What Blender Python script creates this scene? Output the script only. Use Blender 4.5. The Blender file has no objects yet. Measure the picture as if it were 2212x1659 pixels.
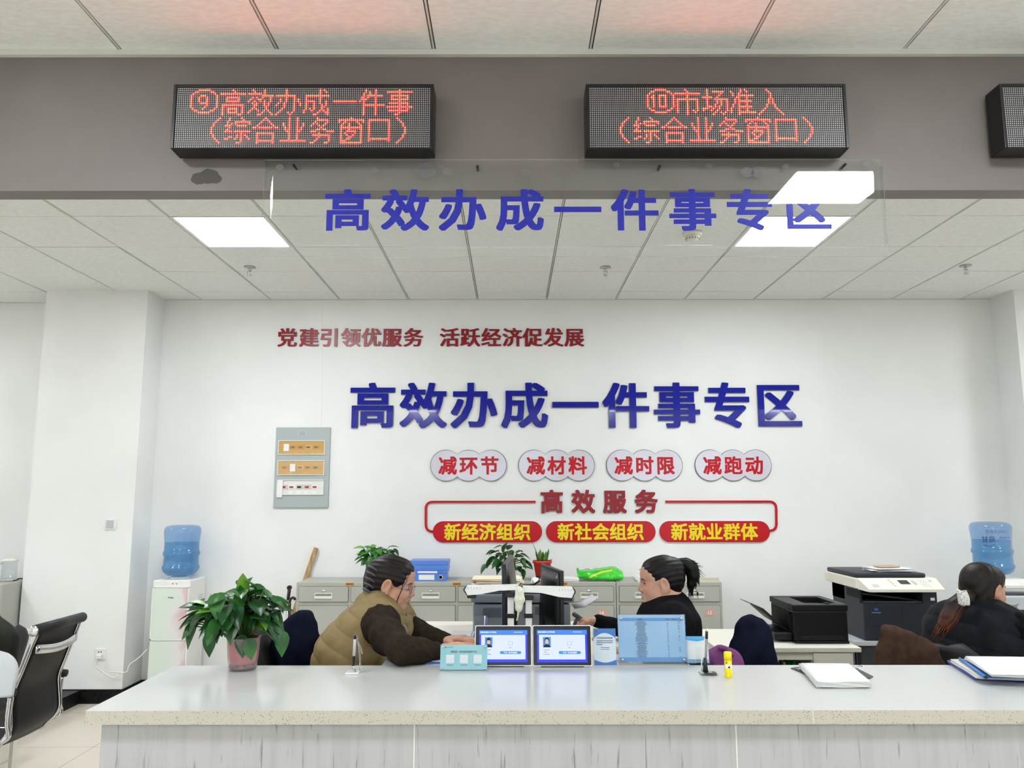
import bpy, bmesh, math, random
import numpy as np
from mathutils import Vector, Matrix, Euler, noise
import openvdb

SC = bpy.context.scene
COL = SC.collection
PI = math.pi
H = 1.585            # camera height
FPX, PITCH = 1702.2, 0.14084
CZ = H + 1.6915      # ceiling height

# ------------------------------------------------------------ camera, world, exposure
cam_data = bpy.data.cameras.new('camera')
cam_data.sensor_width = 36.0
cam_data.lens = 36.0 * FPX / 2212.0
cam_data.clip_start = 0.05
cam = bpy.data.objects.new('camera', cam_data)
COL.objects.link(cam)
cam.location = (0, 0, H)
cam.rotation_euler = (PI / 2 + PITCH, 0.0008, 0)
SC.camera = cam
world = bpy.data.worlds.new('world')
SC.world = world
world.use_nodes = True
wb = world.node_tree.nodes['Background']
wb.inputs[0].default_value = (0.86, 0.93, 1.0, 1)
wb.inputs[1].default_value = 2.6
SC.view_settings.view_transform = 'Standard'
SC.view_settings.look = 'None'
SC.view_settings.exposure = 0.0
SC.view_settings.gamma = 1.0
SC.view_settings.use_curve_mapping = False
PANEL_STRENGTH = 50.0        # ceiling light panels
LED_STRENGTH = 18.0

# ------------------------------------------------------------ helpers
_cp, _sp = math.cos(PITCH), math.sin(PITCH)
def ray(px, py):
    u = (px - 1106) / FPX; v = -(py - 829.5) / FPX
    return Vector((u, _cp - v * _sp, _sp + v * _cp))
def at(px, py, Y):
    r = ray(px, py); r = r * (Y / r.y)
    return Vector((r.x, Y, r.z + H))
def on(px, py, Z):
    r = ray(px, py); r = r * ((Z - H) / r.z)
    return Vector((r.x, r.y, Z))

def lin(c):
    c = c / 255.0
    return c / 12.92 if c <= 0.04045 else ((c + 0.055) / 1.055) ** 2.4
def rgb(r, g, b): return (lin(r), lin(g), lin(b), 1)

MATS = {}
def mat(name, col, rough=0.5, metal=0.0, spec=0.5, emit=None, estr=0.0, trans=0.0, ior=1.45, coat=0.0, alpha=1.0, sheen=0.0):
    if name in MATS: return MATS[name]
    m = bpy.data.materials.new(name); m.use_nodes = True
    b = m.node_tree.nodes['Principled BSDF']
    b.inputs['Base Color'].default_value = rgb(*col)
    b.inputs['Roughness'].default_value = rough
    b.inputs['Metallic'].default_value = metal
    b.inputs['Specular IOR Level'].default_value = spec
    b.inputs['Transmission Weight'].default_value = trans
    b.inputs['IOR'].default_value = ior
    b.inputs['Coat Weight'].default_value = coat
    b.inputs['Alpha'].default_value = alpha
    b.inputs['Sheen Weight'].default_value = sheen
    if emit:
        b.inputs['Emission Color'].default_value = rgb(*emit)
        b.inputs['Emission Strength'].default_value = estr
    MATS[name] = m
    return m
def nodes(m): return m.node_tree.nodes, m.node_tree.links, m.node_tree.nodes['Principled BSDF']
def noise_mix(m, scale, c1, c2, stretch=(1, 1, 1), lo=0.4, hi=0.6, detail=3.0, bump=0.0, bscale=None):
    n, l, b = nodes(m)
    tc = n.new('ShaderNodeTexCoord'); mp = n.new('ShaderNodeMapping'); mp.inputs['Scale'].default_value = stretch
    nz = n.new('ShaderNodeTexNoise'); nz.inputs['Scale'].default_value = scale; nz.inputs['Detail'].default_value = detail
    rp = n.new('ShaderNodeValToRGB')
    rp.color_ramp.elements[0].position = lo; rp.color_ramp.elements[0].color = rgb(*c1)
    rp.color_ramp.elements[1].position = hi; rp.color_ramp.elements[1].color = rgb(*c2)
    l.new(tc.outputs['Object'], mp.inputs['Vector']); l.new(mp.outputs[0], nz.inputs['Vector'])
    l.new(nz.outputs['Fac'], rp.inputs[0]); l.new(rp.outputs[0], b.inputs['Base Color'])
    if bump:
        bp = n.new('ShaderNodeBump'); bp.inputs['Strength'].default_value = bump; bp.inputs['Distance'].default_value = 0.01
        src = nz
        if bscale:
            src = n.new('ShaderNodeTexNoise'); src.inputs['Scale'].default_value = bscale; src.inputs['Detail'].default_value = 2
            l.new(mp.outputs[0], src.inputs['Vector'])
        l.new(src.outputs['Fac'], bp.inputs['Height']); l.new(bp.outputs[0], b.inputs['Normal'])
    return m
def sheet_glass(name, tint, refl_rough=0.0, haze=0.0, body=None):
    """thin clear plastic: see-through with a Fresnel mirror on its faces"""
    if name in MATS: return MATS[name]
    m = bpy.data.materials.new(name); m.use_nodes = True
    n, l = m.node_tree.nodes, m.node_tree.links
    n.remove(n['Principled BSDF'])
    out = [x for x in n if x.type == 'OUTPUT_MATERIAL'][0]
    t = n.new('ShaderNodeBsdfTransparent'); t.inputs[0].default_value = rgb(*tint)
    g = n.new('ShaderNodeBsdfGlossy'); g.inputs['Roughness'].default_value = refl_rough
    d = n.new('ShaderNodeBsdfDiffuse'); d.inputs[0].default_value = rgb(*body) if body else (0.8, 0.8, 0.82, 1)
    fr = n.new('ShaderNodeFresnel'); fr.inputs[0].default_value = 1.49
    mx = n.new('ShaderNodeMixShader'); m2 = n.new('ShaderNodeMixShader'); m2.inputs[0].default_value = haze
    ge = n.new('ShaderNodeNewGeometry'); inv = n.new('ShaderNodeMath'); inv.operation = 'SUBTRACT'; inv.inputs[0].default_value = 1.0; ml = n.new('ShaderNodeMath'); ml.operation = 'MULTIPLY'
    l.new(ge.outputs['Backfacing'], inv.inputs[1]); l.new(inv.outputs[0], ml.inputs[0]); l.new(fr.outputs[0], ml.inputs[1])
    l.new(ml.outputs[0], mx.inputs[0]); l.new(t.outputs[0], m2.inputs[1]); l.new(d.outputs[0], m2.inputs[2])
    l.new(m2.outputs[0], mx.inputs[1]); l.new(g.outputs[0], mx.inputs[2]); l.new(mx.outputs[0], out.inputs[0])
    MATS[name] = m
    return m

class MB:
    """collects shapes and links them as ONE mesh object"""
    def __init__(s): s.v = []; s.f = []; s.m = []; s.sm = []
    def add(s, vs, fs, mi=0, smooth=False):
        o = len(s.v); s.v += [tuple(p) for p in vs]
        for f in fs: s.f.append([i + o for i in f]); s.m.append(mi); s.sm.append(smooth)
        return s
    def addbm(s, bm, mi=0, smooth=False, M=None):
        bm.verts.ensure_lookup_table()
        if M is not None: bm.transform(M)
        for i, v in enumerate(bm.verts): v.index = i
        s.add([v.co[:] for v in bm.verts], [[v.index for v in f.verts] for f in bm.faces], mi, smooth); bm.free()
        return s
    def box(s, x0, x1, y0, y1, z0, z1, mi=0, bev=0.0, M=None, seg=2):
        bm = bmesh.new(); bmesh.ops.create_cube(bm, size=1)
        for v in bm.verts:
            v.co = Vector(((x0 + x1) / 2 + v.co.x * (x1 - x0), (y0 + y1) / 2 + v.co.y * (y1 - y0), (z0 + z1) / 2 + v.co.z * (z1 - z0)))
        if bev: bmesh.ops.bevel(bm, geom=bm.edges[:], offset=min(bev, 0.45 * min(abs(x1 - x0), abs(y1 - y0), abs(z1 - z0))), segments=seg, profile=0.5, affect='EDGES')
        return s.addbm(bm, mi, bool(bev) and seg > 2, M)
    def prism(s, pts, d, mi=0, M=None, side=None, bev=0.0):
        """polygon pts (x,z) in the plane y=0, extruded to y=d"""
        n = len(pts); A = [(p[0], 0, p[1]) for p in pts]; B = [(p[0], d, p[1]) for p in pts]
        vs = [Vector(p) for p in A + B]
        if M is not None: vs = [M @ v for v in vs]
        s.add(vs, [list(range(n)), list(range(2 * n - 1, n - 1, -1))], mi)
        s.add(vs, [[i, i + n, (i + 1) % n + n, (i + 1) % n] for i in range(n)], mi if side is None else side)
        return s
    def tube(s, pts, r, n=8, mi=0, cap=True, smooth=True, closed=False):
        pts = [Vector(p) for p in pts]; N = len(pts)
        rs = list(r) if isinstance(r, (list, tuple)) else [r] * N
        vs = []; up = None
        for i, p in enumerate(pts):
            t = (pts[(i + 1) % N] - pts[i - 1]) if closed else (pts[min(i + 1, N - 1)] - pts[max(i - 1, 0)])
            t.normalize()
            if up is None:
                up = t.orthogonal().normalized()
            else:
                up = (up - t * up.dot(t))
                up = up.normalized() if up.length > 1e-6 else t.orthogonal().normalized()
            b = t.cross(up)
            for k in range(n):
                a = 2 * PI * k / n
                vs.append(p + (up * math.cos(a) + b * math.sin(a)) * rs[i])
        fs = []
        for i in range(N if closed else N - 1):
            j = (i + 1) % N
            for k in range(n):
                fs.append([i * n + k, i * n + (k + 1) % n, j * n + (k + 1) % n, j * n + k])
        if cap and not closed:
            fs.append(list(range(n - 1, -1, -1))); fs.append([(N - 1) * n + k for k in range(n)])
        return s.add(vs, fs, mi, smooth)
    def cyl(s, p0, p1, r, n=20, mi=0, r1=None): return s.tube([p0, p1], [r, r if r1 is None else r1], n, mi)
    def lathe(s, prof, c=(0, 0, 0), n=28, mi=0, smooth=True, axis=None):
        """profile of (radius, height) turned about the z axis at c"""
        vs = []; fs = []; c = Vector(c); m = len(prof)
        for r, z in prof:
            for k in range(n):
                a = 2 * PI * k / n
                v = Vector((r * math.cos(a), r * math.sin(a), z))
                if axis is not None: v = axis @ v
                vs.append(c + v)
        for i in range(m - 1):
            for k in range(n):
                fs.append([i * n + k, i * n + (k + 1) % n, (i + 1) * n + (k + 1) % n, (i + 1) * n + k])
        if prof[0][0] > 1e-5: fs.append(list(range(n - 1, -1, -1)))
        if prof[-1][0] > 1e-5: fs.append([(m - 1) * n + k for k in range(n)])
        return s.add(vs, fs, mi, smooth)
    def ball(s, c, r, mi=0, M=None, u=16, v=10):
        bm = bmesh.new(); bmesh.ops.create_uvsphere(bm, u_segments=u, v_segments=v, radius=1)
        r = r if isinstance(r, (tuple, list)) else (r, r, r)
        T = Matrix.Translation(c) @ (M if M is not None else Matrix.Identity(4)) @ Matrix.Diagonal((*r, 1))
        return s.addbm(bm, mi, True, T)
    def sheet(s, rows, th, mi=0, smooth=True, rim_mi=None):
        """grid of points thickened along its normals"""
        R, C = len(rows), len(rows[0]); P = [[Vector(p) for p in r] for r in rows]
        nr = []
        for i in range(R):
            for j in range(C):
                du = P[min(i + 1, R - 1)][j] - P[max(i - 1, 0)][j]; dv = P[i][min(j + 1, C - 1)] - P[i][max(j - 1, 0)]
                q = du.cross(dv); nr.append(q.normalized() if q.length > 1e-9 else Vector((0, 0, 1)))
        top = [P[i][j] + nr[i * C + j] * th / 2 for i in range(R) for j in range(C)]
        bot = [P[i][j] - nr[i * C + j] * th / 2 for i in range(R) for j in range(C)]
        n = R * C; fs = []; rf = []
        for i in range(R - 1):
            for j in range(C - 1):
                a, b, c, d = i * C + j, i * C + j + 1, (i + 1) * C + j + 1, (i + 1) * C + j
                fs.append([a, d, c, b]); fs.append([a + n, b + n, c + n, d + n])
        rim = [j for j in range(C)] + [i * C + C - 1 for i in range(1, R)] + [(R - 1) * C + j for j in range(C - 2, -1, -1)] + [i * C for i in range(R - 2, 0, -1)]
        for k in range(len(rim)):
            a, b = rim[k], rim[(k + 1) % len(rim)]
            (fs if rim_mi is None else rf).append([a, b, b + n, a + n])
        s.add(top + bot, fs, mi, smooth)
        if rf:
            s.f += [[i + len(s.v) - 2 * n for i in f] for f in rf]; s.m += [rim_mi] * len(rf); s.sm += [False] * len(rf)
        return s
    def build(s, name, mats, parent=None, loc=None):
        """shapes are given in world metres; the origin goes to the parent's, or to loc"""
        me = bpy.data.meshes.new(name)
        off = world_loc(parent) if parent is not None else (Vector(loc) if loc is not None else Vector((0, 0, 0)))
        me.from_pydata([tuple(Vector(p) - off) for p in s.v], [], s.f)
        for m in (mats if isinstance(mats, (list, tuple)) else [mats]): me.materials.append(m)
        me.polygons.foreach_set('material_index', s.m); me.polygons.foreach_set('use_smooth', s.sm)
        me.update()
        o = bpy.data.objects.new(name, me); COL.objects.link(o)
        if parent is not None: o.parent = parent
        else: o.location = off
        return o

def world_loc(o):
    p = Vector(o.location)
    while o.parent is not None:
        o = o.parent; p = p + Vector(o.location)
    return p
def tag(o, label, cat, group=None):
    o['label'] = label; o['category'] = cat
    if group: o['group'] = group
    return o
def thing(name, label, cat, loc=(0, 0, 0), group=None, rot=None):
    o = bpy.data.objects.new(name, None); COL.objects.link(o); o.location = loc
    o.empty_display_size = 0.05
    if rot is not None: o.rotation_euler = rot
    return tag(o, label, cat, group)
def structure(o): o['kind'] = 'structure'; return o
def copy_tree(o, parent=None):
    c = o.copy(); COL.objects.link(c)
    if parent is not None: c.parent = parent
    for ch in list(o.children): copy_tree(ch, c)
    return c

def text_mesh(body, size, bold=0.0, depth=0.0, align='CENTER', spacing=1.0):
    """verts, front faces, side faces of a line of text in the x-z plane, front towards -y; bold (one number, or one
    across and one upright) fattens the strokes by merging shifted copies"""
    c = bpy.data.curves.new('lettering', 'FONT'); c.body = body; c.size = size
    c.extrude = 0; c.align_x = align; c.space_character = spacing; c.resolution_u = 3
    c.offset = -.004 * size if '跑' in body else 0
    o = bpy.data.objects.new('lettering', c); COL.objects.link(o)
    dg = bpy.context.evaluated_depsgraph_get()
    me = bpy.data.meshes.new_from_object(o.evaluated_get(dg))
    v0 = [Vector((v.co.x, 0, v.co.y)) for v in me.vertices]; f0 = [list(p.vertices) for p in me.polygons]
    bpy.data.objects.remove(o); bpy.data.curves.remove(c); bpy.data.meshes.remove(me)
    bx, bz = bold if isinstance(bold, (tuple, list)) else (bold, bold)
    vs, fs = [], []
    if not (bx or bz): sh = [(0, 0)]
    elif size < .05: sh = [(-1, -1), (1, -1), (-1, 1), (1, 1)]
    else: sh = [(-1, -1), (1, -1), (-1, 1), (1, 1), (0, -1), (0, 1), (-1, 0), (1, 0), (-.5, -1), (.5, -1), (-.5, 1), (.5, 1), (-1, -.5), (-1, .5), (1, -.5), (1, .5)]
    sp = max(.0007 * size, .00008)
    for i, j in sh:
        k = len(vs)
        yk = -(len(vs) // max(len(v0), 1)) * sp
        vs += [Vector((v.x + i * bx * size, yk, v.z + j * bz * size)) for v in v0]; fs += [[q + k for q in f] for f in f0]
    if depth:
        bm = bmesh.new()
        V = [bm.verts.new(v) for v in vs]
        for f in fs:
            try: bm.faces.new([V[i] for i in f])
            except ValueError: pass
        bmesh.ops.remove_doubles(bm, verts=bm.verts[:], dist=size * 1e-4)
        bmesh.ops.recalc_face_normals(bm, faces=bm.faces[:])
        g = bmesh.ops.extrude_face_region(bm, geom=bm.faces[:])
        for e in g['geom']:
            if isinstance(e, bmesh.types.BMVert): e.co.y += depth
        bm.normal_update()
        bm.verts.ensure_lookup_table()
        for i, v in enumerate(bm.verts): v.index = i
        fr, sd = [], []
        for f in bm.faces:
            ys = [v.co.y for v in f.verts]
            (fr if abs(f.normal.y) > .7 else sd).append([v.index for v in f.verts])
        vs = [v.co.copy() for v in bm.verts]; bm.free()
        return vs, fr, sd
    return vs, fs, []
def put_text(mb, body, cx, cz, y, w=None, h=None, size=0.1, bold=0.0, depth=0.0, mi=0, side=None, M=None, spacing=1.0):
    """line of text centred at (cx, cz) on the plane y; scaled so that its box is w wide and/or h high when given"""
    vs, fr, sd = text_mesh(body, size, bold, depth, spacing=spacing)
    if not vs: return
    xs = [v.x for v in vs]; zs = [v.z for v in vs]
    mx, mz = (min(xs) + max(xs)) / 2, (min(zs) + max(zs)) / 2
    sx = w / (max(xs) - min(xs)) if w else None; sz = h / (max(zs) - min(zs)) if h else None
    if sx is None: sx = sz if sz else 1
    if sz is None: sz = sx
    out = [Vector(((v.x - mx) * sx + cx, y + v.y, (v.z - mz) * sz + cz)) for v in vs]
    if M is not None: out = [M @ v for v in out]
    mb.add(out, fr, mi)
    if sd: mb.add(out, sd, mi if side is None else side)

# ---- smooth blended solids (signed distance fields polygonised with openvdb)
def cap(a, b, ra, rb=None, k=0.02): return ('c', Vector(a), Vector(b), ra, ra if rb is None else rb, k)
def ell(c, r, k=0.02, M=None): return ('e', Vector(c), Vector(r), M, None, k)
def cut(p): return ('-',) + (p,)
def chain(pts, rs, k=0.02): return [cap(pts[i], pts[i + 1], rs[i], rs[i + 1], k) for i in range(len(pts) - 1)]
def xf(prims, M):
    """moves a list of solids by the rigid matrix M"""
    out = []; R = M.to_3x3()
    for p in prims:
        if p[0] == '-': out.append(('-', xf([p[1]], M)[0]))
        elif p[0] == 'c': out.append(('c', M @ p[1], M @ p[2]) + p[3:])
        else:
            r0 = p[3].to_3x3() if p[3] is not None else Matrix.Identity(3)
            out.append(('e', M @ p[1], p[2], R @ r0, None, p[5]))
    return out
def solid(prims, vox, wrinkle=None):
    def bb(p):
        if p[0] == '-': return bb(p[1])
        if p[0] == 'c':
            r = max(p[3], p[4]); return [min(p[1][i], p[2][i]) - r for i in range(3)], [max(p[1][i], p[2][i]) + r for i in range(3)]
        r = max(p[2]); return [p[1][i] - r for i in range(3)], [p[1][i] + r for i in range(3)]
    lo = np.min([bb(p)[0] for p in prims if p[0] != '-'], axis=0) - 3 * vox - 0.01
    hi = np.max([bb(p)[1] for p in prims if p[0] != '-'], axis=0) + 3 * vox + 0.01
    n = np.ceil((hi - lo) / vox).astype(int) + 1
    D = np.full(n, 0.08, dtype=np.float32)
    for p in prims:
        neg = p[0] == '-'; q = p[1] if neg else p; k = q[5]
        b0, b1 = bb(q); pad = k * 1.2 + 4 * vox + 0.012
        i0 = np.clip(np.floor((np.array(b0) - pad - lo) / vox).astype(int), 0, n); i1 = np.clip(np.ceil((np.array(b1) + pad - lo) / vox).astype(int) + 1, 0, n)
        if (i1 <= i0).any(): continue
        ax = [lo[j] + vox * np.arange(i0[j], i1[j]) for j in range(3)]
        X, Y, Z = np.meshgrid(*ax, indexing='ij')
        if q[0] == 'c':
            a, b = np.array(q[1]), np.array(q[2]); d = b - a; L = max(float(d @ d), 1e-12)
            t = np.clip(((X - a[0]) * d[0] + (Y - a[1]) * d[1] + (Z - a[2]) * d[2]) / L, 0, 1)
            dist = np.sqrt((X - a[0] - t * d[0]) ** 2 + (Y - a[1] - t * d[1]) ** 2 + (Z - a[2] - t * d[2]) ** 2) - (q[3] + t * (q[4] - q[3]))
        else:
            c, r = np.array(q[1]), np.array(q[2])
            P = [X - c[0], Y - c[1], Z - c[2]]
            if q[3] is not None:
                R = np.array(q[3].to_3x3()); P = [R[0, j] * P[0] + R[1, j] * P[1] + R[2, j] * P[2] for j in range(3)]
            k0 = np.sqrt(sum((P[j] / r[j]) ** 2 for j in range(3))); k1 = np.sqrt(sum((P[j] / r[j] ** 2) ** 2 for j in range(3)))
            dist = np.where(k1 > 1e-9, k0 * (k0 - 1) / np.maximum(k1, 1e-9), -min(r))
        sl = tuple(slice(i0[j], i1[j]) for j in range(3)); cur = D[sl]
        if neg:
            h = np.maximum(k - np.abs(-dist - cur), 0) / k
            D[sl] = np.maximum(cur, -dist) + h * h * k * 0.25
        else:
            h = np.maximum(k - np.abs(cur - dist), 0) / k
            D[sl] = np.minimum(cur, dist) - h * h * k * 0.25
    if wrinkle is not None:
        ax = [lo[j] + vox * np.arange(n[j]) for j in range(3)]
        X, Y, Z = np.meshgrid(*ax, indexing='ij')
        D = D + wrinkle(X, Y, Z).astype(np.float32)
    g = openvdb.FloatGrid(0.08); g.copyFromArray(D.astype(np.float32))
    pts, tri, quad = g.convertToPolygons(0.0, 0.0)
    pts = np.asarray(pts) * vox + lo
    fs = [[int(i) for i in f[::-1]] for f in quad] + [[int(i) for i in f[::-1]] for f in tri]
    return pts, fs
def solid_obj(name, prims, vox, mats, parent=None, wrinkle=None, matfn=None, loc=None):
    pts, fs = solid(prims, vox, wrinkle)
    mb = MB(); mb.add([tuple(p) for p in pts], fs, 0, True)
    if matfn is not None:
        P = np.asarray(pts)
        mb.m = [int(matfn(P[f[0]])) for f in fs]
    o = mb.build(name, mats, parent, loc)
    me = o.data
    me.update()
    # outward faces
    cen = Vector([float(q) for q in np.mean(np.asarray(pts), axis=0)]) - (o.location if parent is None else world_loc(parent))
    if sum(p.normal.dot(p.center - cen) * p.area for p in list(me.polygons)[::7]) < 0: me.flip_normals()
    return o

# ------------------------------------------------------------ materials
M_wall = noise_mix(mat('wall_paint', (233, 234, 232), 0.75, spec=0.25), 1.6, (232, 233, 231), (236, 237, 235))
M_tile = noise_mix(mat('ceiling_board', (231, 233, 230), 0.85, spec=0.2), 26, (227, 229, 225), (234, 236, 233), (1, 2.6, 1), bump=0.04)
M_gap = mat('dark_gap', (38, 38, 36), 0.9)
M_tbar = mat('ceiling_rail', (205, 206, 200), 0.5)
M_beam = noise_mix(mat('grey_paint', (115, 109, 105), 0.55), 2.0, (113, 107, 103), (119, 113, 109))
M_floor = mat('floor_tile', (214, 205, 190), 0.16, spec=0.5)
M_black_stone = noise_mix(mat('black_stone', (16, 16, 18), 0.4, spec=.2), 40, (12, 12, 14), (26, 26, 29))
M_light = mat('light_diffuser', (255, 255, 255), 0.5, emit=(247, 251, 255), estr=PANEL_STRENGTH)
M_white = mat('white_plastic', (232, 232, 228), 0.35)
M_white_metal = mat('white_metal', (226, 226, 222), 0.35)
M_offwhite = mat('off_white_board', (222, 219, 206), 0.45)
M_chrome = mat('chrome', (215, 215, 218), 0.12, metal=1.0)
M_steel = mat('brushed_steel', (178, 178, 176), 0.3, metal=1.0)
M_black = mat('black_plastic', (22, 22, 25), 0.35)
M_black_soft = mat('black_rubber', (20, 20, 22), 0.6)
M_dark = mat('dark_grey_plastic', (62, 66, 72), 0.45)
M_grey = mat('grey_plastic', (112, 117, 123), 0.45)
M_lgrey = mat('light_grey_plastic', (186, 190, 194), 0.4)
M_cab = noise_mix(mat('cabinet_enamel', (172, 173, 163), 0.42), 3, (170, 171, 161), (175, 176, 167))
M_cab_dark = mat('cabinet_joint', (70, 71, 66), 0.7)
M_red = mat('red_acrylic', (190, 20, 32), 0.2, spec=.3)
M_dred = mat('dark_red_acrylic', (148, 26, 36), 0.3, spec=.4)
M_blue = mat('blue_acrylic', (30, 36, 150), 0.1, coat=0.4)
M_blue_vinyl = mat('blue_vinyl', (6, 22, 168), 0.35, spec=.2)
M_yellow = mat('yellow_vinyl', (240, 216, 20), 0.3)
M_ink = mat('black_ink', (30, 31, 36), 0.6)
M_greyink = mat('grey_ink', (96, 104, 116), 0.6)
M_paper = mat('paper', (236, 236, 234), 0.8, spec=0.2)
M_paper2 = mat('paper_edge', (214, 213, 208), 0.85, spec=0.2)
M_cream = mat('cream_paper', (222, 214, 180), 0.8)
M_acr = sheet_glass('clear_acrylic', (253, 254, 254), haze=0.006)
M_acr_edge = mat('acrylic_edge', (226, 230, 232), 0.3, alpha=.55)
M_acr2 = sheet_glass('clear_acrylic_small', (246, 248, 249))
M_skin = noise_mix(mat('skin', (196, 150, 126), 0.5, spec=0.3), 14, (190, 142, 118), (202, 158, 134))
M_lip = mat('lip_skin', (172, 94, 88), 0.45)
M_hair = mat('black_hair', (11, 9, 9), 0.5, spec=0.3)
M_hairb = mat('dark_brown_hair', (24, 16, 13), 0.5, spec=0.3)
M_hairbr = mat('brown_hair_ends', (74, 38, 24), 0.5, spec=0.3)
M_hairg = mat('hair_fading_to_brown', (24, 16, 13), 0.5, spec=0.3)
for m in (M_hair, M_hairb, M_hairbr, M_hairg):
    n, l, b = nodes(m)
    tc = n.new('ShaderNodeTexCoord'); mp = n.new('ShaderNodeMapping'); mp.inputs['Scale'].default_value = (2.5, 30, 30)
    nz = n.new('ShaderNodeTexNoise'); nz.inputs['Scale'].default_value = 5; nz.inputs['Detail'].default_value = 3
    bp = n.new('ShaderNodeBump'); bp.inputs['Strength'].default_value = 0.35; bp.inputs['Distance'].default_value = 0.003
    l.new(tc.outputs['Object'], mp.inputs['Vector']); l.new(mp.outputs[0], nz.inputs['Vector']); l.new(nz.outputs['Fac'], bp.inputs['Height']); l.new(bp.outputs[0], b.inputs['Normal'])
def cloth(name, c1, c2, scale=9, bump=0.35, rough=0.9, sheen=0.0):
    return noise_mix(mat(name, c1, rough, spec=0.08, sheen=sheen), scale, c1, c2, bump=bump, bscale=18)
M_khaki = cloth('khaki_quilt', (130, 112, 76), (142, 124, 88), rough=0.55, sheen=0.0)
M_sweater = cloth('dark_brown_knit', (41, 34, 27), (48, 40, 32), 40)
M_blackknit = cloth('black_knit', (15, 15, 18), (22, 22, 25), 40)
M_blackpuffer = cloth('black_quilt', (24, 27, 31), (31, 34, 39), rough=0.55, sheen=0.0)
M_navy = cloth('navy_cloth', (18, 21, 38), (25, 28, 46))
M_browncoat = cloth('brown_wool', (62, 46, 38), (74, 55, 46), 20)
M_purple = cloth('purple_quilt', (112, 62, 108), (128, 76, 124))
M_trousers = cloth('black_trousers', (20, 20, 24), (27, 27, 31))
M_olive = cloth('dark_olive_quilt', (32, 33, 28), (42, 43, 37), rough=0.6)
# ------------------------------------------------------------ the room
YW, YW2, YP = 6.69, 6.79, 6.37        # back wall, back wall beyond the left pillar, pillar faces
XL, XR, YF = -7.2, 7.2, -5.2          # side walls and the hall's front wall
GX, GY = -2.098, 4.6215               # ceiling grid origin
b = MB(); b.box(XL - .1, XR + .1, YF - .1, YW2 + .2, -0.1, 0)
structure(b.build('floor', M_floor))
n, l, bs = nodes(M_floor)
geo = n.new('ShaderNodeNewGeometry'); br = n.new('ShaderNodeTexBrick'); mp = n.new('ShaderNodeMapping')
mp.inputs['Location'].default_value = (0.27, 0.30, 0)
br.offset = 0; br.inputs['Scale'].default_value = 1; br.inputs['Mortar Size'].default_value = 0.0022; br.inputs['Brick Width'].default_value = 0.8; br.inputs['Row Height'].default_value = 0.8
br.inputs['Color1'].default_value = rgb(216, 207, 192); br.inputs['Color2'].default_value = rgb(210, 201, 186); br.inputs['Mortar'].default_value = rgb(140, 132, 120)
l.new(geo.outputs['Position'], mp.inputs[0]); l.new(mp.outputs[0], br.inputs['Vector']); l.new(br.outputs['Color'], bs.inputs['Base Color'])

b = MB(); b.box(-3.03, 4.165, YW, YW + .3, 0, CZ + .1); structure(b.build('wall_back', M_wall))
b = MB(); b.box(XL, -3.84, YW2, YW2 + .2, 0, CZ + .1); structure(b.build('wall_back_left', M_wall))
b = MB(); b.box(4.9, XR, YW2, YW2 + .2, 0, CZ + .1); structure(b.build('wall_back_right', M_wall))
b = MB(); b.box(-3.86, -3.02, YP, YW2 + .2, 0, CZ + .1); structure(b.build('pillar_left', M_wall))
b = MB(); b.box(4.165, 4.95, YP, YW2 + .2, 0, CZ + .1); structure(b.build('pillar_right', M_wall))
b = MB(); b.box(XL - .2, XL, YF, YW2 + .2, 0, CZ + .1); structure(b.build('wall_left', M_wall))
b = MB(); b.box(XR, XR + .2, YF, YW2 + .2, 0, CZ + .1); structure(b.build('wall_right', M_wall))
# the hall's front wall behind the viewer, with two tall windows
WINX = [(-5.6, -3.0), (-1.6, 1.0), (2.4, 5.0)]
b = MB(); xs = [XL] + [x for w in WINX for x in w] + [XR]
for i in range(0, len(xs), 2): b.box(xs[i], xs[i + 1], YF - .2, YF, 0, CZ + .1)
for w in WINX:
    b.box(w[0], w[1], YF - .2, YF, 2.7, CZ + .1); b.box(w[0], w[1], YF - .2, YF, 0, 0.35)
structure(b.build('wall_front', M_wall))
for i, w in enumerate(WINX):
    b = MB()
    for x in (w[0] + .03, (w[0] + w[1]) / 2, w[1] - .03): b.box(x - .03, x + .03, YF - .14, YF - .08, .35, 2.7)
    for z in (.38, 1.9, 2.67): b.box(w[0], w[1], YF - .14, YF - .08, z - .03, z + .03)
    structure(b.build('window_%d' % (i + 1), M_white_metal))
# baseboards of polished black stone
b = MB(); b.box(-3.875, -3.005, YP - .015, YP, 0, .105); structure(b.build('baseboard_left', M_black_stone))
b = MB(); b.box(-3.02, -3.005, YP, YW, 0, .105); b.box(-3.005, 4.15, YW - .015, YW, 0, .105); structure(b.build('baseboard_back', M_black_stone))
b = MB(); b.box(4.15, 4.95, YP - .015, YP, 0, .105); b.box(4.15, 4.165, YP, YW, 0, .105); structure(b.build('baseboard_right', M_black_stone))
b = MB(); b.box(XL, -3.875, YW2 - .015, YW2, 0, .105); structure(b.build('baseboard_back_left', M_black_stone))
# low black stone kerb that runs from the pillar towards the hall
q = on(172, 1519, 0)
b = MB(); b.box(q.x - .5, q.x, 4.9, YP - .015, 0, .1); structure(b.build('trim_1', M_black_stone))
# pale raised plinth at the left
q0, q1 = on(35, 1633, 0), on(0, 1650, 0)
b = MB(); b.box(q0.x - 1.4, q0.x, q0.y - .9, q0.y, 0, .13, bev=.006); b.box(q0.x - 1.4, q0.x + .012, q0.y - .9, q0.y + .01, .13, .155, bev=.004)
structure(b.build('trim_2', M_offwhite))
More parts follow.
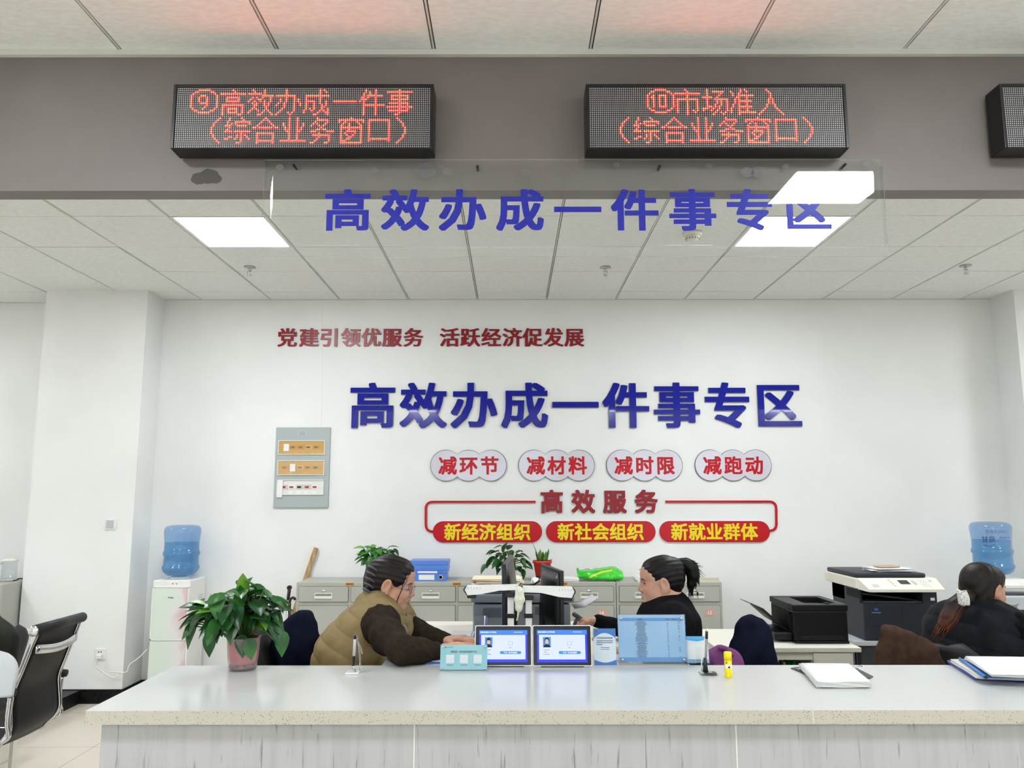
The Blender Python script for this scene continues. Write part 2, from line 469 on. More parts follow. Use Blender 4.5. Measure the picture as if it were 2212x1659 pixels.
# bulkhead panel across the room, painted grey
YB = 2.823; ZB = H + 1.133
b = MB(); b.box(XL, XR, YB, YB + .088, ZB, CZ + .05)
structure(b.build('trim_3', M_beam))
b = MB(); b.box(XL, XR, YB - .02, YB, CZ - .022, CZ); structure(b.build('trim_4', M_tbar))

# ceiling boards in a rail grid; light panels take the place of some boards
lights = set()
for i in (-6, 0, 6, 12):
    for j in (0, -6, -12): lights.add((i, j))
random.seed(4)
b = MB(); rails = MB()
i0, i1 = -9, 15; j0, j1 = -17, 3
for i in range(i0, i1 + 1):
    for j in range(j0, j1 + 1):
        if (i, j) in lights: continue
        x0, y0 = GX + .6 * i, GY + .6 * j
        x1, y1 = x0 + .6, y0 + .6
        if y1 > YW2 + .05: y1 = YW2 + .05
        a = .0085
        t = [random.uniform(-.0013, .0013) for _ in range(4)]
        p = [(x0 + a, y0 + .0028, CZ + t[0]), (x1 - a, y0 + .0028, CZ + t[1]), (x1 - a, y1 - .0028, CZ + t[2]), (x0 + a, y1 - .0028, CZ + t[3])]
        up = [(q[0], q[1], CZ + .012) for q in p]
        b.add(p + up, [[3, 2, 1, 0], [0, 1, 5, 4], [1, 2, 6, 5], [2, 3, 7, 6], [3, 0, 4, 7]], 0)
b.box(GX + .6 * i0, GX + .6 * (i1 + 1), GY + .6 * j0, YW2 + .05, CZ + .02, CZ + .06, 1)
for i in range(i0, i1 + 2):
    x = GX + .6 * i
    b.box(x - .0042, x + .0036, GY + .6 * j0, YW2, CZ + .0005, CZ + .02, 2)
structure(b.build('ceiling', [M_tile, M_gap, M_tbar]))
b = MB()
for s in ((XL, -3.84, YW2), (-3.02, 4.165, YW), (4.95, XR, YW2)): b.box(s[0], s[1], s[2] - .012, s[2], CZ - .004, CZ + .003)
structure(b.build('trim_5', M_tbar))
names = {(0, 0): 'lit square ceiling panel left of the clear hanging sheet',
         (6, 0): 'lit square ceiling panel seen through the last letters of the clear hanging sheet'}
for (i, j) in sorted(lights):
    x0, y0 = GX + .6 * i, GY + .6 * j
    if not (XL < x0 < XR - .6 and y0 > YF): continue
    t = thing('ceiling_light', names.get((i, j), 'lit square light panel in the ceiling outside the picture'), 'ceiling light', (x0 + .3, y0 + .3, CZ), 'square ceiling light panels')
    f = MB()
    for s in ((.004, .026, .004, .596), (.574, .596, .004, .596), (.026, .574, .004, .016), (.026, .574, .584, .596)):
        f.box(x0 + s[0], x0 + s[1], y0 + s[2], y0 + s[3], CZ - .003, CZ + .018)
    f.build('frame', M_white_metal, t)
    f = MB(); f.box(x0 + .026, x0 + .574, y0 + .016, y0 + .584, CZ, CZ + .01); f.build('diffuser', M_light, t)

# sprinklers and smoke detector
def sprinkler(px, py, label):
    p = on(px, py, CZ)
    t = thing('ceiling_sprinkler', label, 'sprinkler', p, 'fire sprinklers in the ceiling')
    f = MB(); f.lathe([(.0, .0), (.04, -.001), (.042, -.006), (.03, -.01), (.012, -.012), (.012, -.018), (0, -.018)], p); f.build('escutcheon', M_steel, t)
    f = MB(); f.cyl(p + Vector((0, 0, -.012)), p + Vector((0, 0, -.03)), .011, 12)
    for s in (-1, 1): f.tube([p + Vector((s * .008, 0, -.028)), p + Vector((s * .016, 0, -.04)), p + Vector((s * .012, 0, -.055)), p + Vector((0, 0, -.062))], .003, 6)
    f.cyl(p + Vector((0, 0, -.03)), p + Vector((0, 0, -.058)), .003, 8); f.lathe([(0, -.062), (.016, -.062), (.016, -.065), (0, -.065)], p, 14)
    f.build('nozzle', M_chrome, t)
sprinkler(540, 576, 'small chrome sprinkler in the ceiling below the left light panel')
sprinkler(1308, 577, 'small chrome sprinkler in the ceiling below the middle of the blue hanging letters')
sprinkler(2086, 574, 'small chrome sprinkler in the ceiling at the far right, past the light panels')
p = on(1496, 503, CZ)
t = thing('smoke_detector', 'round white smoke detector on the ceiling beside the second light panel', 'smoke detector', p)
f = MB(); f.lathe([(0, 0), (.062, 0), (.062, -.012), (.056, -.022), (.046, -.026), (0, -.026)], p); f.build('base', M_offwhite, t)
f = MB(); f.lathe([(.046, -.026), (.044, -.042), (.036, -.05), (0, -.052)], p); f.build('cover', M_offwhite, t)
f = MB()
for k in range(14):
    a = 2 * PI * k / 14; c = p + Vector((.0425 * math.cos(a), .0425 * math.sin(a), -.043))
    f.ball(c, .0045, u=6, v=4)
f.build('grille', M_dark, t)

# ------------------------------------------------------------ LED signs
GL = {
'高': '......X......|.......X.....|XXXXXXXXXXXXX|.............|...XXXXXXX...|...X.....X...|...XXXXXXX...|.............|.XXXXXXXXXXX.|.X.........X.|.X..XXXXX..X.|.X..X...X..X.|.X..XXXXX..X.|.X.......XX..',
'效': '..X.....X....|...X....X....|XXXXXXX.X....|.......XXXXXX|..X.X..X...X.|.X...XX....X.|X..X..X.X..X.|..X.X...X.X..|...XX...X.X..|...X.....X...|..X.X....X...|.X...X..X.X..|X......X...X.|.....XX.....X',
'办': '.....X.......|.....X.......|.....X.......|XXXXXXXXXX...|.....X...X...|..X..X...X.X.|..X..X...X.X.|.X..X....X..X|X...X....X..X|....X....X...|...X.....X...|..X......X...|.X....X.X....|X......X.....',
'成': '........X.X..|........X..X.|........X....|.XXXXXXXXXXXX|.X......X....|.X......X....|.XXXXX..X..X.|.X...X..X..X.|.X...X...X.X.|.X...X...XX..|.X.X.X...X..X|X...X...X.X.X|X......X...XX|.....XX.....X',
'一': '|||||| XXXXXXXXXXXX|',
'件': '...X....X....|...X.X..X....|..X..X..X....|..X.XXXXXXXX.|.XX.X...X....|.XXX....X....|X.X.....X....|..X.....X....|..XXXXXXXXXXX|..X.....X....|..X.....X....|..X.....X....|..X.....X....|..X.....X....',
'事': '......X......|XXXXXXXXXXXXX|......X......|..XXXXXXXXX..|..X...X...X..|..XXXXXXXXX..|......X......|.XXXXXXXXXX..|......X...X..|XXXXXXXXXXXXX|......X...X..|.XXXXXXXXXX..|......X......|....XX.......',
'综': '..X.....X....|..X......X...|.X...XXXXXXXX|.X.X.X......X|XXX...XXXXX..|..X..........|.X...........|XXXX.XXXXXXXX|........X....|......X.X.X..|..XX..X.X..X.|XX...X..X...X|........X....|......XX.....',
'合': '......X......|.....X.X.....|....X...X....|...X.....X...|..X.......X..|XX.XXXXXXX.XX|.............|.............|..XXXXXXXXX..|..X.......X..|..X.......X..|..X.......X..|..XXXXXXXXX..|..X.......X..',
'业': '....X...X....|....X...X....|....X...X....|.X..X...X..X.|.X..X...X..X.|..X.X...X.X..|..X.X...X.X..|...XX...XX...|....X...X....|....X...X....|....X...X....|....X...X....|XXXXXXXXXXXXX|.............',
'务': '....X........|....XXXXXX...|...X.....X...|..X.X...X....|.X...X.X.....|......X......|....XX.XX....|.XXX.....XXXX|.....X.......|..XXXXXXXXX..|.....X....X..|....X.....X..|...X......X..|.XX.....XX...',
'窗': '......X......|XXXXXXXXXXXXX|X..X.....X..X|..X..X....X..|.X...X.....X.|.XXXXXXXXXXX.|.X...X.....X.|.X..XXXXX..X.|.X.X....X..X.|.X..X..X...X.|.X...XX....X.|.X..XX.....X.|.XXX.......X.|.XXXXXXXXXXX.',
'口': '|.XXXXXXXXXXX.|.X.........X.|.X.........X.|.X.........X.|.X.........X.|.X.........X.|.X.........X.|.X.........X.|.X.........X.|.X.........X.|.XXXXXXXXXXX.|.X.........X.|',
'市': '.....X.......|......X......|XXXXXXXXXXXXX|......X......|......X......|.XXXXXXXXXXX.|.X....X....X.|.X....X....X.|.X....X....X.|.X....X....X.|.X....X....X.|.X....X..X.X.|.X....X...X..|......X......',
'场': '..X..........|..X..XXXXXX..|..X......X...|..X.....X....|XXXXX..X.....|..X...XXXXXXX|..X....X.X..X|..X....X.X..X|..X...X..X..X|..XXX.X.X...X|XXX..X..X...X|X...X..X....X|......X..X.X.|.....X....X..',
'准': '.....X.X.....|X....X..X....|.X..X........|.X..XXXXXXXX.|...XX...X....|..X.X...X....|..X.XXXXXXX..|..X.X...X....|.X..X...X....|.X..XXXXXXX..|X...X...X....|X...X...X....|X...XXXXXXXXX|....X........',
'入': '....X........|.....X.......|......X......|......X......|......X......|.....X.X.....|.....X.X.....|.....X.X.....|....X...X....|....X...X....|...X.....X...|..X.......X..|.X.........X.|X...........X',
'(': '....X|...X.|..X..|.X...|.X...|X....|X....|X....|X....|.X...|.X...|..X..|...X.|....X',
')': 'X....|.X...|..X..|...X.|...X.|....X|....X|....X|....X|...X.|...X.|..X..|.X...|X....',
'9': '....XXXXXX....|..XX......XX..|.X..........X.|X....XXX.....X|X...X...X....X|X...X...X....X|X...X...X....X|X....XXXX....X|X.......X....X|X......X.....X|.X....X.....X.|..XX......XX..|....XXXXXX....',
'10': '....XXXXXX....|..XX......XX..|.X..........X.|X..X..XXXX...X|X.XX..X..X...X|X..X..X..X...X|X..X..X..X...X|X..X..X..X...X|X..X..X..X...X|X..X..XXXX...X|.X..........X.|..XX......XX..|....XXXXXX....',
}
def led_material():
    m = mat('led_screen', (10, 10, 12), 0.5)
    n, l, bs = nodes(m)
    tc = n.new('ShaderNodeTexCoord'); mp = n.new('ShaderNodeMapping'); s = n.new('ShaderNodeSeparateXYZ'); cb = n.new('ShaderNodeCombineXYZ')
    l.new(tc.outputs['Object'], s.inputs[0])
    q = []
    for ax in ('X', 'Z'):
        a = n.new('ShaderNodeMath'); a.operation = 'MULTIPLY'; a.inputs[1].default_value = 1 / DOT; l.new(s.outputs[ax], a.inputs[0])
        f = n.new('ShaderNodeMath'); f.operation = 'FRACT'; l.new(a.outputs[0], f.inputs[0])
        d = n.new('ShaderNodeMath'); d.operation = 'SUBTRACT'; d.inputs[1].default_value = .5; l.new(f.outputs[0], d.inputs[0]); q.append(d)
    l.new(q[0].outputs[0], cb.inputs[0]); l.new(q[1].outputs[0], cb.inputs[1])
    ln = n.new('ShaderNodeVectorMath'); ln.operation = 'LENGTH'; l.new(cb.outputs[0], ln.inputs[0])
    lt = n.new('ShaderNodeMath'); lt.operation = 'LESS_THAN'; lt.inputs[1].default_value = .27; l.new(ln.outputs['Value'], lt.inputs[0])
    mx = n.new('ShaderNodeMix'); mx.data_type = 'RGBA'; mx.inputs[6].default_value = rgb(24, 24, 27); mx.inputs[7].default_value = rgb(206, 204, 202)
    l.new(lt.outputs[0], mx.inputs[0]); l.new(mx.outputs[2], bs.inputs['Base Color'])
    return m
DOT = .00730
M_led_red = mat('led_red', (255, 20, 30), 0.5, emit=(255, 4, 40), estr=LED_STRENGTH)
M_led_glare = mat('led_overexposed_core', (255, 190, 60), 0.5, emit=(255, 172, 30), estr=LED_STRENGTH * .46)  # yellow centre colours in the overexposed glare of each red dot
def led_sign(x0, label, rows):
    W, Hh = 128 * DOT, 32 * DOT
    y = 2.722; z1 = at(656, 181, y).z; z0 = at(656, 320, y).z
    x1 = x0 + W + .024
    t = thing('led_sign', label, 'LED sign', ((x0 + x1) / 2, y, z0), 'LED window signs on the grey bulkhead')
    zt = z1 - .0125; zb = zt - Hh; xa = x0 + .012
    f = MB()
    f.box(x0, xa, y, YB - .012, z0, z1, bev=.002); f.box(x1 - .012, x1, y, YB - .012, z0, z1, bev=.002)
    f.box(xa, x1 - .012, y, YB - .012, zt, z1, bev=.002)
    f.box(xa, x1 - .012, y, YB - .012, z0, zb, bev=.002)
    f.box(xa, x1 - .012, y + .02, YB - .012, zb, zt)
    f.build('frame', M_black, t)
    o = MB(); o.box(xa, xa + W, y + .004, y + .02, zb, zt)
    so = o.build('screen', led_material(), t)
    # the dot grid starts at the screen's lower left corner
    off = Vector((xa, 0, zb)) - world_loc(t)
    for v in so.data.vertices: v.co.x -= off.x; v.co.z -= off.z
    so.location = (off.x, 0, off.z)
    if rows:
        g = MB(); c8 = [(math.cos(PI / 4 * k), math.sin(PI / 4 * k)) for k in range(8)]
        for r0, line in rows:
            for c0, ch in line:
                for r, row in enumerate(GL[ch].split('|')):
                    for c, k in enumerate(row):
                        if k != 'X': continue
                        cx = xa + (c0 + c + .5) * DOT; cz = zt - (r0 + r + .5) * DOT
                        g.add([(cx + .0030 * a, y + .0030, cz + .0030 * s) for a, s in c8], [list(range(8))[::1]], 0)
                        g.add([(cx + .0016 * a, y + .0024, cz + .0016 * s) for a, s in c8], [list(range(8))], 1)
        g.build('lit_text', [M_led_red, M_led_glare], t)
    for u in (.22, .55, .86):
        k = MB(); xx = x0 + (x1 - x0) * u
        k.box(xx - .012, xx + .012, YB - .03, YB - .002, z1 - .004, z1 + .008); k.box(xx - .012, xx + .012, YB - .014, YB - .0005, z1 - .05, z1 + .008)
        k.build('bracket', M_steel, t)
    return t
ys = 2.722
led_sign(at(372, 250, ys).x, 'long black LED sign with a circled 9, above the left of the clear sheet', [(1, [(7, '9'), (22, '高'), (36, '效'), (50, '办'), (64, '成'), (78, '一'), (92, '件'), (106, '事')]),
    (16, [(18, '('), (25, '综'), (39, '合'), (53, '业'), (67, '务'), (82, '窗'), (96, '口'), (111, ')')])])
led_sign(at(1267, 250, ys).x, 'long black LED sign with a circled 10 and red text, second of its row', [(1, [(29, '10'), (43, '市'), (57, '场'), (71, '准'), (85, '入')]),
    (16, [(15, '('), (22, '综'), (36, '合'), (50, '业'), (64, '务'), (78, '窗'), (92, '口'), (107, ')')])])
led_sign(at(2166, 250, ys).x, 'black LED sign cut off by the right edge of the picture, its dots unlit', [])

# ------------------------------------------------------------ hanging clear sheet with blue lettering
YA = 2.795
a0, a1 = at(572, 345, YA), at(1921, 553, YA)
t = thing('hanging_acrylic_sign', 'clear hanging acrylic sheet with big blue letters, hung under the LED signs', 'sign', ((a0.x + a1.x) / 2, YA, a1.z))
NX, NZ = 60, 8
rowsA = []
for i in range(NZ + 1):
    r = []
    for j in range(NX + 1):
        u, v = j / NX, i / NZ
        x = a0.x + (a1.x - a0.x) * u; z = a1.z + (a0.z - a1.z) * v
        w = .0022 * math.sin(u * 9 + 1) * v + .006 * max(0, u - .84) * (v ** 2) * 3
        r.append((x, YA + w + .0066 * (1 - v), z))
    rowsA.append(r)
f = MB(); f.sheet(rowsA, .004, rim_mi=1); f.build('sheet', [M_acr, M_acr_edge], t)
f = MB()
for i, ch in enumerate('高效办成一件事专区'):
    cx = at(750.5 + 124.53 * i, 447, YA).x; zc = at(1106, 447, YA)
    hpx = {'高': 98, '一': 13}.get(ch, 97)
    vs, fr, sd = text_mesh(ch, .1, (.03, .022), .0008)
    base = at(1106, 486.5, YA).z
    f.add([(cx + (v.x) * 1.80, YA + .0108 + v.y, base + v.z * 1.66) for v in vs], fr + sd, 0)
f.build('lettering', M_blue_vinyl, t)
for px, py in ((636, 358), (1032, 361), (1425, 361), (1825, 357)):
    f = MB(); p = at(px, py, YA); f.cyl(p + Vector((0, -.008, 0)), p + Vector((0, .027, 0)), .005, 10)
    f.build('screw', M_black, t)
M_smear = mat('dried_glue', (120, 122, 124), 0.5, alpha=.45)
random.seed(9)
for px, py, r in ((604, 359, 10), (808, 366, 10), (920, 366, 24), (968, 369, 13), (1136, 371, 12), (1332, 355, 9), (1532, 357, 9), (1616, 371, 15), (1640, 370, 17), (1700, 358, 8), (1875, 353, 8)):
    f = MB(); p = at(px, py, YA); rr = r / 600
    f.add([(p.x + rr * math.cos(k * PI / 9) * random.uniform(.85, 1.1), YA + .0068, p.z + rr * .8 * math.sin(k * PI / 9) * random.uniform(.85, 1.1)) for k in range(18)], [list(range(18))], 0)
    f.build('glue_mark', M_smear, t)
# dark damp stain on the bulkhead left of the sheet
b = MB(); random.seed(5)
for px, py, r in ((430, 385, 18), (452, 380, 22), (466, 386, 14)):
    p = at(px, py, YB); rr = r / 600
    b.add([(p.x + rr * math.cos(k * PI / 9) * random.uniform(.9, 1.1), YB - .0006 - .0004 * len(b.v) / 18, p.z + rr * .8 * math.sin(k * PI / 9) * random.uniform(.9, 1.1)) for k in range(18)], [list(range(18))], 0)
structure(b.build('trim_6', mat('old_glue', (72, 68, 66), 0.7)))

# ------------------------------------------------------------ raised characters on the back wall
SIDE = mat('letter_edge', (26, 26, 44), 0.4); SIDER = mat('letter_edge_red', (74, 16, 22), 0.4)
M_edgeclear = mat('letter_backing', (214, 214, 220), 0.4)
def raised(ch, px, base_py, em, label, group, m, side, bold, depth=.016, wide=1.0):
    p = at(px, base_py, YW)
    s = em * YW / FPX / _cp
    vs, fr, sd = text_mesh(ch, 1.0, bold, .55 * depth / s)
    mb = MB()
    F = lambda v: (p.x + v.x * s * wide, YW - depth + v.y * s, p.z + v.z * s)
    mb.add([F(v) for v in vs], fr, 0); mb.add([F(v) for v in vs], sd, 1)
    o = mb.build('sign_character', [m, side], None, (p.x, YW, p.z))
    bb = [q + .006 for q in bold] if isinstance(bold, tuple) else bold + .006
    vs, fr, sd = text_mesh(ch, 1.0, bb, .4 * depth / s)
    mb = MB(); G = lambda v: (p.x + v.x * s * wide, YW - .42 * depth + v.y * s, p.z + v.z * s)
    mb.add([G(v) for v in vs], fr + sd, 0); mb.build('backing', M_edgeclear, o)
    tag(o, label, 'wall character', group)
ordn = ['first', 'second', 'third', 'fourth', 'fifth', 'sixth', 'seventh', 'eighth', 'ninth', 'tenth', 'eleventh', 'twelfth', 'thirteenth', 'fourteenth']
for i, ch in enumerate('高效办成一件事专区'):
    raised(ch, 804.5 + 109.7 * i, 914.5, 102, 'large raised blue character %s, %s of the nine in the blue wall title' % (ch, ordn[i]), 'characters of the large blue wall title', M_blue, SIDE, (.03, .018))
for i, (ch, px) in enumerate(zip('党建引领优服务活跃经济促发展', (621, 668, 712, 758, 802.5, 847, 893, 971.5, 1016, 1061.6, 1107, 1151, 1196, 1241))):
    raised(ch, px, 745, 43.5, 'small raised dark red character %s, %s of the slogan high on the wall' % (ch, ordn[i]), 'characters of the dark red wall slogan', M_dred, SIDER, (.034, .008), .01)
for i, (ch, px) in enumerate(zip('高效服务', (1192, 1260, 1328, 1395.8))):
    raised(ch, px, 1103, 50, 'raised dark red character %s, %s of the four between the red lines' % (ch, ordn[i]), 'characters between the red lines', M_dred, SIDER, .03, .012)

# cloud-shaped plaques of three joined discs
M_plaque = mat('plaque_face', (208, 206, 216), 0.08, coat=0.5)
M_plaque_edge = mat('plaque_edge', (92, 88, 92), 0.4)
for txt, cs, lab in (('减环节', (963.8, 1012, 1060.6), 'first'), ('减材料', (1153.5, 1202, 1250.5), 'second'), ('减时限', (1343, 1391.5, 1440), 'third'), ('减跑动', (1534, 1583, 1632), 'fourth')):
    P = [at(c, 1005.5, YW) for c in cs]; r = 33.2 * YW / FPX
    t = thing('sign_plaque', 'white cloud-shaped plaque reading %s in red, %s of the row of four' % (txt, lab), 'wall plaque', P[1], 'cloud-shaped wall plaques')
    pts = []
    d = (P[1].x - P[0].x); a = math.acos(d / 2 / r)
    def arc(c, a0, a1, nn=26): return [(c.x + r * math.cos(a0 + (a1 - a0) * k / nn), c.z + r * math.sin(a0 + (a1 - a0) * k / nn)) for k in range(nn)]
    pts += arc(P[0], a, 2 * PI - a) + arc(P[1], PI + a, 2 * PI - a, 14) + arc(P[2], PI + a, 3 * PI - a) + arc(P[1], a, PI - a, 14)
    mid = ((P[0].x + P[2].x) / 2, P[1].z)
    b = MB(); b.prism([(mid[0] + (x - mid[0]) * 1.006, mid[1] + (z - mid[1]) * 1.012) for x, z in pts], .010, 1, Matrix.Translation((0, YW - .0125, 0)), 1)
    b.prism([(mid[0] + (x - mid[0]) * .994, mid[1] + (z - mid[1]) * .985) for x, z in pts], .004, 0, Matrix.Translation((0, YW - .015, 0)), 1)
    b.build('panel', [M_plaque, M_plaque_edge], t)
    b = MB()
    for k, ch in enumerate(txt):
        p = at(cs[1] + (k - 1) * 45.2 + .5, 1021, YW); s = 40 * YW / FPX
        vs, fr, sd = text_mesh(ch, s, .028, .0006)
        b.add([(p.x + v.x, YW - .0156 + v.y, p.z + v.z) for v in vs], fr + sd, 0)
    b.build('lettering', M_red, t)
# red capsule plaques with yellow text
for txt, x0, x1, lab in (('新经济组织', 935, 1171, 'first'), ('新社会组织', 1179, 1415.7, 'second'), ('新就业群体', 1423.5, 1662, 'third')):
    A, B = at(x0, 1148.5, YW), at(x1, 1148.5, YW); r = 22.2 * YW / FPX
    t = thing('sign_plaque', 'red capsule plaque reading %s in yellow, %s of the three' % (txt, lab), 'wall plaque', (A + B) / 2, 'red capsule wall plaques')
    pts = [(A.x + r + r * math.cos(PI / 2 + PI * k / 20), A.z + r * math.sin(PI / 2 + PI * k / 20)) for k in range(21)] + [(B.x - r + r * math.cos(-PI / 2 + PI * k / 20), A.z + r * math.sin(-PI / 2 + PI * k / 20)) for k in range(21)]
    b = MB(); b.prism(pts, .012, 0, Matrix.Translation((0, YW - .0125, 0)), 1); b.build('panel', [M_red, M_edgeclear], t)
    b = MB()
    for k, ch in enumerate(txt):
        p = at((x0 + x1) / 2 + (k - 2) * 37.6, 1163, YW); s = 36.5 * YW / FPX
        vs, fr, sd = text_mesh(ch, s, .026, .0006)
        b.add([(p.x + v.x, YW - .0131 + v.y, p.z + v.z) for v in vs], fr + sd, 0)
    b.build('lettering', M_yellow, t)
# red bracket lines
def red_line(pp, label):
    pts = []
    P = [at(x, y, YW) for x, y in pp]
    def rnd(a, c, b_, r=.06, nn=8):
        u = (a - c).normalized(); v = (b_ - c).normalized(); p0, p1 = c + u * r, c + v * r
        return [(p0 * (1 - s) ** 2 + c * 2 * s * (1 - s) + p1 * s * s) for s in [k / nn for k in range(nn + 1)]]
    pts = [P[0]] + rnd(P[0], P[1], P[2]) + rnd(P[1], P[2], P[3]) + [P[3]]
    b = MB(); w = .0098; N = len(pts); L = []; R = []
    for i, p in enumerate(pts):
        d = (pts[min(i + 1, N - 1)] - pts[max(i - 1, 0)]).normalized(); nn = Vector((-d.z, 0, d.x)); L.append(p + nn * w); R.append(p - nn * w)
    for y0, y1 in ((YW - .011, YW - .001),):
        vs = [(q.x, y0, q.z) for q in L] + [(q.x, y0, q.z) for q in R] + [(q.x, y1, q.z) for q in L] + [(q.x, y1, q.z) for q in R]
        fs = []
        for i in range(N - 1):
            fs += [[i, i + 1, N + i + 1, N + i], [2 * N + i + 1, 2 * N + i, 3 * N + i, 3 * N + i + 1], [i + 1, i, 2 * N + i, 2 * N + i + 1], [N + i, N + i + 1, 3 * N + i + 1, 3 * N + i]]
        fs += [[0, N, 3 * N, 2 * N], [N - 1, 3 * N - 1, 4 * N - 1, 2 * N - 1]]
        b.add(vs, fs, 0)
    tag(b.build('sign_bracket_line', M_red, None, P[1]), label, 'wall sign line', 'red bracket lines on the wall')
red_line([(1157, 1084), (920, 1084), (920, 1148), (933, 1148)], 'bent red line from the dark red characters round to the first red plaque')
red_line([(1437, 1084), (1676, 1084), (1676.5, 1147), (1663.5, 1147)], 'bent red line from the dark red characters round to the third red plaque')
# ------------------------------------------------------------ the counter
ZT = .925; CF, CB, CL, CR = 2.563, 3.222, -1.325, 3.6
M_top = mat('quartz_top', (197, 200, 198), 0.16, spec=0.5)
n, l, bs = nodes(M_top)
tc = n.new('ShaderNodeTexCoord'); vo = n.new('ShaderNodeTexVoronoi'); vo.inputs['Scale'].default_value = 150
rp = n.new('ShaderNodeValToRGB'); rp.color_ramp.elements[0].position = .10; rp.color_ramp.elements[0].color = rgb(150, 150, 140); rp.color_ramp.elements[1].position = .17; rp.color_ramp.elements[1].color = rgb(197, 200, 198)
n2 = n.new('ShaderNodeTexNoise'); n2.inputs['Scale'].default_value = 55; rp2 = n.new('ShaderNodeValToRGB'); rp2.color_ramp.elements[0].position = .50; rp2.color_ramp.elements[1].position = .6
mx = n.new('ShaderNodeMix'); mx.data_type = 'RGBA'; mx.inputs[6].default_value = rgb(197, 200, 198)
l.new(tc.outputs['Object'], vo.inputs['Vector']); l.new(vo.outputs['Distance'], rp.inputs[0]); l.new(tc.outputs['Object'], n2.inputs['Vector']); l.new(n2.outputs['Fac'], rp2.inputs[0])
l.new(rp2.outputs[0], mx.inputs[0]); l.new(rp.outputs[0], mx.inputs[7]); l.new(mx.outputs[2], bs.inputs['Base Color'])
M_top_edge = mat('quartz_edge', (206, 202, 187), 0.45)
n, l, bs = nodes(M_top_edge)
tc = n.new('ShaderNodeTexCoord'); vo = n.new('ShaderNodeTexVoronoi'); vo.inputs['Scale'].default_value = 170
rp = n.new('ShaderNodeValToRGB'); rp.color_ramp.elements[0].position = .14; rp.color_ramp.elements[0].color = rgb(96, 90, 80); rp.color_ramp.elements[1].position = .28; rp.color_ramp.elements[1].color = rgb(188, 184, 170)
l.new(tc.outputs['Object'], vo.inputs['Vector']); l.new(vo.outputs['Distance'], rp.inputs[0])
n2 = n.new('ShaderNodeTexNoise'); n2.inputs['Scale'].default_value = 60; rp2 = n.new('ShaderNodeValToRGB'); rp2.color_ramp.elements[0].position = .40; rp2.color_ramp.elements[1].position = .50
mx = n.new('ShaderNodeMix'); mx.data_type = 'RGBA'; mx.inputs[6].default_value = rgb(188, 184, 170)
l.new(tc.outputs['Object'], n2.inputs['Vector']); l.new(n2.outputs['Fac'], rp2.inputs[0]); l.new(rp2.outputs[0], mx.inputs[0]); l.new(rp.outputs[0], mx.inputs[7]); l.new(mx.outputs[2], bs.inputs['Base Color'])
M_lam = mat('streaked_laminate', (198, 199, 198), 0.4, spec=0.4)
n, l, bs = nodes(M_lam)
tc = n.new('ShaderNodeTexCoord')
def streak(scale, st, lo, hi):
    mp = n.new('ShaderNodeMapping'); mp.inputs['Scale'].default_value = st
    nz = n.new('ShaderNodeTexNoise'); nz.inputs['Scale'].default_value = scale; nz.inputs['Detail'].default_value = 5; nz.inputs['Distortion'].default_value = .4
    r = n.new('ShaderNodeValToRGB'); r.color_ramp.elements[0].position = lo; r.color_ramp.elements[1].position = hi
    l.new(tc.outputs['Object'], mp.inputs[0]); l.new(mp.outputs[0], nz.inputs['Vector']); l.new(nz.outputs['Fac'], r.inputs[0]); return r
s1 = streak(3.0, (9, 1, .7), .44, .80); s2 = streak(5.0, (16, 1, 1.2), .61, .74)
m1 = n.new('ShaderNodeMix'); m1.data_type = 'RGBA'; m1.inputs[6].default_value = rgb(180, 180, 181); m1.inputs[7].default_value = rgb(168, 168, 169)
m2 = n.new('ShaderNodeMix'); m2.data_type = 'RGBA'; m2.inputs[7].default_value = rgb(120, 120, 122)
l.new(s1.outputs[0], m1.inputs[0]); l.new(m1.outputs[2], m2.inputs[6]); l.new(s2.outputs[0], m2.inputs[0]); l.new(m2.outputs[2], bs.inputs['Base Color'])
DX = on(827, 1433, ZT).x
b = MB()
pl = [(CL, CF), (CR, CF), (CR, CB), (.70, CB), (.70, 3.44), (DX, 3.44), (DX, CB), (CL, CB)]
b.add([(x, y, ZT) for x, y in pl] + [(x, y, ZT - .041) for x, y in pl], [list(range(8)), list(range(15, 7, -1))], 0)
b.add([(x, y, ZT) for x, y in pl] + [(x, y, ZT - .041) for x, y in pl], [[i + 8, (i + 1) % 8 + 8, (i + 1) % 8, i] for i in range(8)], 1)
o = b.build('countertop', [M_top, M_top_edge], None, ((CL + CR) / 2, (CF + CB) / 2, ZT))
bv = o.modifiers.new('edge', 'BEVEL'); bv.width = .004; bv.segments = 2; bv.limit_method = 'ANGLE'
tag(o, 'long speckled white stone countertop with a thick front edge across the foreground', 'countertop')
sx = on(1754, 1534, ZT).x
f = MB(); f.box(sx - .001, sx + .001, CF - .0006, CF + .0002, ZT - .04, ZT + .0004); f.build('seam', mat('seam_filler', (226, 224, 214), 0.5), o)
t = thing('counter_base', 'counter front clad in pale grey streaked boards under the stone countertop', 'counter', ((CL + CR) / 2, CF + .03, 0))
PX = [CL + .038, at(894.5, 1600, CF + .03).x, at(1590, 1600, CF + .03).x, 2.6, CR]
for i in range(4):
    f = MB(); f.box(PX[i] + .002, PX[i + 1] - .002, CF + .03, CF + .048, 0.08, ZT - .042); f.build('front_panel', M_lam, t)
for i in (1, 2, 3):
    f = MB(); f.box(PX[i] - .002, PX[i] + .002, CF + .0285, CF + .046, 0.08, ZT - .042); f.build('joint_strip', M_white_metal, t)
f = MB(); f.box(PX[0], PX[0] + .018, CF + .05, CB - .03, .0, ZT - .042); f.build('side_panel', M_lam, t)
f = MB(); f.box(PX[0] + .02, CR, CF + .07, CF + .085, 0, .08); f.build('plinth', M_black_soft, t)
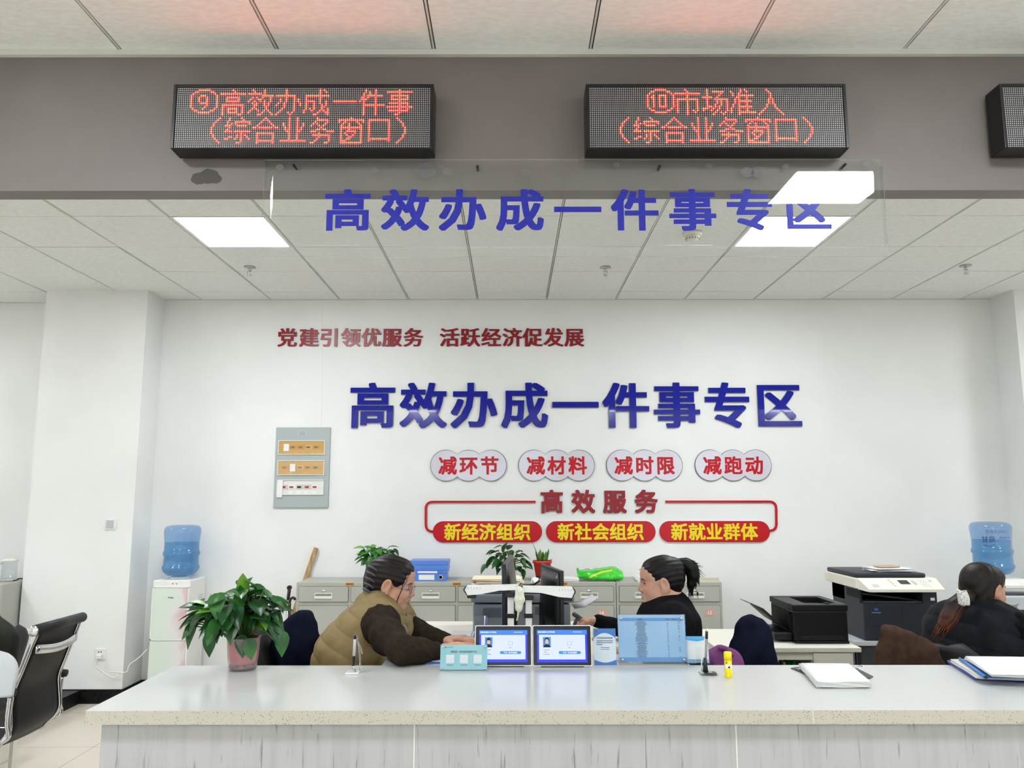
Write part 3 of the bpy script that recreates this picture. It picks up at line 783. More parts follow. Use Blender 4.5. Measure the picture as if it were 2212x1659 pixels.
f = MB(); f.box(CR - .018, CR, CF + .05, CB - .03, 0, ZT - .042); f.build('end_panel', M_lam, t)

# the two clerks' shared desk behind the counter
ZD = .86; DY0, DY1 = 3.447, 4.75; DX0, DX1 = DX - .02, .70
t = thing('desk', 'pale shared desk behind the counter between the two facing women', 'desk', ((DX0 + DX1) / 2, (DY0 + DY1) / 2, 0))
f = MB(); f.box(DX0, DX1, DY0, DY1, ZD - .03, ZD, bev=.004); f.build('desk_top', M_offwhite, t)
for x in (DX0 + .36, DX1 - .46):
    f = MB(); f.box(x, x + .025, DY0 + .05, DY1 - .05, 0, ZD - .03); f.build('side_panel', M_offwhite, t)

# ------------------------------------------------------------ filing cabinets along the back wall
CY0, CY1 = 6.25, 6.66; CH = at(1106, 1258, 6.25).z
cx = [at(x, 1330, CY0).x for x in (637.5, 870, 1102, 1332, 1562)]
M_tagc = mat('orange_plate', (202, 148, 52), 0.5)
M_pinkcard = mat('pink_card', (214, 158, 146), 0.7)
labs = ['grey steel filing cabinet at the left end of the row behind the woman in khaki', 'grey steel filing cabinet with blue binder boxes stacked on top',
        'grey steel filing cabinet with the door card numbered 14', 'grey steel filing cabinet with the door card numbered 13']
for i in range(4):
    x0, x1 = cx[i] + .002, cx[i + 1] - .002; w = x1 - x0
    t = thing('filing_cabinet', labs[i], 'filing cabinet', ((x0 + x1) / 2, CY1, 0), 'filing cabinets along the back wall')
    f = MB(); f.box(x0, x1, CY0, CY1, .06, CH, bev=.003); f.box(x0 + .03, x1 - .03, CY0 + .03, CY1, 0, .06); f.build('body', M_cab, t)
    zz = [at(1106, y, CY0).z for y in (1267, 1299.5, 1308)]
    for k in (0, 1):
        a0 = x0 + .022 + k * (w - .02) / 2; a1 = a0 + (w - .066) / 2
        f = MB(); f.box(a0 - .003, a1 + .003, CY0 - .0012, CY0 + .002, zz[1] - .003, zz[0] + .003, 1); f.box(a0, a1, CY0 - .009, CY0 + .004, zz[1], zz[0], 0, bev=.002)
        d = f.build('drawer', [M_cab, M_cab_dark], t)
        m = (a0 + a1) / 2; zc = zz[0] * .42 + zz[1] * .58
        f = MB(); f.box(m - .068, m + .068, CY0 - .0135, CY0 - .008, zc - .026, zc + .02, 0, bev=.002); f.box(m - .062, m + .062, CY0 - .0142, CY0 - .0125, zc - .004, zc + .015, 1); f.box(m - .064, m + .064, CY0 - .017, CY0 - .012, zc - .022, zc - .006, 0, bev=.002)
        f.build('handle', [M_white_metal, mat('handle_recess', (138, 138, 132), .6)], d)
        f = MB(); f.cyl(Vector((m, CY0 - .015, zz[0] - .033)), Vector((m, CY0 - .008, zz[0] - .033)), .011, 14); f.box(m - .0015, m + .0015, CY0 - .0156, CY0 - .0148, zz[0] - .039, zz[0] - .027, 1)
        f.build('lock', [M_chrome, M_ink], d)
        f = MB(); f.box(a0 - .003, a1 + .003, CY0 - .0012, CY0 + .002, .087, zz[2] + .003, 1); f.box(a0, a1, CY0 - .009, CY0 + .004, .09, zz[2], 0, bev=.002)
        d = f.build('door', [M_cab, M_cab_dark], t)
        f = MB(); hx = a1 - .028 if k == 0 else a0 + .028
        f.box(hx - .011, hx + .011, CY0 - .016, CY0 - .008, .42, .53, bev=.003); f.build('handle', M_white_metal, d)
        if i >= 2 and k == 1:
            c = at(1300 if i == 2 else 1533.3, 1324, CY0 - .012)
            f = MB(); f.box(c.x - .046, c.x + .046, CY0 - .011, CY0 - .008, c.z - .028, c.z + .028, 0); f.box(c.x - .038, c.x + .038, CY0 - .0122, CY0 - .0108, c.z - .02, c.z + .02, 1)
            put_text(f, '14' if i == 2 else '13', c.x, c.z, CY0 - .0128, h=.026, size=.03, bold=.02, mi=2)
            f.build('number_card', [M_cab, M_pinkcard, M_paper], d)
    c = at(0, 1261.5, CY0); m = (x0 + x1) / 2
    f = MB(); f.box(m - .033, m + .033, CY0 - .002, CY0 + .001, c.z - .012, c.z + .012, 0); f.box(m - .028, m + .028, CY0 - .0026, CY0 - .0015, c.z - .004, c.z + .005, 1)
    f.build('maker_plate', [M_tagc, mat('plate_ink', (120, 66, 24), .6)], t)
# key left in a lock of the last cabinet
c = at(1506, 1281, CY0 - .02)
f = MB(); f.cyl(c + Vector((0, -.012, .006)), c + Vector((0, .003, .006)), .003, 8); f.ball(c + Vector((0, -.012, -.004)), (.008, .004, .014)); f.tube([c + Vector((0, -.012, -.01)), c + Vector((.003, -.014, -.04))], .002, 6)
tag(f.build('lock_key', M_black, None, c), 'small black-headed key hanging in the drawer lock of the cabinet numbered 13', 'key')

# ------------------------------------------------------------ things on the cabinets
M_binder = mat('blue_binder', (86, 130, 214), 0.35); M_binder_d = mat('blue_binder_side', (36, 78, 178), 0.4)
bz = CH
yb0 = CY0 + .10
for i, (xa, xb, ya, yb_, lab, spine) in enumerate([(896, 964, 1252.5, 1236.5, 'lowest blue lever-arch file of the stack, with a round finger hole', 'ring'), (894, 966, 1236.5, 1230.5, 'thin blue folder box with a white label, second from the bottom of the stack', 'label'),
        (890, 967, 1230.5, 1218.5, 'blue folder box, third from the bottom of the stack', ''), (884, 968, 1218.5, 1209, 'topmost blue folder box of the stack on the cabinets', '')]):
    A, B = at(xa, ya, yb0), at(xb, yb_, yb0); h = at(0, yb_, yb0).z - at(0, ya, yb0).z
    t = thing('binder_box', lab, 'binder', ((A.x + B.x) / 2, yb0, bz), 'blue binders stacked on the cabinets')
    f = MB(); f.box(A.x, B.x, yb0, yb0 + .22, bz, bz + h, bev=.003); f.build('case', M_binder, t)
    if spine:
        f = MB(); xr = A.x + (B.x - A.x) * (.62 if spine == 'ring' else .7)
        f.box(A.x + .03, xr, yb0 - .0012, yb0 + .001, bz + h * .16, bz + h * .84); f.build('label', M_paper, t)
        f = MB(); c = Vector((xr + .05, yb0 - .001, bz + h / 2)); R = Matrix.Rotation(PI / 2, 3, 'X')
        r = h * .33; f.lathe([(r * .6, -.001), (r * .6, .002), (r, .002), (r, -.001)], c, 18, 0, axis=R); f.lathe([(0, .0), (r * .6, .0)], c, 18, 1, axis=R); f.build('finger_ring', [M_steel, M_ink], t)
    bz += h + .0006
def paper_pile(name, label, cat, c, w, d, nsh, th, seed, mats=None, rot=0.0, group=None, mess=.006):
    """loose sheets, each a little out of line, laid at c (centre of the bottom)"""
    random.seed(seed); f = MB()
    for k in range(nsh):
        R = Matrix.Translation((c[0] + random.uniform(-mess, mess), c[1] + random.uniform(-mess, mess), c[2])) @ Matrix.Rotation(rot + random.uniform(-mess, mess) * 6, 4, 'Z')
        f.box(-w / 2, w / 2, -d / 2, d / 2, k * th, (k + .86) * th, (k % len(mats)) if mats else 0, M=R)
    return tag(f.build(name, mats or [M_paper], None, c), label, cat, group)
p = at(1241, 1254, CY0 + .12); paper_pile('paper_stack', 'thin stack of white papers on the cabinets left of the green bag', 'paper', (p.x - .045, CY0 + .13, CH), .14, .26, 5, .006, 2)
p = at(1415, 1250, CY0 + .15)
paper_pile('paper_stack', 'white papers on the cabinets behind the head of the woman in black', 'paper', (at(1375, 1250, CY0 + .15).x + .13, CY0 + .17, CH), .26, .27, 5, .005, 3, mess=.012)
p = at(1492, 1253, CY0 + .12); paper_pile('closed_book', 'flat cream book at the right end of the cabinets', 'book', (p.x + .05, CY0 + .15, CH), .30, .24, 4, .009, 5, [M_cream, M_paper2], mess=.003)
# crumpled green plastic bag of seeds or snacks
A = at(1297, 1250, CY0 + .10)
M_greenbag = mat('green_bag', (52, 196, 48), 0.22); noise_mix(M_greenbag, 9, (38, 182, 36), (72, 210, 62), bump=.5, bscale=14)
pr = []
for dx, zz_, r_ in ((-.15, .052, .022), (-.10, .052, .032), (-.03, .054, .034), (.04, .060, .038), (.10, .062, .040), (.14, .050, .032)): pr.append(cap((A.x + dx, A.y + .0, CH + zz_ - .004), (A.x + dx + .01, A.y + .13, CH + zz_), r_, r_, .04))
pr += chain([(A.x - .165, A.y - .01, CH + .034), (A.x - .05, A.y - .03, CH + .030), (A.x + .08, A.y - .035, CH + .026), (A.x + .155, A.y - .02, CH + .030)], [.012, .016, .016, .014], .02)
pr += chain([(A.x - .165, A.y + .02, CH + .03), (A.x - .172, A.y + .08, CH + .085)], [.012, .008], .02) + chain([(A.x + .16, A.y - .02, CH + .03), (A.x + .168, A.y + .05, CH + .06)], [.016, .012], .02)
def wr_bag(X, Y, Z): return .0022 * np.sin(38 * X + 60 * Z) * np.sin(30 * Y + 20 * X) + .001 * np.sin(110 * X - 60 * Y)
g = solid_obj('snack_bag', pr, .005, [M_greenbag, mat('bag_yellow', (214, 218, 60), .3)], None, wr_bag, lambda c: 1 if abs((c[2] - CH - .068) - .3 * (c[0] - A.x) + 1.2 * (c[0] - A.x) ** 2) < .006 and abs(c[0] - A.x) < .09 else 0, loc=(A.x, A.y + .06, CH))
tag(g, 'crumpled bright green plastic bag lying on the filing cabinets', 'plastic bag')
# wooden board leaning in the corner behind the cabinets, with two umbrella handles
A, B = at(657, 1250, 6.66), at(683, 1183, 6.66)
f = MB(); d = (B - A); ang = math.atan2(d.x, d.z); foot = A - d * 3.05; foot.z = 0.0
L = (B - foot).length; ang = math.atan2((B - foot).x, (B - foot).z)
f.box(-.018, .018, -.011, .011, 0.002, L, bev=.002, M=Matrix.Translation(foot) @ Matrix.Rotation(ang, 4, 'Y'))
M_wood = noise_mix(mat('pale_wood', (178, 146, 100), 0.6), 6, (164, 130, 84), (190, 160, 116), (8, 8, 1))
tag(f.build('wooden_board', M_wood, None, foot), 'pale wooden stick leaning against the wall behind the cabinets', 'wooden stick')
M_umb = mat('dark_handle', (44, 30, 34), 0.35)
p = at(624.5, 1270, 6.45)
f = MB(); f.tube([Vector((p.x - .012, 6.45, .0)), Vector((p.x - .004, 6.45, p.z - .08))], .009, 10, 1); f.tube([Vector((p.x - .006, 6.45, p.z - .09)), p + Vector((.002, 0, -.012))], [.012, .014], 12, 0)
f.lathe([(.006, -.014), (.006, .014), (.018, .014), (.018, -.014), (.006, -.014)], p + Vector((.002, 0, .004)), 20, 0, axis=Matrix.Rotation(PI / 2, 3, 'X'))
tag(f.build('mop_handle', [M_umb, M_steel], None, (p.x, 6.45, 0)), 'dark mop handle with a hanging hole, left of the filing cabinets', 'mop handle')
p = at(629, 1296, 6.36)
f = MB(); f.tube([Vector((p.x - .012, 6.36, .0)), Vector((p.x - .012, 6.36, p.z - .03))], .012, 10); f.tube([Vector((p.x - .012 , 6.36, p.z - .05)), Vector((p.x - .012, 6.36, p.z - .01)), Vector((p.x - .003, 6.36, p.z + .012)), Vector((p.x + .012, 6.36, p.z + .02)), Vector((p.x + .026, 6.36, p.z + .013)), Vector((p.x + .03, 6.36, p.z + .0))], .011, 10)
tag(f.build('umbrella_handle', M_umb, None, (p.x, 6.36, 0)), 'dark hooked umbrella handle beside the end of the filing cabinets', 'umbrella')

# ------------------------------------------------------------ plants
def leaf_mat(name, c1, c2): return noise_mix(mat(name, c1, 0.35, spec=0.5), 7, c1, c2)
M_leaf = leaf_mat('green_leaf', (26, 74, 26), (48, 108, 40)); M_leafd = leaf_mat('dark_green_leaf', (20, 56, 26), (34, 82, 36)); M_leaf_y = leaf_mat('young_leaf', (86, 140, 42), (116, 164, 60))
M_stem = mat('plant_stem', (74, 104, 48), 0.5); M_soil = mat('soil', (52, 40, 32), 0.9)
def leaf(mb, base, d, up, L, W, droop=.35, mi=0):
    """heart-shaped blade from base along d, folded along its midrib and arching down"""
    d = d.normalized(); s = d.cross(up); s = s.normalized() if s.length > 1e-4 else Vector((0, 1, 0)); nrm = s.cross(d).normalized()
    prof = [(0, .0), (.02, .42), (.12, .84), (.28, 1.0), (.48, .88), (.68, .6), (.86, .27), (1, .0)]
    rows = []
    for t, w in prof:
        row = []
        for u in (-1, -.5, 0, .5, 1):
            back = -.10 * L * (1 - t) ** 6 * abs(u)
            p = base + d * (t * L + back) + s * (u * w * W / 2) + nrm * (abs(u) * w * W * .16 - droop * L * t * t)
            row.append(p)
        rows.append(row)
    vs = [p for r in rows for p in r]; fs = []
    for i in range(len(rows) - 1):
        for j in range(4): fs.append([i * 5 + j, i * 5 + j + 1, (i + 1) * 5 + j + 1, (i + 1) * 5 + j])
    mb.add(vs, fs, mi, True)
def pothos(root, centre, rad, n, L, seed, origin, extra=(), mats=None, low=-.55, squash=1.0):
    random.seed(seed); lv, st = MB(), MB()
    jobs = []
    for k in range(n):
        ph = k * 2.39996 + random.uniform(-.3, .3); q = random.uniform(low, .98)
        r = math.sqrt(max(0, 1 - q * q)); e = random.uniform(.5, 1.0)
        p = centre + Vector((rad[0] * r * math.cos(ph) * e, rad[1] * r * math.sin(ph) * e, rad[2] * q * e))
        o = (p - centre); d = Vector((o.x / rad[0], o.y / rad[1], o.z / rad[2] * .5)).normalized()
        d = (d + Vector((0, 0, random.uniform(-1.0, .15))) + Vector((random.uniform(-.4, .4), random.uniform(-.4, .4), 0))).normalized()
        jobs.append((p, d, L * random.uniform(.7, 1.1), random.random()))
    jobs += list(extra)
    for p, d, l_, c in jobs:
        up = Vector((random.uniform(-.3, .3), random.uniform(-.6, .1), 1)); base = p - d * l_ * .45
        leaf(lv, base, d, up, l_, l_ * random.uniform(.62, .76), random.uniform(.05, .4), 0 if c < .62 else (1 if c < .93 else 2))
        mid = (base + origin) / 2 + Vector((0, 0, .25 * (base - origin).length * .4))
        pts = [origin * (1 - s) ** 2 + mid * 2 * s * (1 - s) + base * s * s for s in (0, .25, .5, .75, 1)]
        st.tube(pts, .0022, 5)
    lv.build('foliage', mats or [M_leaf, M_leafd, M_leaf_y], root); st.build('stems', M_stem, root)
# big one on the counter
p = on(513, 1452, ZT) + Vector((0, .055, 0))
t = thing('potted_pothos', 'bushy green potted plant in a pink pot standing on the countertop', 'potted plant', p)
f = MB(); f.lathe([(.049, 0), (.053, .004), (.058, .05), (.063, .118), (.065, .122), (.062, .122), (.056, .05), (.050, .008), (0, .008)], p, 40); f.build('outer_pot', sheet_glass('clear_pot', (250, 240, 240), .05, .14), t)
f = MB(); f.lathe([(.0, .022), (.046, .024), (.051, .05), (.058, .119), (.055, .119), (.048, .08), (.0, .08)], p, 36); f.build('inner_pot', noise_mix(mat('pink_plastic', (218, 106, 118), 0.4), 12, (214, 98, 112), (226, 132, 138)), t)
f = MB(); f.lathe([(0, .009), (.0475, .009), (.049, .018), (.044, .024), (0, .025)], p, 36); f.build('sediment', noise_mix(mat('sediment', (108, 92, 70), 0.8), 60, (74, 60, 46), (150, 140, 120)), t)
f = MB(); f.lathe([(0, .110), (.055, .108)], p, 24); f.build('soil', M_soil, t)
c = at(512, 1333, p.y)
def lf(px, py, dx, dz, L, dy=0.0, col=.3): return (at(px, py, p.y + dy), Vector((dx, -.25, dz)).normalized(), L, col)
ex = [lf(524, 1258, .12, .95, .075, 0, .97), lf(430, 1305, -.75, .25, .085), lf(408, 1362, -.7, -.75, .08), lf(412, 1375, -.35, -1, .09, 0, .3), lf(452, 1392, -.05, -1, .085, -.03), lf(522, 1396, .1, -1, .08, -.06, .2), lf(540, 1402, .25, -1, .075, -.07, .2),
      lf(608, 1390, .2, -1, .09, -.03, .3), lf(605, 1310, .9, .15, .09, -.02), lf(560, 1275, .8, -.2, .09), lf(545, 1262, -.5, .7, .06), lf(594, 1340, .6, -.5, .09), lf(470, 1300, -.2, .5, .09), lf(400, 1345, -.9, -.3, .06, 0, .7)]
pothos(t, c, (.19, .15, .135), 125, .092, 12, p + Vector((0, 0, .11)), ex)
# red-potted one on the first cabinet
p = Vector((at(806, 1250, CY0 + .15).x, CY0 + .16, CH))
t = thing('potted_pothos', 'leafy plant in a red pot on the cabinets behind the woman in khaki', 'potted plant', p)
f = MB(); f.lathe([(.0, 0), (.05, 0), (.052, .01), (.066, .135), (.071, .137), (.071, .15), (.062, .15), (.058, .12), (0, .12)], p, 32); f.build('pot', mat('red_plastic', (196, 56, 66), 0.35), t)
f = MB(); f.lathe([(0, .125), (.058, .124)], p, 24); f.build('soil', M_soil, t)
c = at(812, 1203, p.y)
pothos(t, c, (.165, .12, .10), 80, .075, 5, p + Vector((0, 0, .12)), [(at(775, 1183, p.y), Vector((-.9, -.2, .1)), .08, .97), (at(850, 1180, p.y), Vector((.9, -.1, .1)), .08, .3), (at(856, 1192, p.y), Vector((.6, -.2, -.6)), .07, .8)], [leaf_mat('mid_leaf', (44, 104, 36), (70, 138, 52)), M_leaf, M_leaf_y], -.6)
# trailing one behind the monitors in a glass
p = Vector((at(1098, 1250, CY0 + .1).x, CY0 + .14, CH))
t = thing('potted_pothos', 'trailing dark green plant on the cabinets behind the left monitor', 'potted plant', p)
f = MB(); f.lathe([(.0, 0), (.05, 0), (.056, .02), (.058, .12), (.055, .12), (.052, .02), (0, .012)], p, 28); f.build('jar', M_lgrey, t)
c = at(1096, 1212, p.y)
pothos(t, c, (.20, .10, .12), 40, .085, 21, p + Vector((0, 0, .11)), [(at(1090, 1182, p.y), Vector((.3, -.3, .9)), .09, .3), (at(1142, 1220, p.y), Vector((.7, -.3, -.6)), .09, .8), (at(1044, 1228, p.y), Vector((-.6, -.3, -.7)), .085, .8), (at(1130, 1240, p.y), Vector((.3, -.3, -.9)), .08, .7)], [M_leafd, M_leaf, M_leaf], -.8)
# small snake plant in a red pot
p = Vector((at(1172, 1250, CY0 + .1).x, CY0 + .14, CH))
t = thing('snake_plant', 'small spiky plant in a red pot with a dark foot on the cabinets', 'potted plant', p)
f = MB(); f.lathe([(0, 0), (.05, 0), (.054, .035), (0, .035)], p, 30); f.build('saucer', M_black, t)
f = MB(); f.lathe([(.0, .035), (.053, .035), (.07, .135), (.078, .137), (.078, .155), (.07, .155), (.064, .13), (0, .13)], p, 32); f.build('pot', mat('bright_red_plastic', (204, 44, 36), 0.35), t)
f = MB(); f.lathe([(0, .133), (.064, .132)], p, 24); f.build('soil', M_soil, t)
f = MB(); random.seed(3)
for k in range(11):
    a = k * 2.4; r = .01 + .02 * (k / 11); hh = random.uniform(.07, .125); w = random.uniform(.014, .02); q = p + Vector((r * math.cos(a), r * math.sin(a), .13)); lean = Vector((math.cos(a) * .35, math.sin(a) * .35, 1)).normalized(); sd = lean.cross(Vector((math.cos(a), math.sin(a), 0))).normalized(); fr = sd.cross(lean)
    rows = []
    for tt, ww in ((0, .7), (.35, 1), (.7, .75), (.9, .35), (1, .03)): rows.append([q + lean * hh * tt - sd * w * ww, q + lean * hh * tt + fr * w * .35 * ww, q + lean * hh * tt + sd * w * ww])
    f.sheet(rows, .003)
f.build('leaves', noise_mix(mat('snake_leaf', (40, 104, 44), .4), 20, (30, 84, 40), (112, 150, 62)), t)
f = MB()
for s in ((-.05, .09, .165), (-.03, .03, .06), (.05, .05, .04)): f.tube([p + Vector((s[0] * .3, 0, .13)), p + Vector((s[0], -.02, .13 + s[2] * .6)), p + Vector((s[0] * 1.6, -.03, .13 + s[2]))], [.003, .003, .001], 6)
f.build('thin_shoots', M_leafd, t)
# ------------------------------------------------------------ things standing on the counter
def stand_frame(px0, px1, py0, py1, lean=8, dy=0.0):
    """plane of an upright card: foot centre, width, height and a matrix (x across, z up the card, -y to the hall)"""
    foot = on((px0 + px1) / 2, py1, ZT) + Vector((0, dy, 0))
    w = at(px1, py1, foot.y).x - at(px0, py1, foot.y).x
    a = math.radians(lean)
    h = 0.02
    for _ in range(30):                      # height whose top edge reaches py0
        top = foot + Vector((0, math.sin(a) * h, math.cos(a) * h)); h += at(0, py0, top.y).z - top.z
    M = Matrix.Translation(foot) @ Matrix.Rotation(-a, 4, 'X')
    return foot, w, h, M
def card(f, x0, x1, z0, z1, y0, y1, mi, M): f.box(x0, x1, y0, y1, z0, z1, mi, M=M)
def rounded(x0, x1, z0, z1, r, n=5):
    P = []
    for cx, cz, a in ((x1 - r, z1 - r, 0), (x0 + r, z1 - r, 1), (x0 + r, z0 + r, 2), (x1 - r, z0 + r, 3)):
        P += [(cx + r * math.cos((a + k / n) * PI / 2), cz + r * math.sin((a + k / n) * PI / 2)) for k in range(n + 1)]
    return P
M_teal = noise_mix(mat('teal_print', (150, 208, 212), 0.35), 3, (128, 198, 206), (190, 226, 226), (1, 1, 1), .3, .7)
M_studs = M_chrome
# teal information card with three blank squares
foot, w, h, M = stand_frame(950, 1052, 1393, 1449, 10)
t = thing('information_stand', 'small teal information card in a clear stand before the left tablet', 'table sign', foot)
f = MB(); card(f, -w / 2, w / 2, .004, h, .002, .0045, 0, M); f.build('print', M_teal, t)
f = MB(); card(f, -w / 2, w / 2, 0, h, -.002, .0, 0, M); f.box(-w / 2, w / 2, 0.0, .05, 0, .004, 0, M=Matrix.Translation(foot)); f.build('clear_stand', M_acr2, t)
f = MB()
put_text(f, '陕西省一体化政务服务平台', 0, h * .735, .0012, w=w * .56, size=.02, bold=.02, M=M); put_text(f, '中国政务服务', -w * .29, h * .91, .0012, w=w * .13, size=.02, M=M)
f.build('lettering', M_greyink, t)
f = MB()
for c in (-.29, .005, .295): card(f, w * c - h * .165, w * c + h * .165, h * .29, h * .62, .0010, .0018, 0, M)
f.build('blank_square', M_paper, t)
f = MB(); f.lathe([(0, 0), (.0022, 0)], M @ Vector((-w * .385, .001, h * .905)), 12, axis=Matrix.Rotation(PI / 2, 3, 'X')); f.build('emblem', M_red, t)
f = MB()
for c in (-.29, .005, .295): card(f, w * c - h * .13, w * c + h * .13, h * .215, h * .235, .0010, .0016, 0, M)
f.build('caption', M_greyink, t)
for sx_ in (-1, 1):
    for sz_ in (.08, .93):
        f = MB(); f.lathe([(0, -.004), (.0035, -.003), (.0035, .005)], M @ Vector((sx_ * w * .45, -.002, h * sz_)), 12, axis=Matrix.Rotation(PI / 2, 3, 'X')); f.build('stud', M_studs, t)

# two service tablets
M_bezel = mat('tablet_bezel', (14, 16, 24), 0.2); M_scr = mat('screen_blue', (16, 16, 20), 0.25, emit=(40, 58, 232), estr=1.1); M_scr2 = mat('screen_header', (16, 16, 20), 0.25, emit=(58, 132, 245), estr=1.1)
M_page = mat('screen_page', (16, 16, 20), .25, emit=(214, 224, 255), estr=1.1); M_btn = mat('screen_button', (16, 16, 20), .25, emit=(52, 146, 226), estr=1.0); M_scrw = mat('screen_white', (16, 16, 20), .3, emit=(245, 250, 255), estr=1.1)
M_portrait = mat('portrait_blue', (16, 16, 20), .3, emit=(70, 150, 230), estr=.9); M_face = mat('portrait_skin', (16, 16, 20), .4, emit=(236, 200, 182), estr=.9); M_pblack = mat('portrait_black', (18, 18, 22), .4)
def tablet(px0, px1, py0, py1, label, fringe):
    foot, w, h, M = stand_frame(px0, px1, py0, py1, 9)
    t = thing('service_tablet', label, 'tablet', foot, 'service tablets on the counter')
    f = MB(); f.prism(rounded(-w / 2, w / 2, .004, h, .006), .012, 0, M); f.build('case', M_white, t)
    f = MB(); f.prism(rounded(-w / 2 + .003, w / 2 - .003, .007, h - .003, .005), .0008, 0, M @ Matrix.Translation((0, -.0008, 0))); f.build('bezel', M_bezel, t)
    x0, x1, z0, z1 = -w * .425, w * .425, h * .115, h * .885; W, Z = x1 - x0, z1 - z0
    f = MB(); card(f, x0, x1, z0, z1, -.0012, -.0006, 0, M); card(f, x0, x1, z1 - Z * .14, z1, -.0016, -.0010, 1, M); sc = f.build('screen', [M_scr, M_scr2], t)
    f = MB(); card(f, x0 + W * .04, x1 - W * .04, z0 + Z * .09, z1 - Z * .15, -.0020, -.0012, 0, M); f.build('page', M_page, sc)
    f = MB(); put_text(f, '■政务服务大厅评价器', x0 + W * .19, z1 - Z * .065, -.0021, w=W * .33, size=.02, bold=.02, M=M)
    f.build('heading', M_scrw, sc)
    f = MB(); card(f, x0 + W * .72, x0 + W * .9, z1 - Z * .072, z1 - Z * .058, -.0022, -.0016, 0, M); f.build('status_line', M_scrw, sc)
    f = MB(); card(f, x0 + W * .12, x0 + W * .275, z0 + Z * .46, z0 + Z * .78, -.0026, -.0020, 0, M); cx, cz = x0 + W * .1975, z0 + Z * .64
    def disc(rx, rz, dx, dz, y, mi): f.add([M @ Vector((cx + W * (dx + rx * math.cos(k * PI / 8)), y, cz + Z * (dz + rz * math.sin(k * PI / 8)))) for k in range(16)], [list(range(16))], mi)
    disc(.047, .095, 0, .03, -.0028, 2); disc(.036, .078, 0, .0, -.0031, 1)
    if fringe: disc(.036, .025, 0, .065, -.0034, 2)
    f.add([M @ Vector((cx + W * a, -.0030, z0 + Z * b_)) for a, b_ in ((-.07, .462), (.07, .462), (.055, .53), (.02, .555), (-.02, .555), (-.055, .53))], [list(range(6))], 2)
    f.build('portrait', [M_portrait, M_face, M_pblack], sc)
    f = MB()
    for k in range(3): card(f, x0 + W * .13, x0 + W * (.2 + .05 * (k != 1)), z0 + Z * (.37 - .065 * k), z0 + Z * (.388 - .065 * k), -.0026, -.0020, 0, M)
    a0, a1, b0, b1 = x0 + W * .6, x0 + W * .69, z0 + Z * .53, z0 + Z * .64
    for q in ((a0, a1, b0, b0 + .001), (a0, a1, b1 - .001, b1), (a0, a0 + .001, b0, b1), (a1 - .001, a1, b0, b1)): card(f, *q, -.0026, -.0020, 0, M)
    for q in ((.56, .66), (.72, .64), (.59, .69)): card(f, x0 + W * q[0], x0 + W * (q[0] + .008), z0 + Z * q[1], z0 + Z * (q[1] + .012), -.0026, -.0020, 0, M)
    card(f, x0 + W * .62, x0 + W * .67, z0 + Z * .44, z0 + Z * .46, -.0026, -.0020, 0, M)
    f.build('page_marks', mat('screen_grey', (150, 156, 176), .3), sc)
    f = MB(); f.prism(rounded(x0 + W * .43, x0 + W * .87, z0 + Z * .255, z0 + Z * .345, Z * .044), .0006, 0, M @ Matrix.Translation((0, -.0026, 0)))
    put_text(f, '千位一语 阳光服务', x0 + W * .65, z0 + Z * .3, -.0032, w=W * .28, size=.02, bold=.02, mi=1, M=M); f.build('button', [M_btn, M_scrw], sc)
    f = MB(); f.box(-w * .3, w * .3, .012, .016, .0, h * .4, 0, M=M); f.box(-w * .36, w * .36, .0, .07, .0, .004, 0, M=Matrix.Translation(foot)); f.build('foot', M_black, t)
    f = MB(); f.lathe([(0, 0), (.0012, 0)], M @ Vector((0, -.0012, h * .955)), 10, axis=Matrix.Rotation(PI / 2, 3, 'X')); f.build('camera_eye', M_dark, t)
tablet(1025, 1148.5, 1351, 1441, 'left of the two lit blue service tablets, its portrait with a dark fringe', True)
tablet(1150.5, 1279, 1350.5, 1441.5, 'right of the two lit blue service tablets, its portrait with pulled-back hair', False)

# small blue-white notice beside the tablets
M_notice = mat('notice_white', (232, 240, 248), .35); M_nblue = mat('notice_blue', (64, 128, 204), .35); M_nlight = mat('notice_pale_blue', (150, 196, 234), .35)
foot, w, h, M = stand_frame(1284, 1332, 1358, 1437, 9)
t = thing('notice_stand', 'narrow blue and white notice card between the right tablet and the large blue notice', 'table sign', foot)
f = MB(); card(f, -w / 2, w / 2, .0, h, .002, .004, 0, M)
top = [(-w / 2, h), (w / 2, h), (w / 2, h * .74)] + [(w / 2 - w * k / 8, h * (.74 + .14 * math.sin(PI * k / 8))) for k in range(1, 8)] + [(-w / 2, h * .74)]
f.prism(top, .0008, 1, M @ Matrix.Translation((0, .0014, 0)))
f.prism([(-w / 2, 0), (-w / 2, h * .15)] + [(-w / 2 + w * k / 8, h * (.15 - .08 * math.sin(PI * k / 8))) for k in range(1, 8)] + [(w / 2, h * .15), (w / 2, 0)], .0008, 1, M @ Matrix.Translation((0, .0014, 0)))
f.build('print', [M_notice, M_nblue], t)
f = MB(); put_text(f, '欢迎您使用政务服务', 0, h * .74, .0008, w=w * .72, size=.02, bold=.01, M=M)
for k in range(3): card(f, -w * .38, w * (.36 if k < 2 else -.1), h * (.655 - .05 * k), h * (.672 - .05 * k), .0008, .0014, 0, M)
for k in range(2): card(f, -w * .2, w * .2, h * (.475 - .05 * k), h * (.487 - .05 * k), .0008, .0014, 0, M)
f.build('lettering', M_greyink, t)
f = MB(); card(f, -w * .17, w * .17, h * .17, h * .37, .0008, .0014, 0, M); f.build('blank_square', M_paper, t)
f = MB(); card(f, -w * .4, -w * .31, h * .9, h * .95, .0005, .0012, 0, M); f.build('emblem', M_red, t)
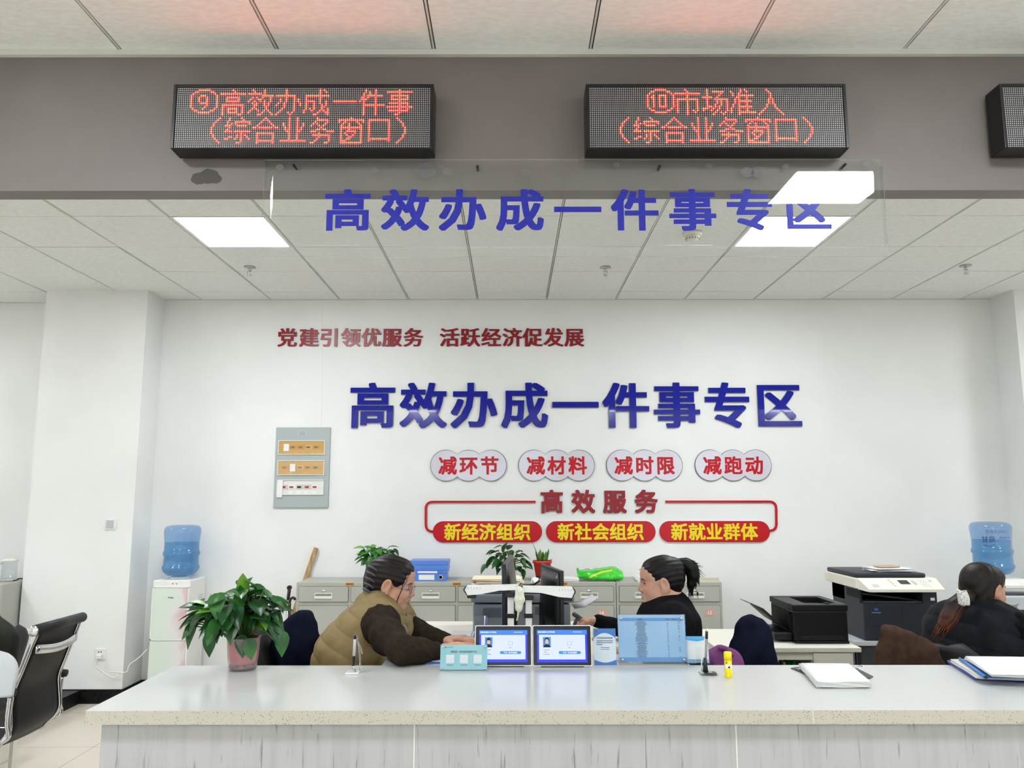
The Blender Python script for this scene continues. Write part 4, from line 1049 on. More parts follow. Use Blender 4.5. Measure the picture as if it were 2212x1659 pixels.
f = MB(); card(f, -w / 2 - .002, w / 2 + .002, 0, h + .002, -.0012, .0002, 0, M); f.box(-w / 2, w / 2, 0, .05, 0, .003, 0, M=Matrix.Translation(foot)); f.build('clear_stand', M_acr2, t)

# large blue notice in a clear block
foot, w, h, M = stand_frame(1337, 1486, 1327, 1437, 9)
t = thing('notice_stand', 'large pale blue table notice in a clear stand, widest card on the counter', 'table sign', foot)
M_sky = noise_mix(mat('sky_print', (166, 200, 232), .35), 2.2, (140, 184, 224), (196, 218, 240), (1, 1, 1), .3, .7)
f = MB(); card(f, -w / 2 + .002, w / 2 - .002, .012, h - .002, .003, .005, 0, M); card(f, -w / 2 + .002, w / 2 - .002, .012, h * .15, .0022, .0032, 1, M); card(f, -w * .46, w * .47, h * .865, h * .925, .0022, .0032, 1, M); f.build('print', [M_sky, mat('band_blue', (104, 158, 214), .35)], t)
f = MB(); random.seed(8)
for k in range(28):
    z = h * (.85 - .0255 * k); wd = random.uniform(.05, .09)
    card(f, w * (-.155 - wd), w * (-.155 + wd), z - .0009, z + .0009, .0020, .0028, 0, M)
    if random.random() < .8: card(f, w * .228, w * .244, z - .0008, z + .0008, .0020, .0028, 0, M)
    if random.random() < .5: card(f, w * .39, w * .41, z - .0008, z + .0008, .0020, .0028, 0, M)
for q in ((-.2, -.13), (.21, .26), (.3, .38)): card(f, w * q[0], w * q[1], h * .888, h * .902, .0018, .0026, 0, M)
f.build('table_text', mat('print_ink', (70, 84, 110), .6), t)
f = MB(); card(f, -w / 2, w / 2, 0, h, -.003, .002, 0, M); card(f, -w / 2, w / 2, 0, h, .0052, .008, 0, M); f.box(-w / 2, w / 2, -.004, .07, 0, .005, 0, M=Matrix.Translation(foot)); f.build('clear_stand', M_acr2, t)
for sx_ in (-1, 1):
    for sz_ in (.11, .92):
        f = MB(); f.lathe([(0, -.006), (.005, -.004), (.005, .005)], M @ Vector((sx_ * w * .445, -.003, h * sz_)), 14, axis=Matrix.Rotation(PI / 2, 3, 'X')); f.build('stud', M_studs, t)
f = MB(); f.box(-w / 2 + .004, w / 2 - .004, -.0046, -.0038, .0006, .0042, 0, M=Matrix.Translation(foot)); f.build('foot_strip', M_steel, t)

# code card stand (its code square left blank)
foot, w, h, M = stand_frame(1487, 1537, 1374, 1438, 8, .03)
t = thing('notice_stand', 'small card with a big blank white square, right of the large blue notice', 'table sign', foot)
f = MB(); card(f, -w / 2 + .002, w / 2 - .002, .004, h - .002, .002, .004, 0, M); f.prism([(-w / 2 + .002, h - .002), (w / 2 - .002, h - .002), (w / 2 - .002, h * .88), (0, h * .8), (-w / 2 + .002, h * .86)], .0006, 1, M @ Matrix.Translation((0, .0014, 0))); card(f, -w / 2 + .002, w / 2 - .002, .004, h * .17, .0014, .002, 2, M); f.build('print', [M_notice, mat('cyan_print', (70, 178, 236), .35), M_nlight], t)
f = MB(); card(f, -w * .42, w * .42, h * .21, h * .80, .0010, .0014, 0, M); f.build('blank_square', M_paper, t)
f = MB(); put_text(f, '陕西政务服务', 0, h * .1, .0010, w=w * .76, size=.02, bold=.0, M=M); f.build('lettering', M_greyink, t)
f = MB(); card(f, -w / 2, w / 2, 0, h, -.002, .001, 0, M); f.box(-w / 2, w / 2, 0, .06, 0, .004, 0, M=Matrix.Translation(foot)); f.build('clear_stand', M_acr2, t)

# pen stands
def coil(p0, p1, turns, r, wire, sag=0.0):
    pts = []
    for k in range(turns * 10 + 1):
        s = k / (turns * 10); a = 2 * PI * turns * s; c = p0.lerp(p1, s) + Vector((math.sin(PI * s) * sag, 0, 0))
        pts.append(c + Vector((math.cos(a) * r, math.sin(a) * r, 0)))
    return pts
p = on(762, 1456, ZT)
t = thing('pen_stand', 'pen on a clear base with a coiled cord, left of the teal card', 'pen stand', p, 'counter pens')
f = MB(); f.box(p.x - .028, p.x + .022, p.y - .012, p.y + .035, ZT, ZT + .007, bev=.002); f.build('base', mat('clear_base', (226, 230, 230), .15), t)
f = MB(); f.box(p.x - .016, p.x + .006, p.y - .004, p.y + .008, ZT + .0072, ZT + .0105); f.build('label', M_lgrey, t)
c0 = at(763, 1438, p.y + .01); c1 = at(767, 1372, p.y + .0)
f = MB(); f.tube([Vector((c0.x + .006, p.y + .012, ZT + .006)), c0 + Vector((.003, 0, -.012)), c0], [.005, .004, .0045], 10); f.build('holder', M_steel, t)
f = MB(); f.tube([c0, c0.lerp(c1, .3), c0.lerp(c1, .31), c0.lerp(c1, .92), c0.lerp(c1, .93), c1], [.0045, .0052, .0048, .0048, .0052, .004], 12); pen = f.build('pen', [M_black], t)
f = MB(); f.tube([c0.lerp(c1, .33), c0.lerp(c1, .88)], .0056, 12); f.build('barrel', M_lgrey, pen)
f = MB(); q = c1 + Vector((.01, .0, -.02)); f.tube(coil(c1 + Vector((.006, 0, -.002)), at(777, 1452, p.y + .02), 34, .0032, .001, .006), .0009, 5); f.tube(coil(at(772, 1385, p.y), at(782, 1412, p.y + .01), 9, .003, .001, .004), .0009, 5); f.build('coil_cord', M_steel, t)
p = on(1530, 1460, ZT)
t = thing('pen_stand', 'black counter pen upright in a clear base, left of the yellow glue stick', 'pen stand', p, 'counter pens')
f = MB(); f.box(p.x - .028, p.x + .036, p.y - .006, p.y + .045, ZT, ZT + .006, bev=.002); f.build('base', sheet_glass('clear_foot', (240, 243, 243)), t)
f = MB(); f.box(p.x - .012, p.x + .03, p.y - .004, p.y + .03, ZT + .0062, ZT + .010, bev=.001); f.box(p.x + .003, p.x + .016, p.y + .004, p.y + .016, ZT + .0101, ZT + .0108, 1); f.build('plate', [M_black, M_lgrey], t)
c0 = Vector((p.x - .006, p.y + .018, ZT + .01)); c1 = at(1526.5, 1360, p.y + .01)
f = MB(); f.tube([c0, c0 + Vector((0, 0, .022)), c0 + Vector((.001, 0, .05))], [.011, .008, .0065], 14); f.build('holder', M_black, t)
d = c1 - c0
f = MB(); f.tube([c0 + d * .15, c0 + d * .9, c0 + d], [.0042, .0048, .002], 12, 0); f.tube([c0 + d * .78, c0 + d * .96], .0053, 12, 1); f.build('pen', [M_steel, M_black], t)
f = MB(); a = at(1514, 1450, p.y + .03); f.tube([a + (c1 - a) * s + Vector((-.006 * math.sin(PI * s) + .002, 0, 0)) for s in [k / 12 for k in range(13)]] + [c1 + Vector((.001, 0, .004)), c1 + Vector((.004, 0, -.004))], .0026, 8); f.build('cord', M_white, t)

# glue stick
p = on(1573.5, 1463, ZT); p2 = at(1573, 1409, p.y); hh = p2.z - ZT + .001
t = thing('glue_stick', 'yellow glue stick standing upright on the countertop', 'glue stick', p)
M_gy = mat('glue_yellow', (244, 222, 20), .35)
f = MB(); f.lathe([(0, 0), (.0125, 0), (.0135, .002), (.0135, hh * .68), (0, hh * .68)], p, 28); f.build('tube', M_gy, t)
f = MB(); f.lathe([(0, hh * .685), (.0142, hh * .685), (.0142, hh * .98), (.0125, hh), (0, hh)], p, 28); f.build('cap', M_gy, t)
f = MB(); f.add([p + Vector((.0137 * math.sin(a), -.0137 * math.cos(a), z)) for z in (hh * .36, hh * .52) for a in [(-1.1 + 2.2 * k / 10) for k in range(11)]], [[i, i + 1, i + 12, i + 11] for i in range(10)], 0, True); f.add([p + Vector((.0139 * math.sin(a), -.0139 * math.cos(a), z)) for z in (hh * .55, hh * .63) for a in (-.9, -.7, -.5)], [[0, 1, 4, 3], [1, 2, 5, 4]], 1)
f.build('label', [M_paper, mat('label_red', (196, 40, 40), .4)], t)
f = MB(); f.add([p + Vector((.0140 * math.sin(a), -.0140 * math.cos(a), z)) for z in (hh * .38, hh * .45) for a in (-.25, 0, .25)], [[0, 1, 4, 3], [1, 2, 5, 4]], 0); f.build('mark', M_ink, t)

# leaflets beside the clerk's arm
M_fold_blue = mat('folder_blue', (52, 92, 190), .4)
A, B, C, D = on(862, 1434, ZT), on(948, 1434, ZT), on(948, 1421, ZT), on(875, 1421, ZT)
f = MB(); f.box(A.x + .004, B.x + .12, A.y, D.y - .005, ZT, ZT + .006, 0, bev=.001); f.box(A.x + .01, B.x + .12, A.y + .012, D.y - .005, ZT + .0062, ZT + .009, 1); put_text(f, '服务指南', A.x + .1, ZT + .003, A.y - .0004, h=.004, size=.01, mi=1)
tag(f.build('leaflet_pile', [M_fold_blue, M_paper], None, ((A.x + B.x) / 2, A.y, ZT)), 'blue and white leaflets lying on the counter under the forearm of the woman in khaki', 'leaflets')

# clipboard with a thick stack of papers
def quad_plate(f, pts, z0, z1, mi=0):
    n_ = len(pts); f.add([(p.x, p.y, z0) for p in pts] + [(p.x, p.y, z1) for p in pts], [list(range(n_ - 1, -1, -1)), list(range(n_, 2 * n_))] + [[i, (i + 1) % n_, (i + 1) % n_ + n_, i + n_] for i in range(n_)], mi)
q = [on(x, y, ZT) for x, y in ((1708, 1445), (1718, 1443), (1838, 1439.5), (1886, 1463), (1880, 1467), (1762, 1467))]
c = sum(q, Vector()) / 6
t = thing('clipboard', 'black clipboard lying flat on the countertop under a stack of papers', 'clipboard', c, 'clipboards on the counter')
f = MB(); quad_plate(f, q, ZT, ZT + .003); f.build('board', M_black, t)
k0, k1 = on(1842, 1447, ZT + .02), on(1862, 1440, ZT + .02)
f = MB(); f.tube([k0, k1, k1 + Vector((.006, .02, .0)), k0 + Vector((.01, .02, 0))], .0022, 8, closed=True); f.box(k0.x + .004, k0.x + .03, k0.y - .004, k0.y + .03, ZT + .003, ZT + .008); f.build('clip', M_chrome, t)
f = MB(); k0 = on(1727, 1446, ZT + .004); f.tube([k0 + Vector((.012 * math.cos(a), .010 * math.sin(a), .002)) for a in [2 * PI * k / 12 for k in range(12)]], .002, 6, closed=True); f.build('hanging_ring', M_chrome, t)
random.seed(6); f = MB(); zz = ZT + .0042
base = [(1727, 1434), (1833, 1435), (1881, 1475), (1765, 1475)]
for k in range(9):
    th = .0022; qq = []
    for x, y in base:
        w_ = on(x + random.uniform(-3, 3), y, ZT + .02); qq.append(Vector((w_.x, w_.y + .0, 0)))
    ctr = sum(qq, Vector()) / 4
    rows = []
    for i in range(5):
        r = []
        for j in range(7):
            u, v = j / 6, i / 4; pnt = (qq[0] * (1 - u) + qq[1] * u) * (1 - v) + (qq[3] * (1 - u) + qq[2] * u) * v
            curl = .004 * max(0, u - .6) ** 2 * v * k * .6 + .0012 * math.sin(u * 9 + k) * v
            r.append(Vector((pnt.x, pnt.y, zz + k * th + curl)))
        rows.append(r)
    f.sheet(rows, th * .7, k % 2)
tag(f.build('paper_stack', [M_paper, M_paper2], None, (c.x, c.y, ZT)), 'thick stack of blank white papers on the black clipboard', 'paper')
# folders heaped with papers at the right edge
q = [on(x, y, ZT) for x, y in ((2047, 1433), (2260, 1436), (2290, 1482), (2105, 1470))]
c = sum(q, Vector()) / 4
t = thing('document_folder', 'dark blue folder lying open under papers at the right end of the countertop', 'folder', c, 'folders on the counter')
f = MB(); quad_plate(f, q, ZT, ZT + .003); f.build('cover', mat('folder_navy', (66, 84, 156), .4), t)
f = MB(); a_, b_ = q[0], q[3]; f.tube([a_ + Vector((.004, 0, .006)), b_ + Vector((.004, 0, .006))], .006, 10); f.build('spine', mat('folder_navy', (66, 84, 156), .4), t)
def loose(name, label, cat, corners, z0, n_, th, seed, mats, lift=.0, group=None):
    random.seed(seed); f = MB(); Q = [on(x, y, z0) for x, y in corners]; cc = sum(Q, Vector()) / 4
    for k in range(n_):
        qq = [p + Vector((random.uniform(-.006, .006), random.uniform(-.005, .005), 0)) for p in Q]; rows = []
        for i in range(5):
            r = []
            for j in range(8):
                u, v = j / 7, i / 4; pnt = (qq[0] * (1 - u) + qq[1] * u) * (1 - v) + (qq[3] * (1 - u) + qq[2] * u) * v
                r.append(Vector((pnt.x, pnt.y, z0 + th * .5 + k * th + lift * u * v * k / n_ + .0012 * abs(math.sin(u * 11 + k * 1.3)) * (k / n_))))
            rows.append(r)
        f.sheet(rows, th * .7, k % len(mats))
    return tag(f.build(name, mats, None, (cc.x, cc.y, z0)), label, cat, group)
loose('paper_stack', 'white papers lying on the dark blue folder, left of the bright blue folder spine', 'paper', [(2052, 1430), (2240, 1430), (2270, 1474), (2112, 1468)], ZT + .0135, 6, .0016, 4, [M_paper, M_paper2])
q = [on(x, y, ZT + .0265) for x, y in ((2073, 1426), (2230, 1428), (2260, 1466), (2128, 1466))]
t = thing('document_folder', 'bright blue folder lying on the papers at the right end of the countertop', 'folder', sum(q, Vector()) / 4, 'folders on the counter')
f = MB(); quad_plate(f, q, ZT + .0265, ZT + .028); f.tube([q[0] + Vector((0, 0, .004)), q[3] + Vector((0, 0, .004))], .0055, 10); f.build('cover', mat('folder_bright_blue', (70, 124, 190), .4), t)
f = MB(); f.ball(q[3] + Vector((.002, -.001, .004)), (.0075, .006, .0062)); f.build('spine_cap', M_black, t)
loose('paper_stack', 'rumpled pale papers lying on the bright blue folder', 'paper', [(2086, 1424), (2250, 1425), (2280, 1468), (2142, 1463)], ZT + .034, 5, .0018, 14, [M_paper, M_paper2], .004)

# ------------------------------------------------------------ equipment on the shared desk
def monitor(near, far_px, near_px, side, label, sx):
    """near_px/far_px: upper corners of the panel edge seen from the hall; side: which way its screen faces (+1 right, -1 left)"""
    Y0 = near; pn = at(near_px[0], near_px[1], Y0); Yf = Y0
    pf = pn
    for k in range(400):
        Yf = Y0 + .002 * k; pf = at(far_px[0], far_px[1], Yf)
        if pf.z > pn.z + .0 and False: break
        if abs(pf.z - pn.z) < .002: break
    d = (pf - pn); d.z = 0; wdt = d.length; d.normalize(); nrm = Vector((d.y, -d.x, 0)) * (1 if side > 0 else -1)
    if nrm.x * side < 0: nrm = -nrm
    hgt = .335; mid = (pn + pf) / 2
    t = thing('computer_monitor', label, 'monitor', (mid.x, mid.y, ZD), 'computer monitors on the shared desk')
    R = Matrix((( d.x, nrm.x, 0, pn.x), (d.y, nrm.y, 0, pn.y), (0, 0, 1, pn.z - hgt), (0, 0, 0, 1)))
    f = MB(); f.box(0, wdt, -.018, .0, 0, hgt, 0, bev=.003, M=R); f.build('bezel', M_black, t)
    f = MB(); rows = []
    for i in range(7):
        r = []
        for j in range(9):
            u, v = j / 8, i / 6; r.append(R @ Vector((wdt * (.05 + .9 * u), -.018 - .032 * math.sin(PI * u) ** .6 * math.sin(PI * v) ** .6, hgt * (.04 + .92 * v))))
        rows.append(r)
    f.sheet(rows, .002); f.build('back_shell', M_black, t)
    f = MB(); f.box(.012, wdt - .012, .0, .0012, .018, hgt - .012, 0, M=R); f.build('screen', mat('monitor_screen', (90, 130, 190), .3, emit=(120, 160, 220), estr=.5), t)
    f = MB(); f.box(wdt * .56, wdt * .74, -.05, -.03, -(pn.z - hgt - ZD) + .012, hgt * .5, 0, bev=.003, M=R); f.build('stand', M_black, t)
    f = MB(); f.box(wdt * .45, wdt * .85, -.055, .05, -(pn.z - hgt - ZD), -(pn.z - hgt - ZD) + .012, 0, bev=.003, M=R); f.build('base', M_black, t)
    f = MB(); f.box(wdt * .62, wdt * .9, -.0215, -.019, hgt * .72, hgt * .82, 0, M=R) if side > 0 else f.box(wdt * .2, wdt * .3, -.0215, -.019, hgt * .3, hgt * .6, 0, M=R); f.build('sticker', M_black_soft, t)
    return t
monitor(3.60, (1101, 1197), (1084, 1219), -1, 'dark monitor seen edge-on that faces the woman in khaki', 1)
monitor(3.60, (1175, 1216), (1218, 1233), 1, 'dark monitor showing its back that faces the woman in black', 1)
# two document cameras
def doc_camera(px_post, arm, z_px, label):
    Y = 3.53; p = at(px_post, 1400, Y); top = at(px_post, z_px[0], Y); bot = at(px_post, z_px[1], Y)
    t = thing('document_camera', label, 'document camera', (p.x, Y, ZD), 'document cameras on the shared desk')
    f = MB(); f.box(p.x - .014, p.x + .014, Y - .01, Y + .012, ZD + .012, bot.z, bev=.003); f.build('post', M_white, t)
    f = MB(); f.box(p.x - .019, p.x + .019, Y - .016, Y + .018, at(0, 1330, Y).z - .008, at(0, 1330, Y).z + .010, bev=.003); f.build('clamp', M_black, t)
    f = MB(); f.box(p.x - (.09 if arm[1] < arm[0] else .03), p.x + (.03 if arm[1] < arm[0] else .09), Y - .03, Y + .05, ZD, ZD + .012, bev=.004); f.build('base', M_white, t)
    a, b_ = at(arm[0], 1270, Y).x, at(arm[1], 1270, Y).x; sgn = 1 if b_ > a else -1    # a = inner end, b = free end
    L = abs(b_ - a); zt, zb = top.z, bot.z; hh = zt - zb
    P = [(0, zt), (L * .55, zt - .002), (L * .965, zt - .004), (L, zt - hh * .45), (L * .94, zb - .006), (L * .7, zb - .002), (L * .35, zt - hh * .62), (0, zt - hh * .55)]
    if sgn < 0: P = P[::-1]
    f = MB(); f.prism([(a + sgn * x, z) for x, z in P], .055, 0, Matrix.Translation((0, Y - .03, 0))); f.build('arm', M_white, t)
    f = MB(); P2 = [(L * .965, zt - .003), (L * 1.01, zt - hh * .4), (L * 1.01, zt - hh * .6), (L * .945, zb - .008), (L * .93, zb - .008), (L * .99, zt - hh * .5), (L * .95, zt - .003)]
    if sgn < 0: P2 = P2[::-1]
    f.prism([(a + sgn * x, z) for x, z in P2], .058, 0, Matrix.Translation((0, Y - .0315, 0))); f.build('end_trim', M_black, t)
    f = MB(); q = a + sgn * L * .86; f.box(q - .02, q + .02, Y - .02, Y + .02, zb - .02, zb - .005, bev=.003); f.build('lens_housing', M_black, t)
    f = MB(); q = p.x; f.box(q - .022, q + .022, Y - .024, Y + .022, zb - .016, zb + .004, bev=.003); f.build('hinge', M_black, t)
    f = MB()
    for k in range(5): q = a + sgn * L * (.7 + .055 * k); f.box(q - .0012, q + .0012, Y - .0312, Y - .029, zt - hh * .45, zt - hh * .2)
    f.build('vent_slots', M_lgrey, t)
doc_camera(1103, (1119, 1003), (1263, 1281), 'white document camera arm reaching left towards the woman in khaki')
doc_camera(1142, (1129, 1241), (1266, 1287), 'white document camera arm reaching right towards the woman in black')
# pale bottle brush hanging between the cameras
p = at(1122, 1294, 3.475)
pr = [ell(p + Vector((0, 0, .03)), (.018, .016, .024), .012), ell(p + Vector((.0, 0, .0)), (.023, .018, .027), .012), ell(p + Vector((-.003, 0, -.03)), (.017, .015, .026), .012)]
o = solid_obj('bottle_brush', pr, .0025, noise_mix(mat('pale_sponge', (214, 222, 200), .9), 120, (206, 214, 190), (224, 230, 212)), None, lambda X, Y, Z: .0006 * np.sin(180 * Z) + .0005 * np.sin(260 * X + 200 * Y), loc=p)
tag(o, 'pale green-white bottle brush hanging between the two document camera arms', 'bottle brush')
f = MB(); f.tube([p + Vector((-.004, 0, -.045)), p + Vector((-.008, 0, -.075)), p + Vector((-.012, 0, -.09))], [.005, .003, .004], 8); f.build('handle', mat('pale_green', (206, 216, 170), .5), o)
f = MB(); f.tube([p + Vector((0, 0, .05)), p + Vector((.002, 0.005, .062)), p + Vector((.008, .01, .068))], .0016, 6); f.build('hanging_loop', M_black, o)
# pen pot with pens and a drinking glass
p = Vector((at(1172, 1345, 3.66).x, 3.66, ZD))
t = thing('pen_pot', 'dark mesh pen pot between the monitors, mostly hidden by the right tablet', 'pen pot', p)
f = MB(); f.lathe([(0, 0), (.036, 0), (.036, .095), (.033, .095), (.032, .006), (0, .006)], p, 24); f.build('pot', M_black, t)
for k, (dx, dy, m_) in enumerate(((-.014, .0, M_black), (.0, .012, M_dark), (.016, -.004, M_black))):
    f = MB(); f.tube([p + Vector((dx * .6, dy, .01)), p + Vector((dx * 1.8, dy, .135))], .0038, 8); f.build('pen', m_, t)
p = Vector((at(1037.5, 1350, 3.84).x, 3.84, ZD)); hh = at(0, 1332, 3.84).z - ZD
t = thing('drinking_glass', 'clear drinking glass behind the left tablet', 'glass', p)
f = MB(); f.lathe([(0, 0), (.026, 0), (.034, hh), (.032, hh), (.025, .006), (0, .006)], p, 28); f.build('glass', sheet_glass('tumbler', (236, 240, 240), .02, .06), t)

# grey laser printer at the back of the desk
PY0 = 4.30; zf = ZD
A = at(1016, 1378, PY0); B = at(1240, 1262, PY0); hT = B.z - zf
t = thing('laser_printer', 'grey laser printer standing behind the two monitors on the shared desk', 'printer', ((A.x + B.x) / 2, PY0 + .2, zf))
X0, X1 = A.x, B.x; W = X1 - X0
f = MB(); f.box(X0 + .012, X1 - .02, PY0, PY0 + .34, zf, zf + hT * .60, 0, bev=.012); f.build('body', M_grey, t)
f = MB(); f.box(X0, X1 - .0, PY0 - .012, PY0 + .34, zf + hT * .63, zf + hT * .80, 0, bev=.014); f.build('top_cover', M_grey, t)
f = MB(); f.box(X0 + .03, X1 - .06, PY0 + .01, PY0 + .33, zf + hT * .80, zf + hT * .84, 0, bev=.004); f.box(X0 + .06, X1 - .1, PY0 + .02, PY0 + .32, zf + hT * .84, zf + hT * .88, 1, bev=.004); f.build('scanner_lid', [M_dark, M_black], t)
f = MB()
for k in range(9): z = zf + hT * (.34 + .022 * k); f.box(X0 + W * .12, X0 + W * .36, PY0 - .0015, PY0 + .001, z, z + .003)
f.build('vent_slots', M_dark, t)
f = MB()
for k in range(7): z = zf + hT * (.40 + .022 * k); f.box(X0 + W * .62, X0 + W * .75, PY0 - .0015, PY0 + .001, z, z + .003)
f.build('side_slots', M_dark, t)
f = MB(); q0, q1, q2 = at(1240, 1314, PY0 + .1), at(1262, 1312, PY0 + .05), at(1288, 1294, PY0 + .05)
f.sheet([[q0 + Vector((0, y, 0)), q1 + Vector((0, y, -.0)), q2 + Vector((0, y, 0))] for y in (0, .1, .2)], .006, 0); f.build('paper_tray', M_lgrey, t)
# documents piled on top of the printer
c = Vector((at(1075, 1255, PY0).x, PY0 + .16, zf + hT * .885))
paper_pile('document_pile', 'uneven pile of documents and folders on top of the grey printer', 'documents', (c.x, c.y, c.z), .26, .2, 9, .0055, 12, [M_black, M_paper, M_paper2, M_cream, M_paper, M_cream, mat('brown_folder', (176, 132, 100), .7), M_paper, M_cream], mess=.012)
c = Vector((at(1150, 1255, PY0).x, PY0 + .14, zf + hT * .885))
f = MB(); f.tube([c + Vector((-.05, 0, .004)), c + Vector((.01, .0, .012)), c + Vector((.04, 0, .03)), c + Vector((.045, .02, .05))], .006, 8)
random.seed(2); rows = []
for i in range(5): rows.append([c + Vector((.0 + .02 * j + random.uniform(-.004, .004), .02 * i, .016 + random.uniform(0, .03))) for j in range(5)])
f.sheet(rows, .002, 1, False); tag(f.build('crumpled_wrapper', [M_black, M_paper], None, c), 'crumpled white paper and black cable on the right of the printer lid', 'paper')
# papers on the desk beside the woman in khaki
c = on(943, 1385, ZD); c = Vector((at(950, 1372, 3.98).x, 3.98, ZD))
paper_pile('paper_stack', 'white papers fanned out on the desk beyond the sleeve of the woman in khaki', 'paper', (c.x - .055, 4.02, ZD), .17, .25, 12, .004, 31, [M_paper, M_paper2], rot=.12, mess=.012)
c = Vector((at(990, 1375, 3.98).x, 3.98, ZD))
paper_pile('paper_stack', 'messy pile of papers on a dark tray left of the grey printer', 'paper', (c.x + .016, 3.98, ZD), .10, .25, 10, .0055, 33, [M_dark, M_paper, M_paper2, M_dark, M_paper2, M_paper, M_paper], rot=-.05, mess=.006)
kx = at(1000, 1392, 3.75)
f = MB(); f.box(kx.x - .02, kx.x + .10, 3.60, 3.78, ZD, ZD + .016, 0, bev=.004)
for i in range(5):
    for j in range(6): f.box(kx.x - .014 + .018 * j, kx.x + .001 + .018 * j, 3.612 + .032 * i, 3.638 + .032 * i, ZD + .016, ZD + .021, 0)
tag(f.build('keyboard', M_black, None, (kx.x + .07, 3.7, ZD)), 'black keyboard under the hands of the woman in khaki', 'keyboard')
p = at(1231, 1348, 3.75)
f = MB(); f.lathe([(0, 0), (.022, 0), (.03, .03), (.032, .075), (.022, .09), (.012, .095), (.012, .105), (0, .108)], Vector((p.x + .012, 3.75, ZD)), 24)
tag(f.build('lidded_cup', M_white, None, (p.x, 3.75, ZD)), 'small white lidded cup right of the dark monitor back', 'cup')
# ------------------------------------------------------------ office chairs and the coats on them
def office_chair(name, label, seat, yaw, mats, group=None, back_h=(.58, 1.02), back_w=.46, lean=.10, arms=True):
    """swivel chair at seat (x, y); yaw is the way it faces"""
    t = thing(name, label, 'chair', (seat[0], seat[1], 0), group)
    R = Matrix.Translation((seat[0], seat[1], 0)) @ Matrix.Rotation(yaw, 4, 'Z')     # faces +x
    f = MB(); f.box(-.23, .24, -.24, .24, .44, .505, 0, bev=.025, M=R, seg=3); f.build('seat', mats[0], t)
    rows = []
    for i in range(15):
        r = []
        for j in range(15):
            u, v = j / 14 * 2 - 1, i / 14; z = back_h[0] + (back_h[1] - back_h[0]) * v; w_ = back_w / 2 * (1 - .10 * v ** 3 - .42 * max(0, (v - .72) / .28) ** 3)
            r.append(R @ Vector((-.25 - lean * v + .035 * u * u - .01, u * w_, z)))
        rows.append(r)
    f = MB(); f.sheet(rows, .05); f.build('backrest', mats[0], t)
    f = MB(); f.tube([R @ Vector((-.05, 0, .44)), R @ Vector((-.24, 0, .45)), R @ Vector((-.30, 0, .55)), R @ Vector((-.31, 0, .72))], .02, 10); f.build('back_bracket', mats[1], t)
    for s in (-1, 1) if arms else ():
        f = MB(); f.tube([R @ Vector((.06, s * .25, .46)), R @ Vector((.07, s * .29, .55)), R @ Vector((.05, s * .29, .66))], .014, 8); f.box(-.11, .14, s * .29 - .03, s * .29 + .03, .66, .69, bev=.01, M=R); f.build('armrest', mats[1], t)
    f = MB(); f.cyl(R @ Vector((0, 0, .1)), R @ Vector((0, 0, .44)), .026, 16); f.build('gas_column', mats[1], t)
    for k in range(5):
        a = 2 * PI * k / 5; d = Vector((math.cos(a), math.sin(a), 0))
        f = MB(); f.tube([R @ Vector((0, 0, .12)), R @ (d * .27 + Vector((0, 0, .075)))], [.026, .016], 8); lg = f.build('leg', mats[1], t)
        f = MB(); c_ = R @ (d * .27 + Vector((0, 0, .03))); n_ = (R.to_3x3() @ Vector((-d.y, d.x, 0))) * .018; f.cyl(c_ - n_, c_ + n_, .03, 14); f.build('caster', M_black_soft, lg)
    return t
CH_M = [M_black_soft, M_black]

# chair of the woman in khaki, turned to the desk, with a navy jacket over its back
YC = 3.95
def draped(name, label, pts, Y, thick, m, ridges, group=None, vox=.006, tilt=0.0, wr=None):
    """coat hanging over a chair back: outline pts (px) at depth Y, filled and rounded, with fold ridges"""
    P = [at(x, y, Y) for x, y in pts]; pr = []
    c = sum(P, Vector()) / len(P)
    n_ = len(P)
    for i in range(n_):
        a, b_ = P[i], P[(i + 1) % n_]
        pr.append(cap(a, b_, thick * .8, None, .02))
    for i in range(n_):
        for s in (.35, .7):
            a = P[i].lerp(c, s); b_ = P[(i + 1) % n_].lerp(c, s); pr.append(cap(a, b_, thick * (1 + .25 * s), None, .03))
    for ln in ridges:
        q = [at(x, y, Y) + Vector((0, -thick * .75, 0)) for x, y in ln[0]]; pr += chain(q, [ln[1]] * len(q), .02)
    o = solid_obj(name, pr, vox, m, None, wr, loc=c)
    return tag(o, label, 'jacket', group)
office_chair('office_chair', 'chair under the navy jacket behind the woman in khaki', (-.80, 3.74), math.radians(4), CH_M, 'office chairs', lean=.12)
draped('jacket', 'dark navy jacket on the chair back between the big plant and the woman in khaki',
    [(634, 1341), (650, 1331), (664, 1331), (672, 1350), (680, 1385), (682, 1440), (600, 1450), (590, 1420), (598, 1388), (612, 1360)], 3.78, .03, M_navy,
    [([(655, 1345), (645, 1400), (640, 1440)], .018), ([(630, 1360), (612, 1405), (608, 1440)], .016)])
# chair of the woman in black
office_chair('office_chair', 'chair under the navy coat behind the woman in black', (.86, 3.96), math.radians(176), CH_M, 'office chairs', lean=.10, back_h=(.58, .88), back_w=.36, arms=False)
draped('jacket', 'dark navy coat hung over the chair back beside the black printer on the white cabinet',
    [(1602, 1356), (1610, 1345), (1622, 1341), (1640, 1349), (1652, 1362), (1656, 1385), (1670, 1440), (1600, 1450), (1598, 1420), (1597, 1385)], 3.80, .030, M_navy,
    [([(1625, 1352), (1632, 1395), (1640, 1440)], .02), ([(1605, 1368), (1588, 1392), (1574, 1420), (1572, 1440)], .026)])
pr = [ell(at(1560, 1432, 3.49), (.081, .055, .072), .02), ell(at(1584, 1446, 3.49), (.043, .055, .067), .02)]
pr += chain([at(1552, 1400, 3.445), at(1568, 1402, 3.44), at(1584, 1416, 3.44)], [.006] * 3, .015)
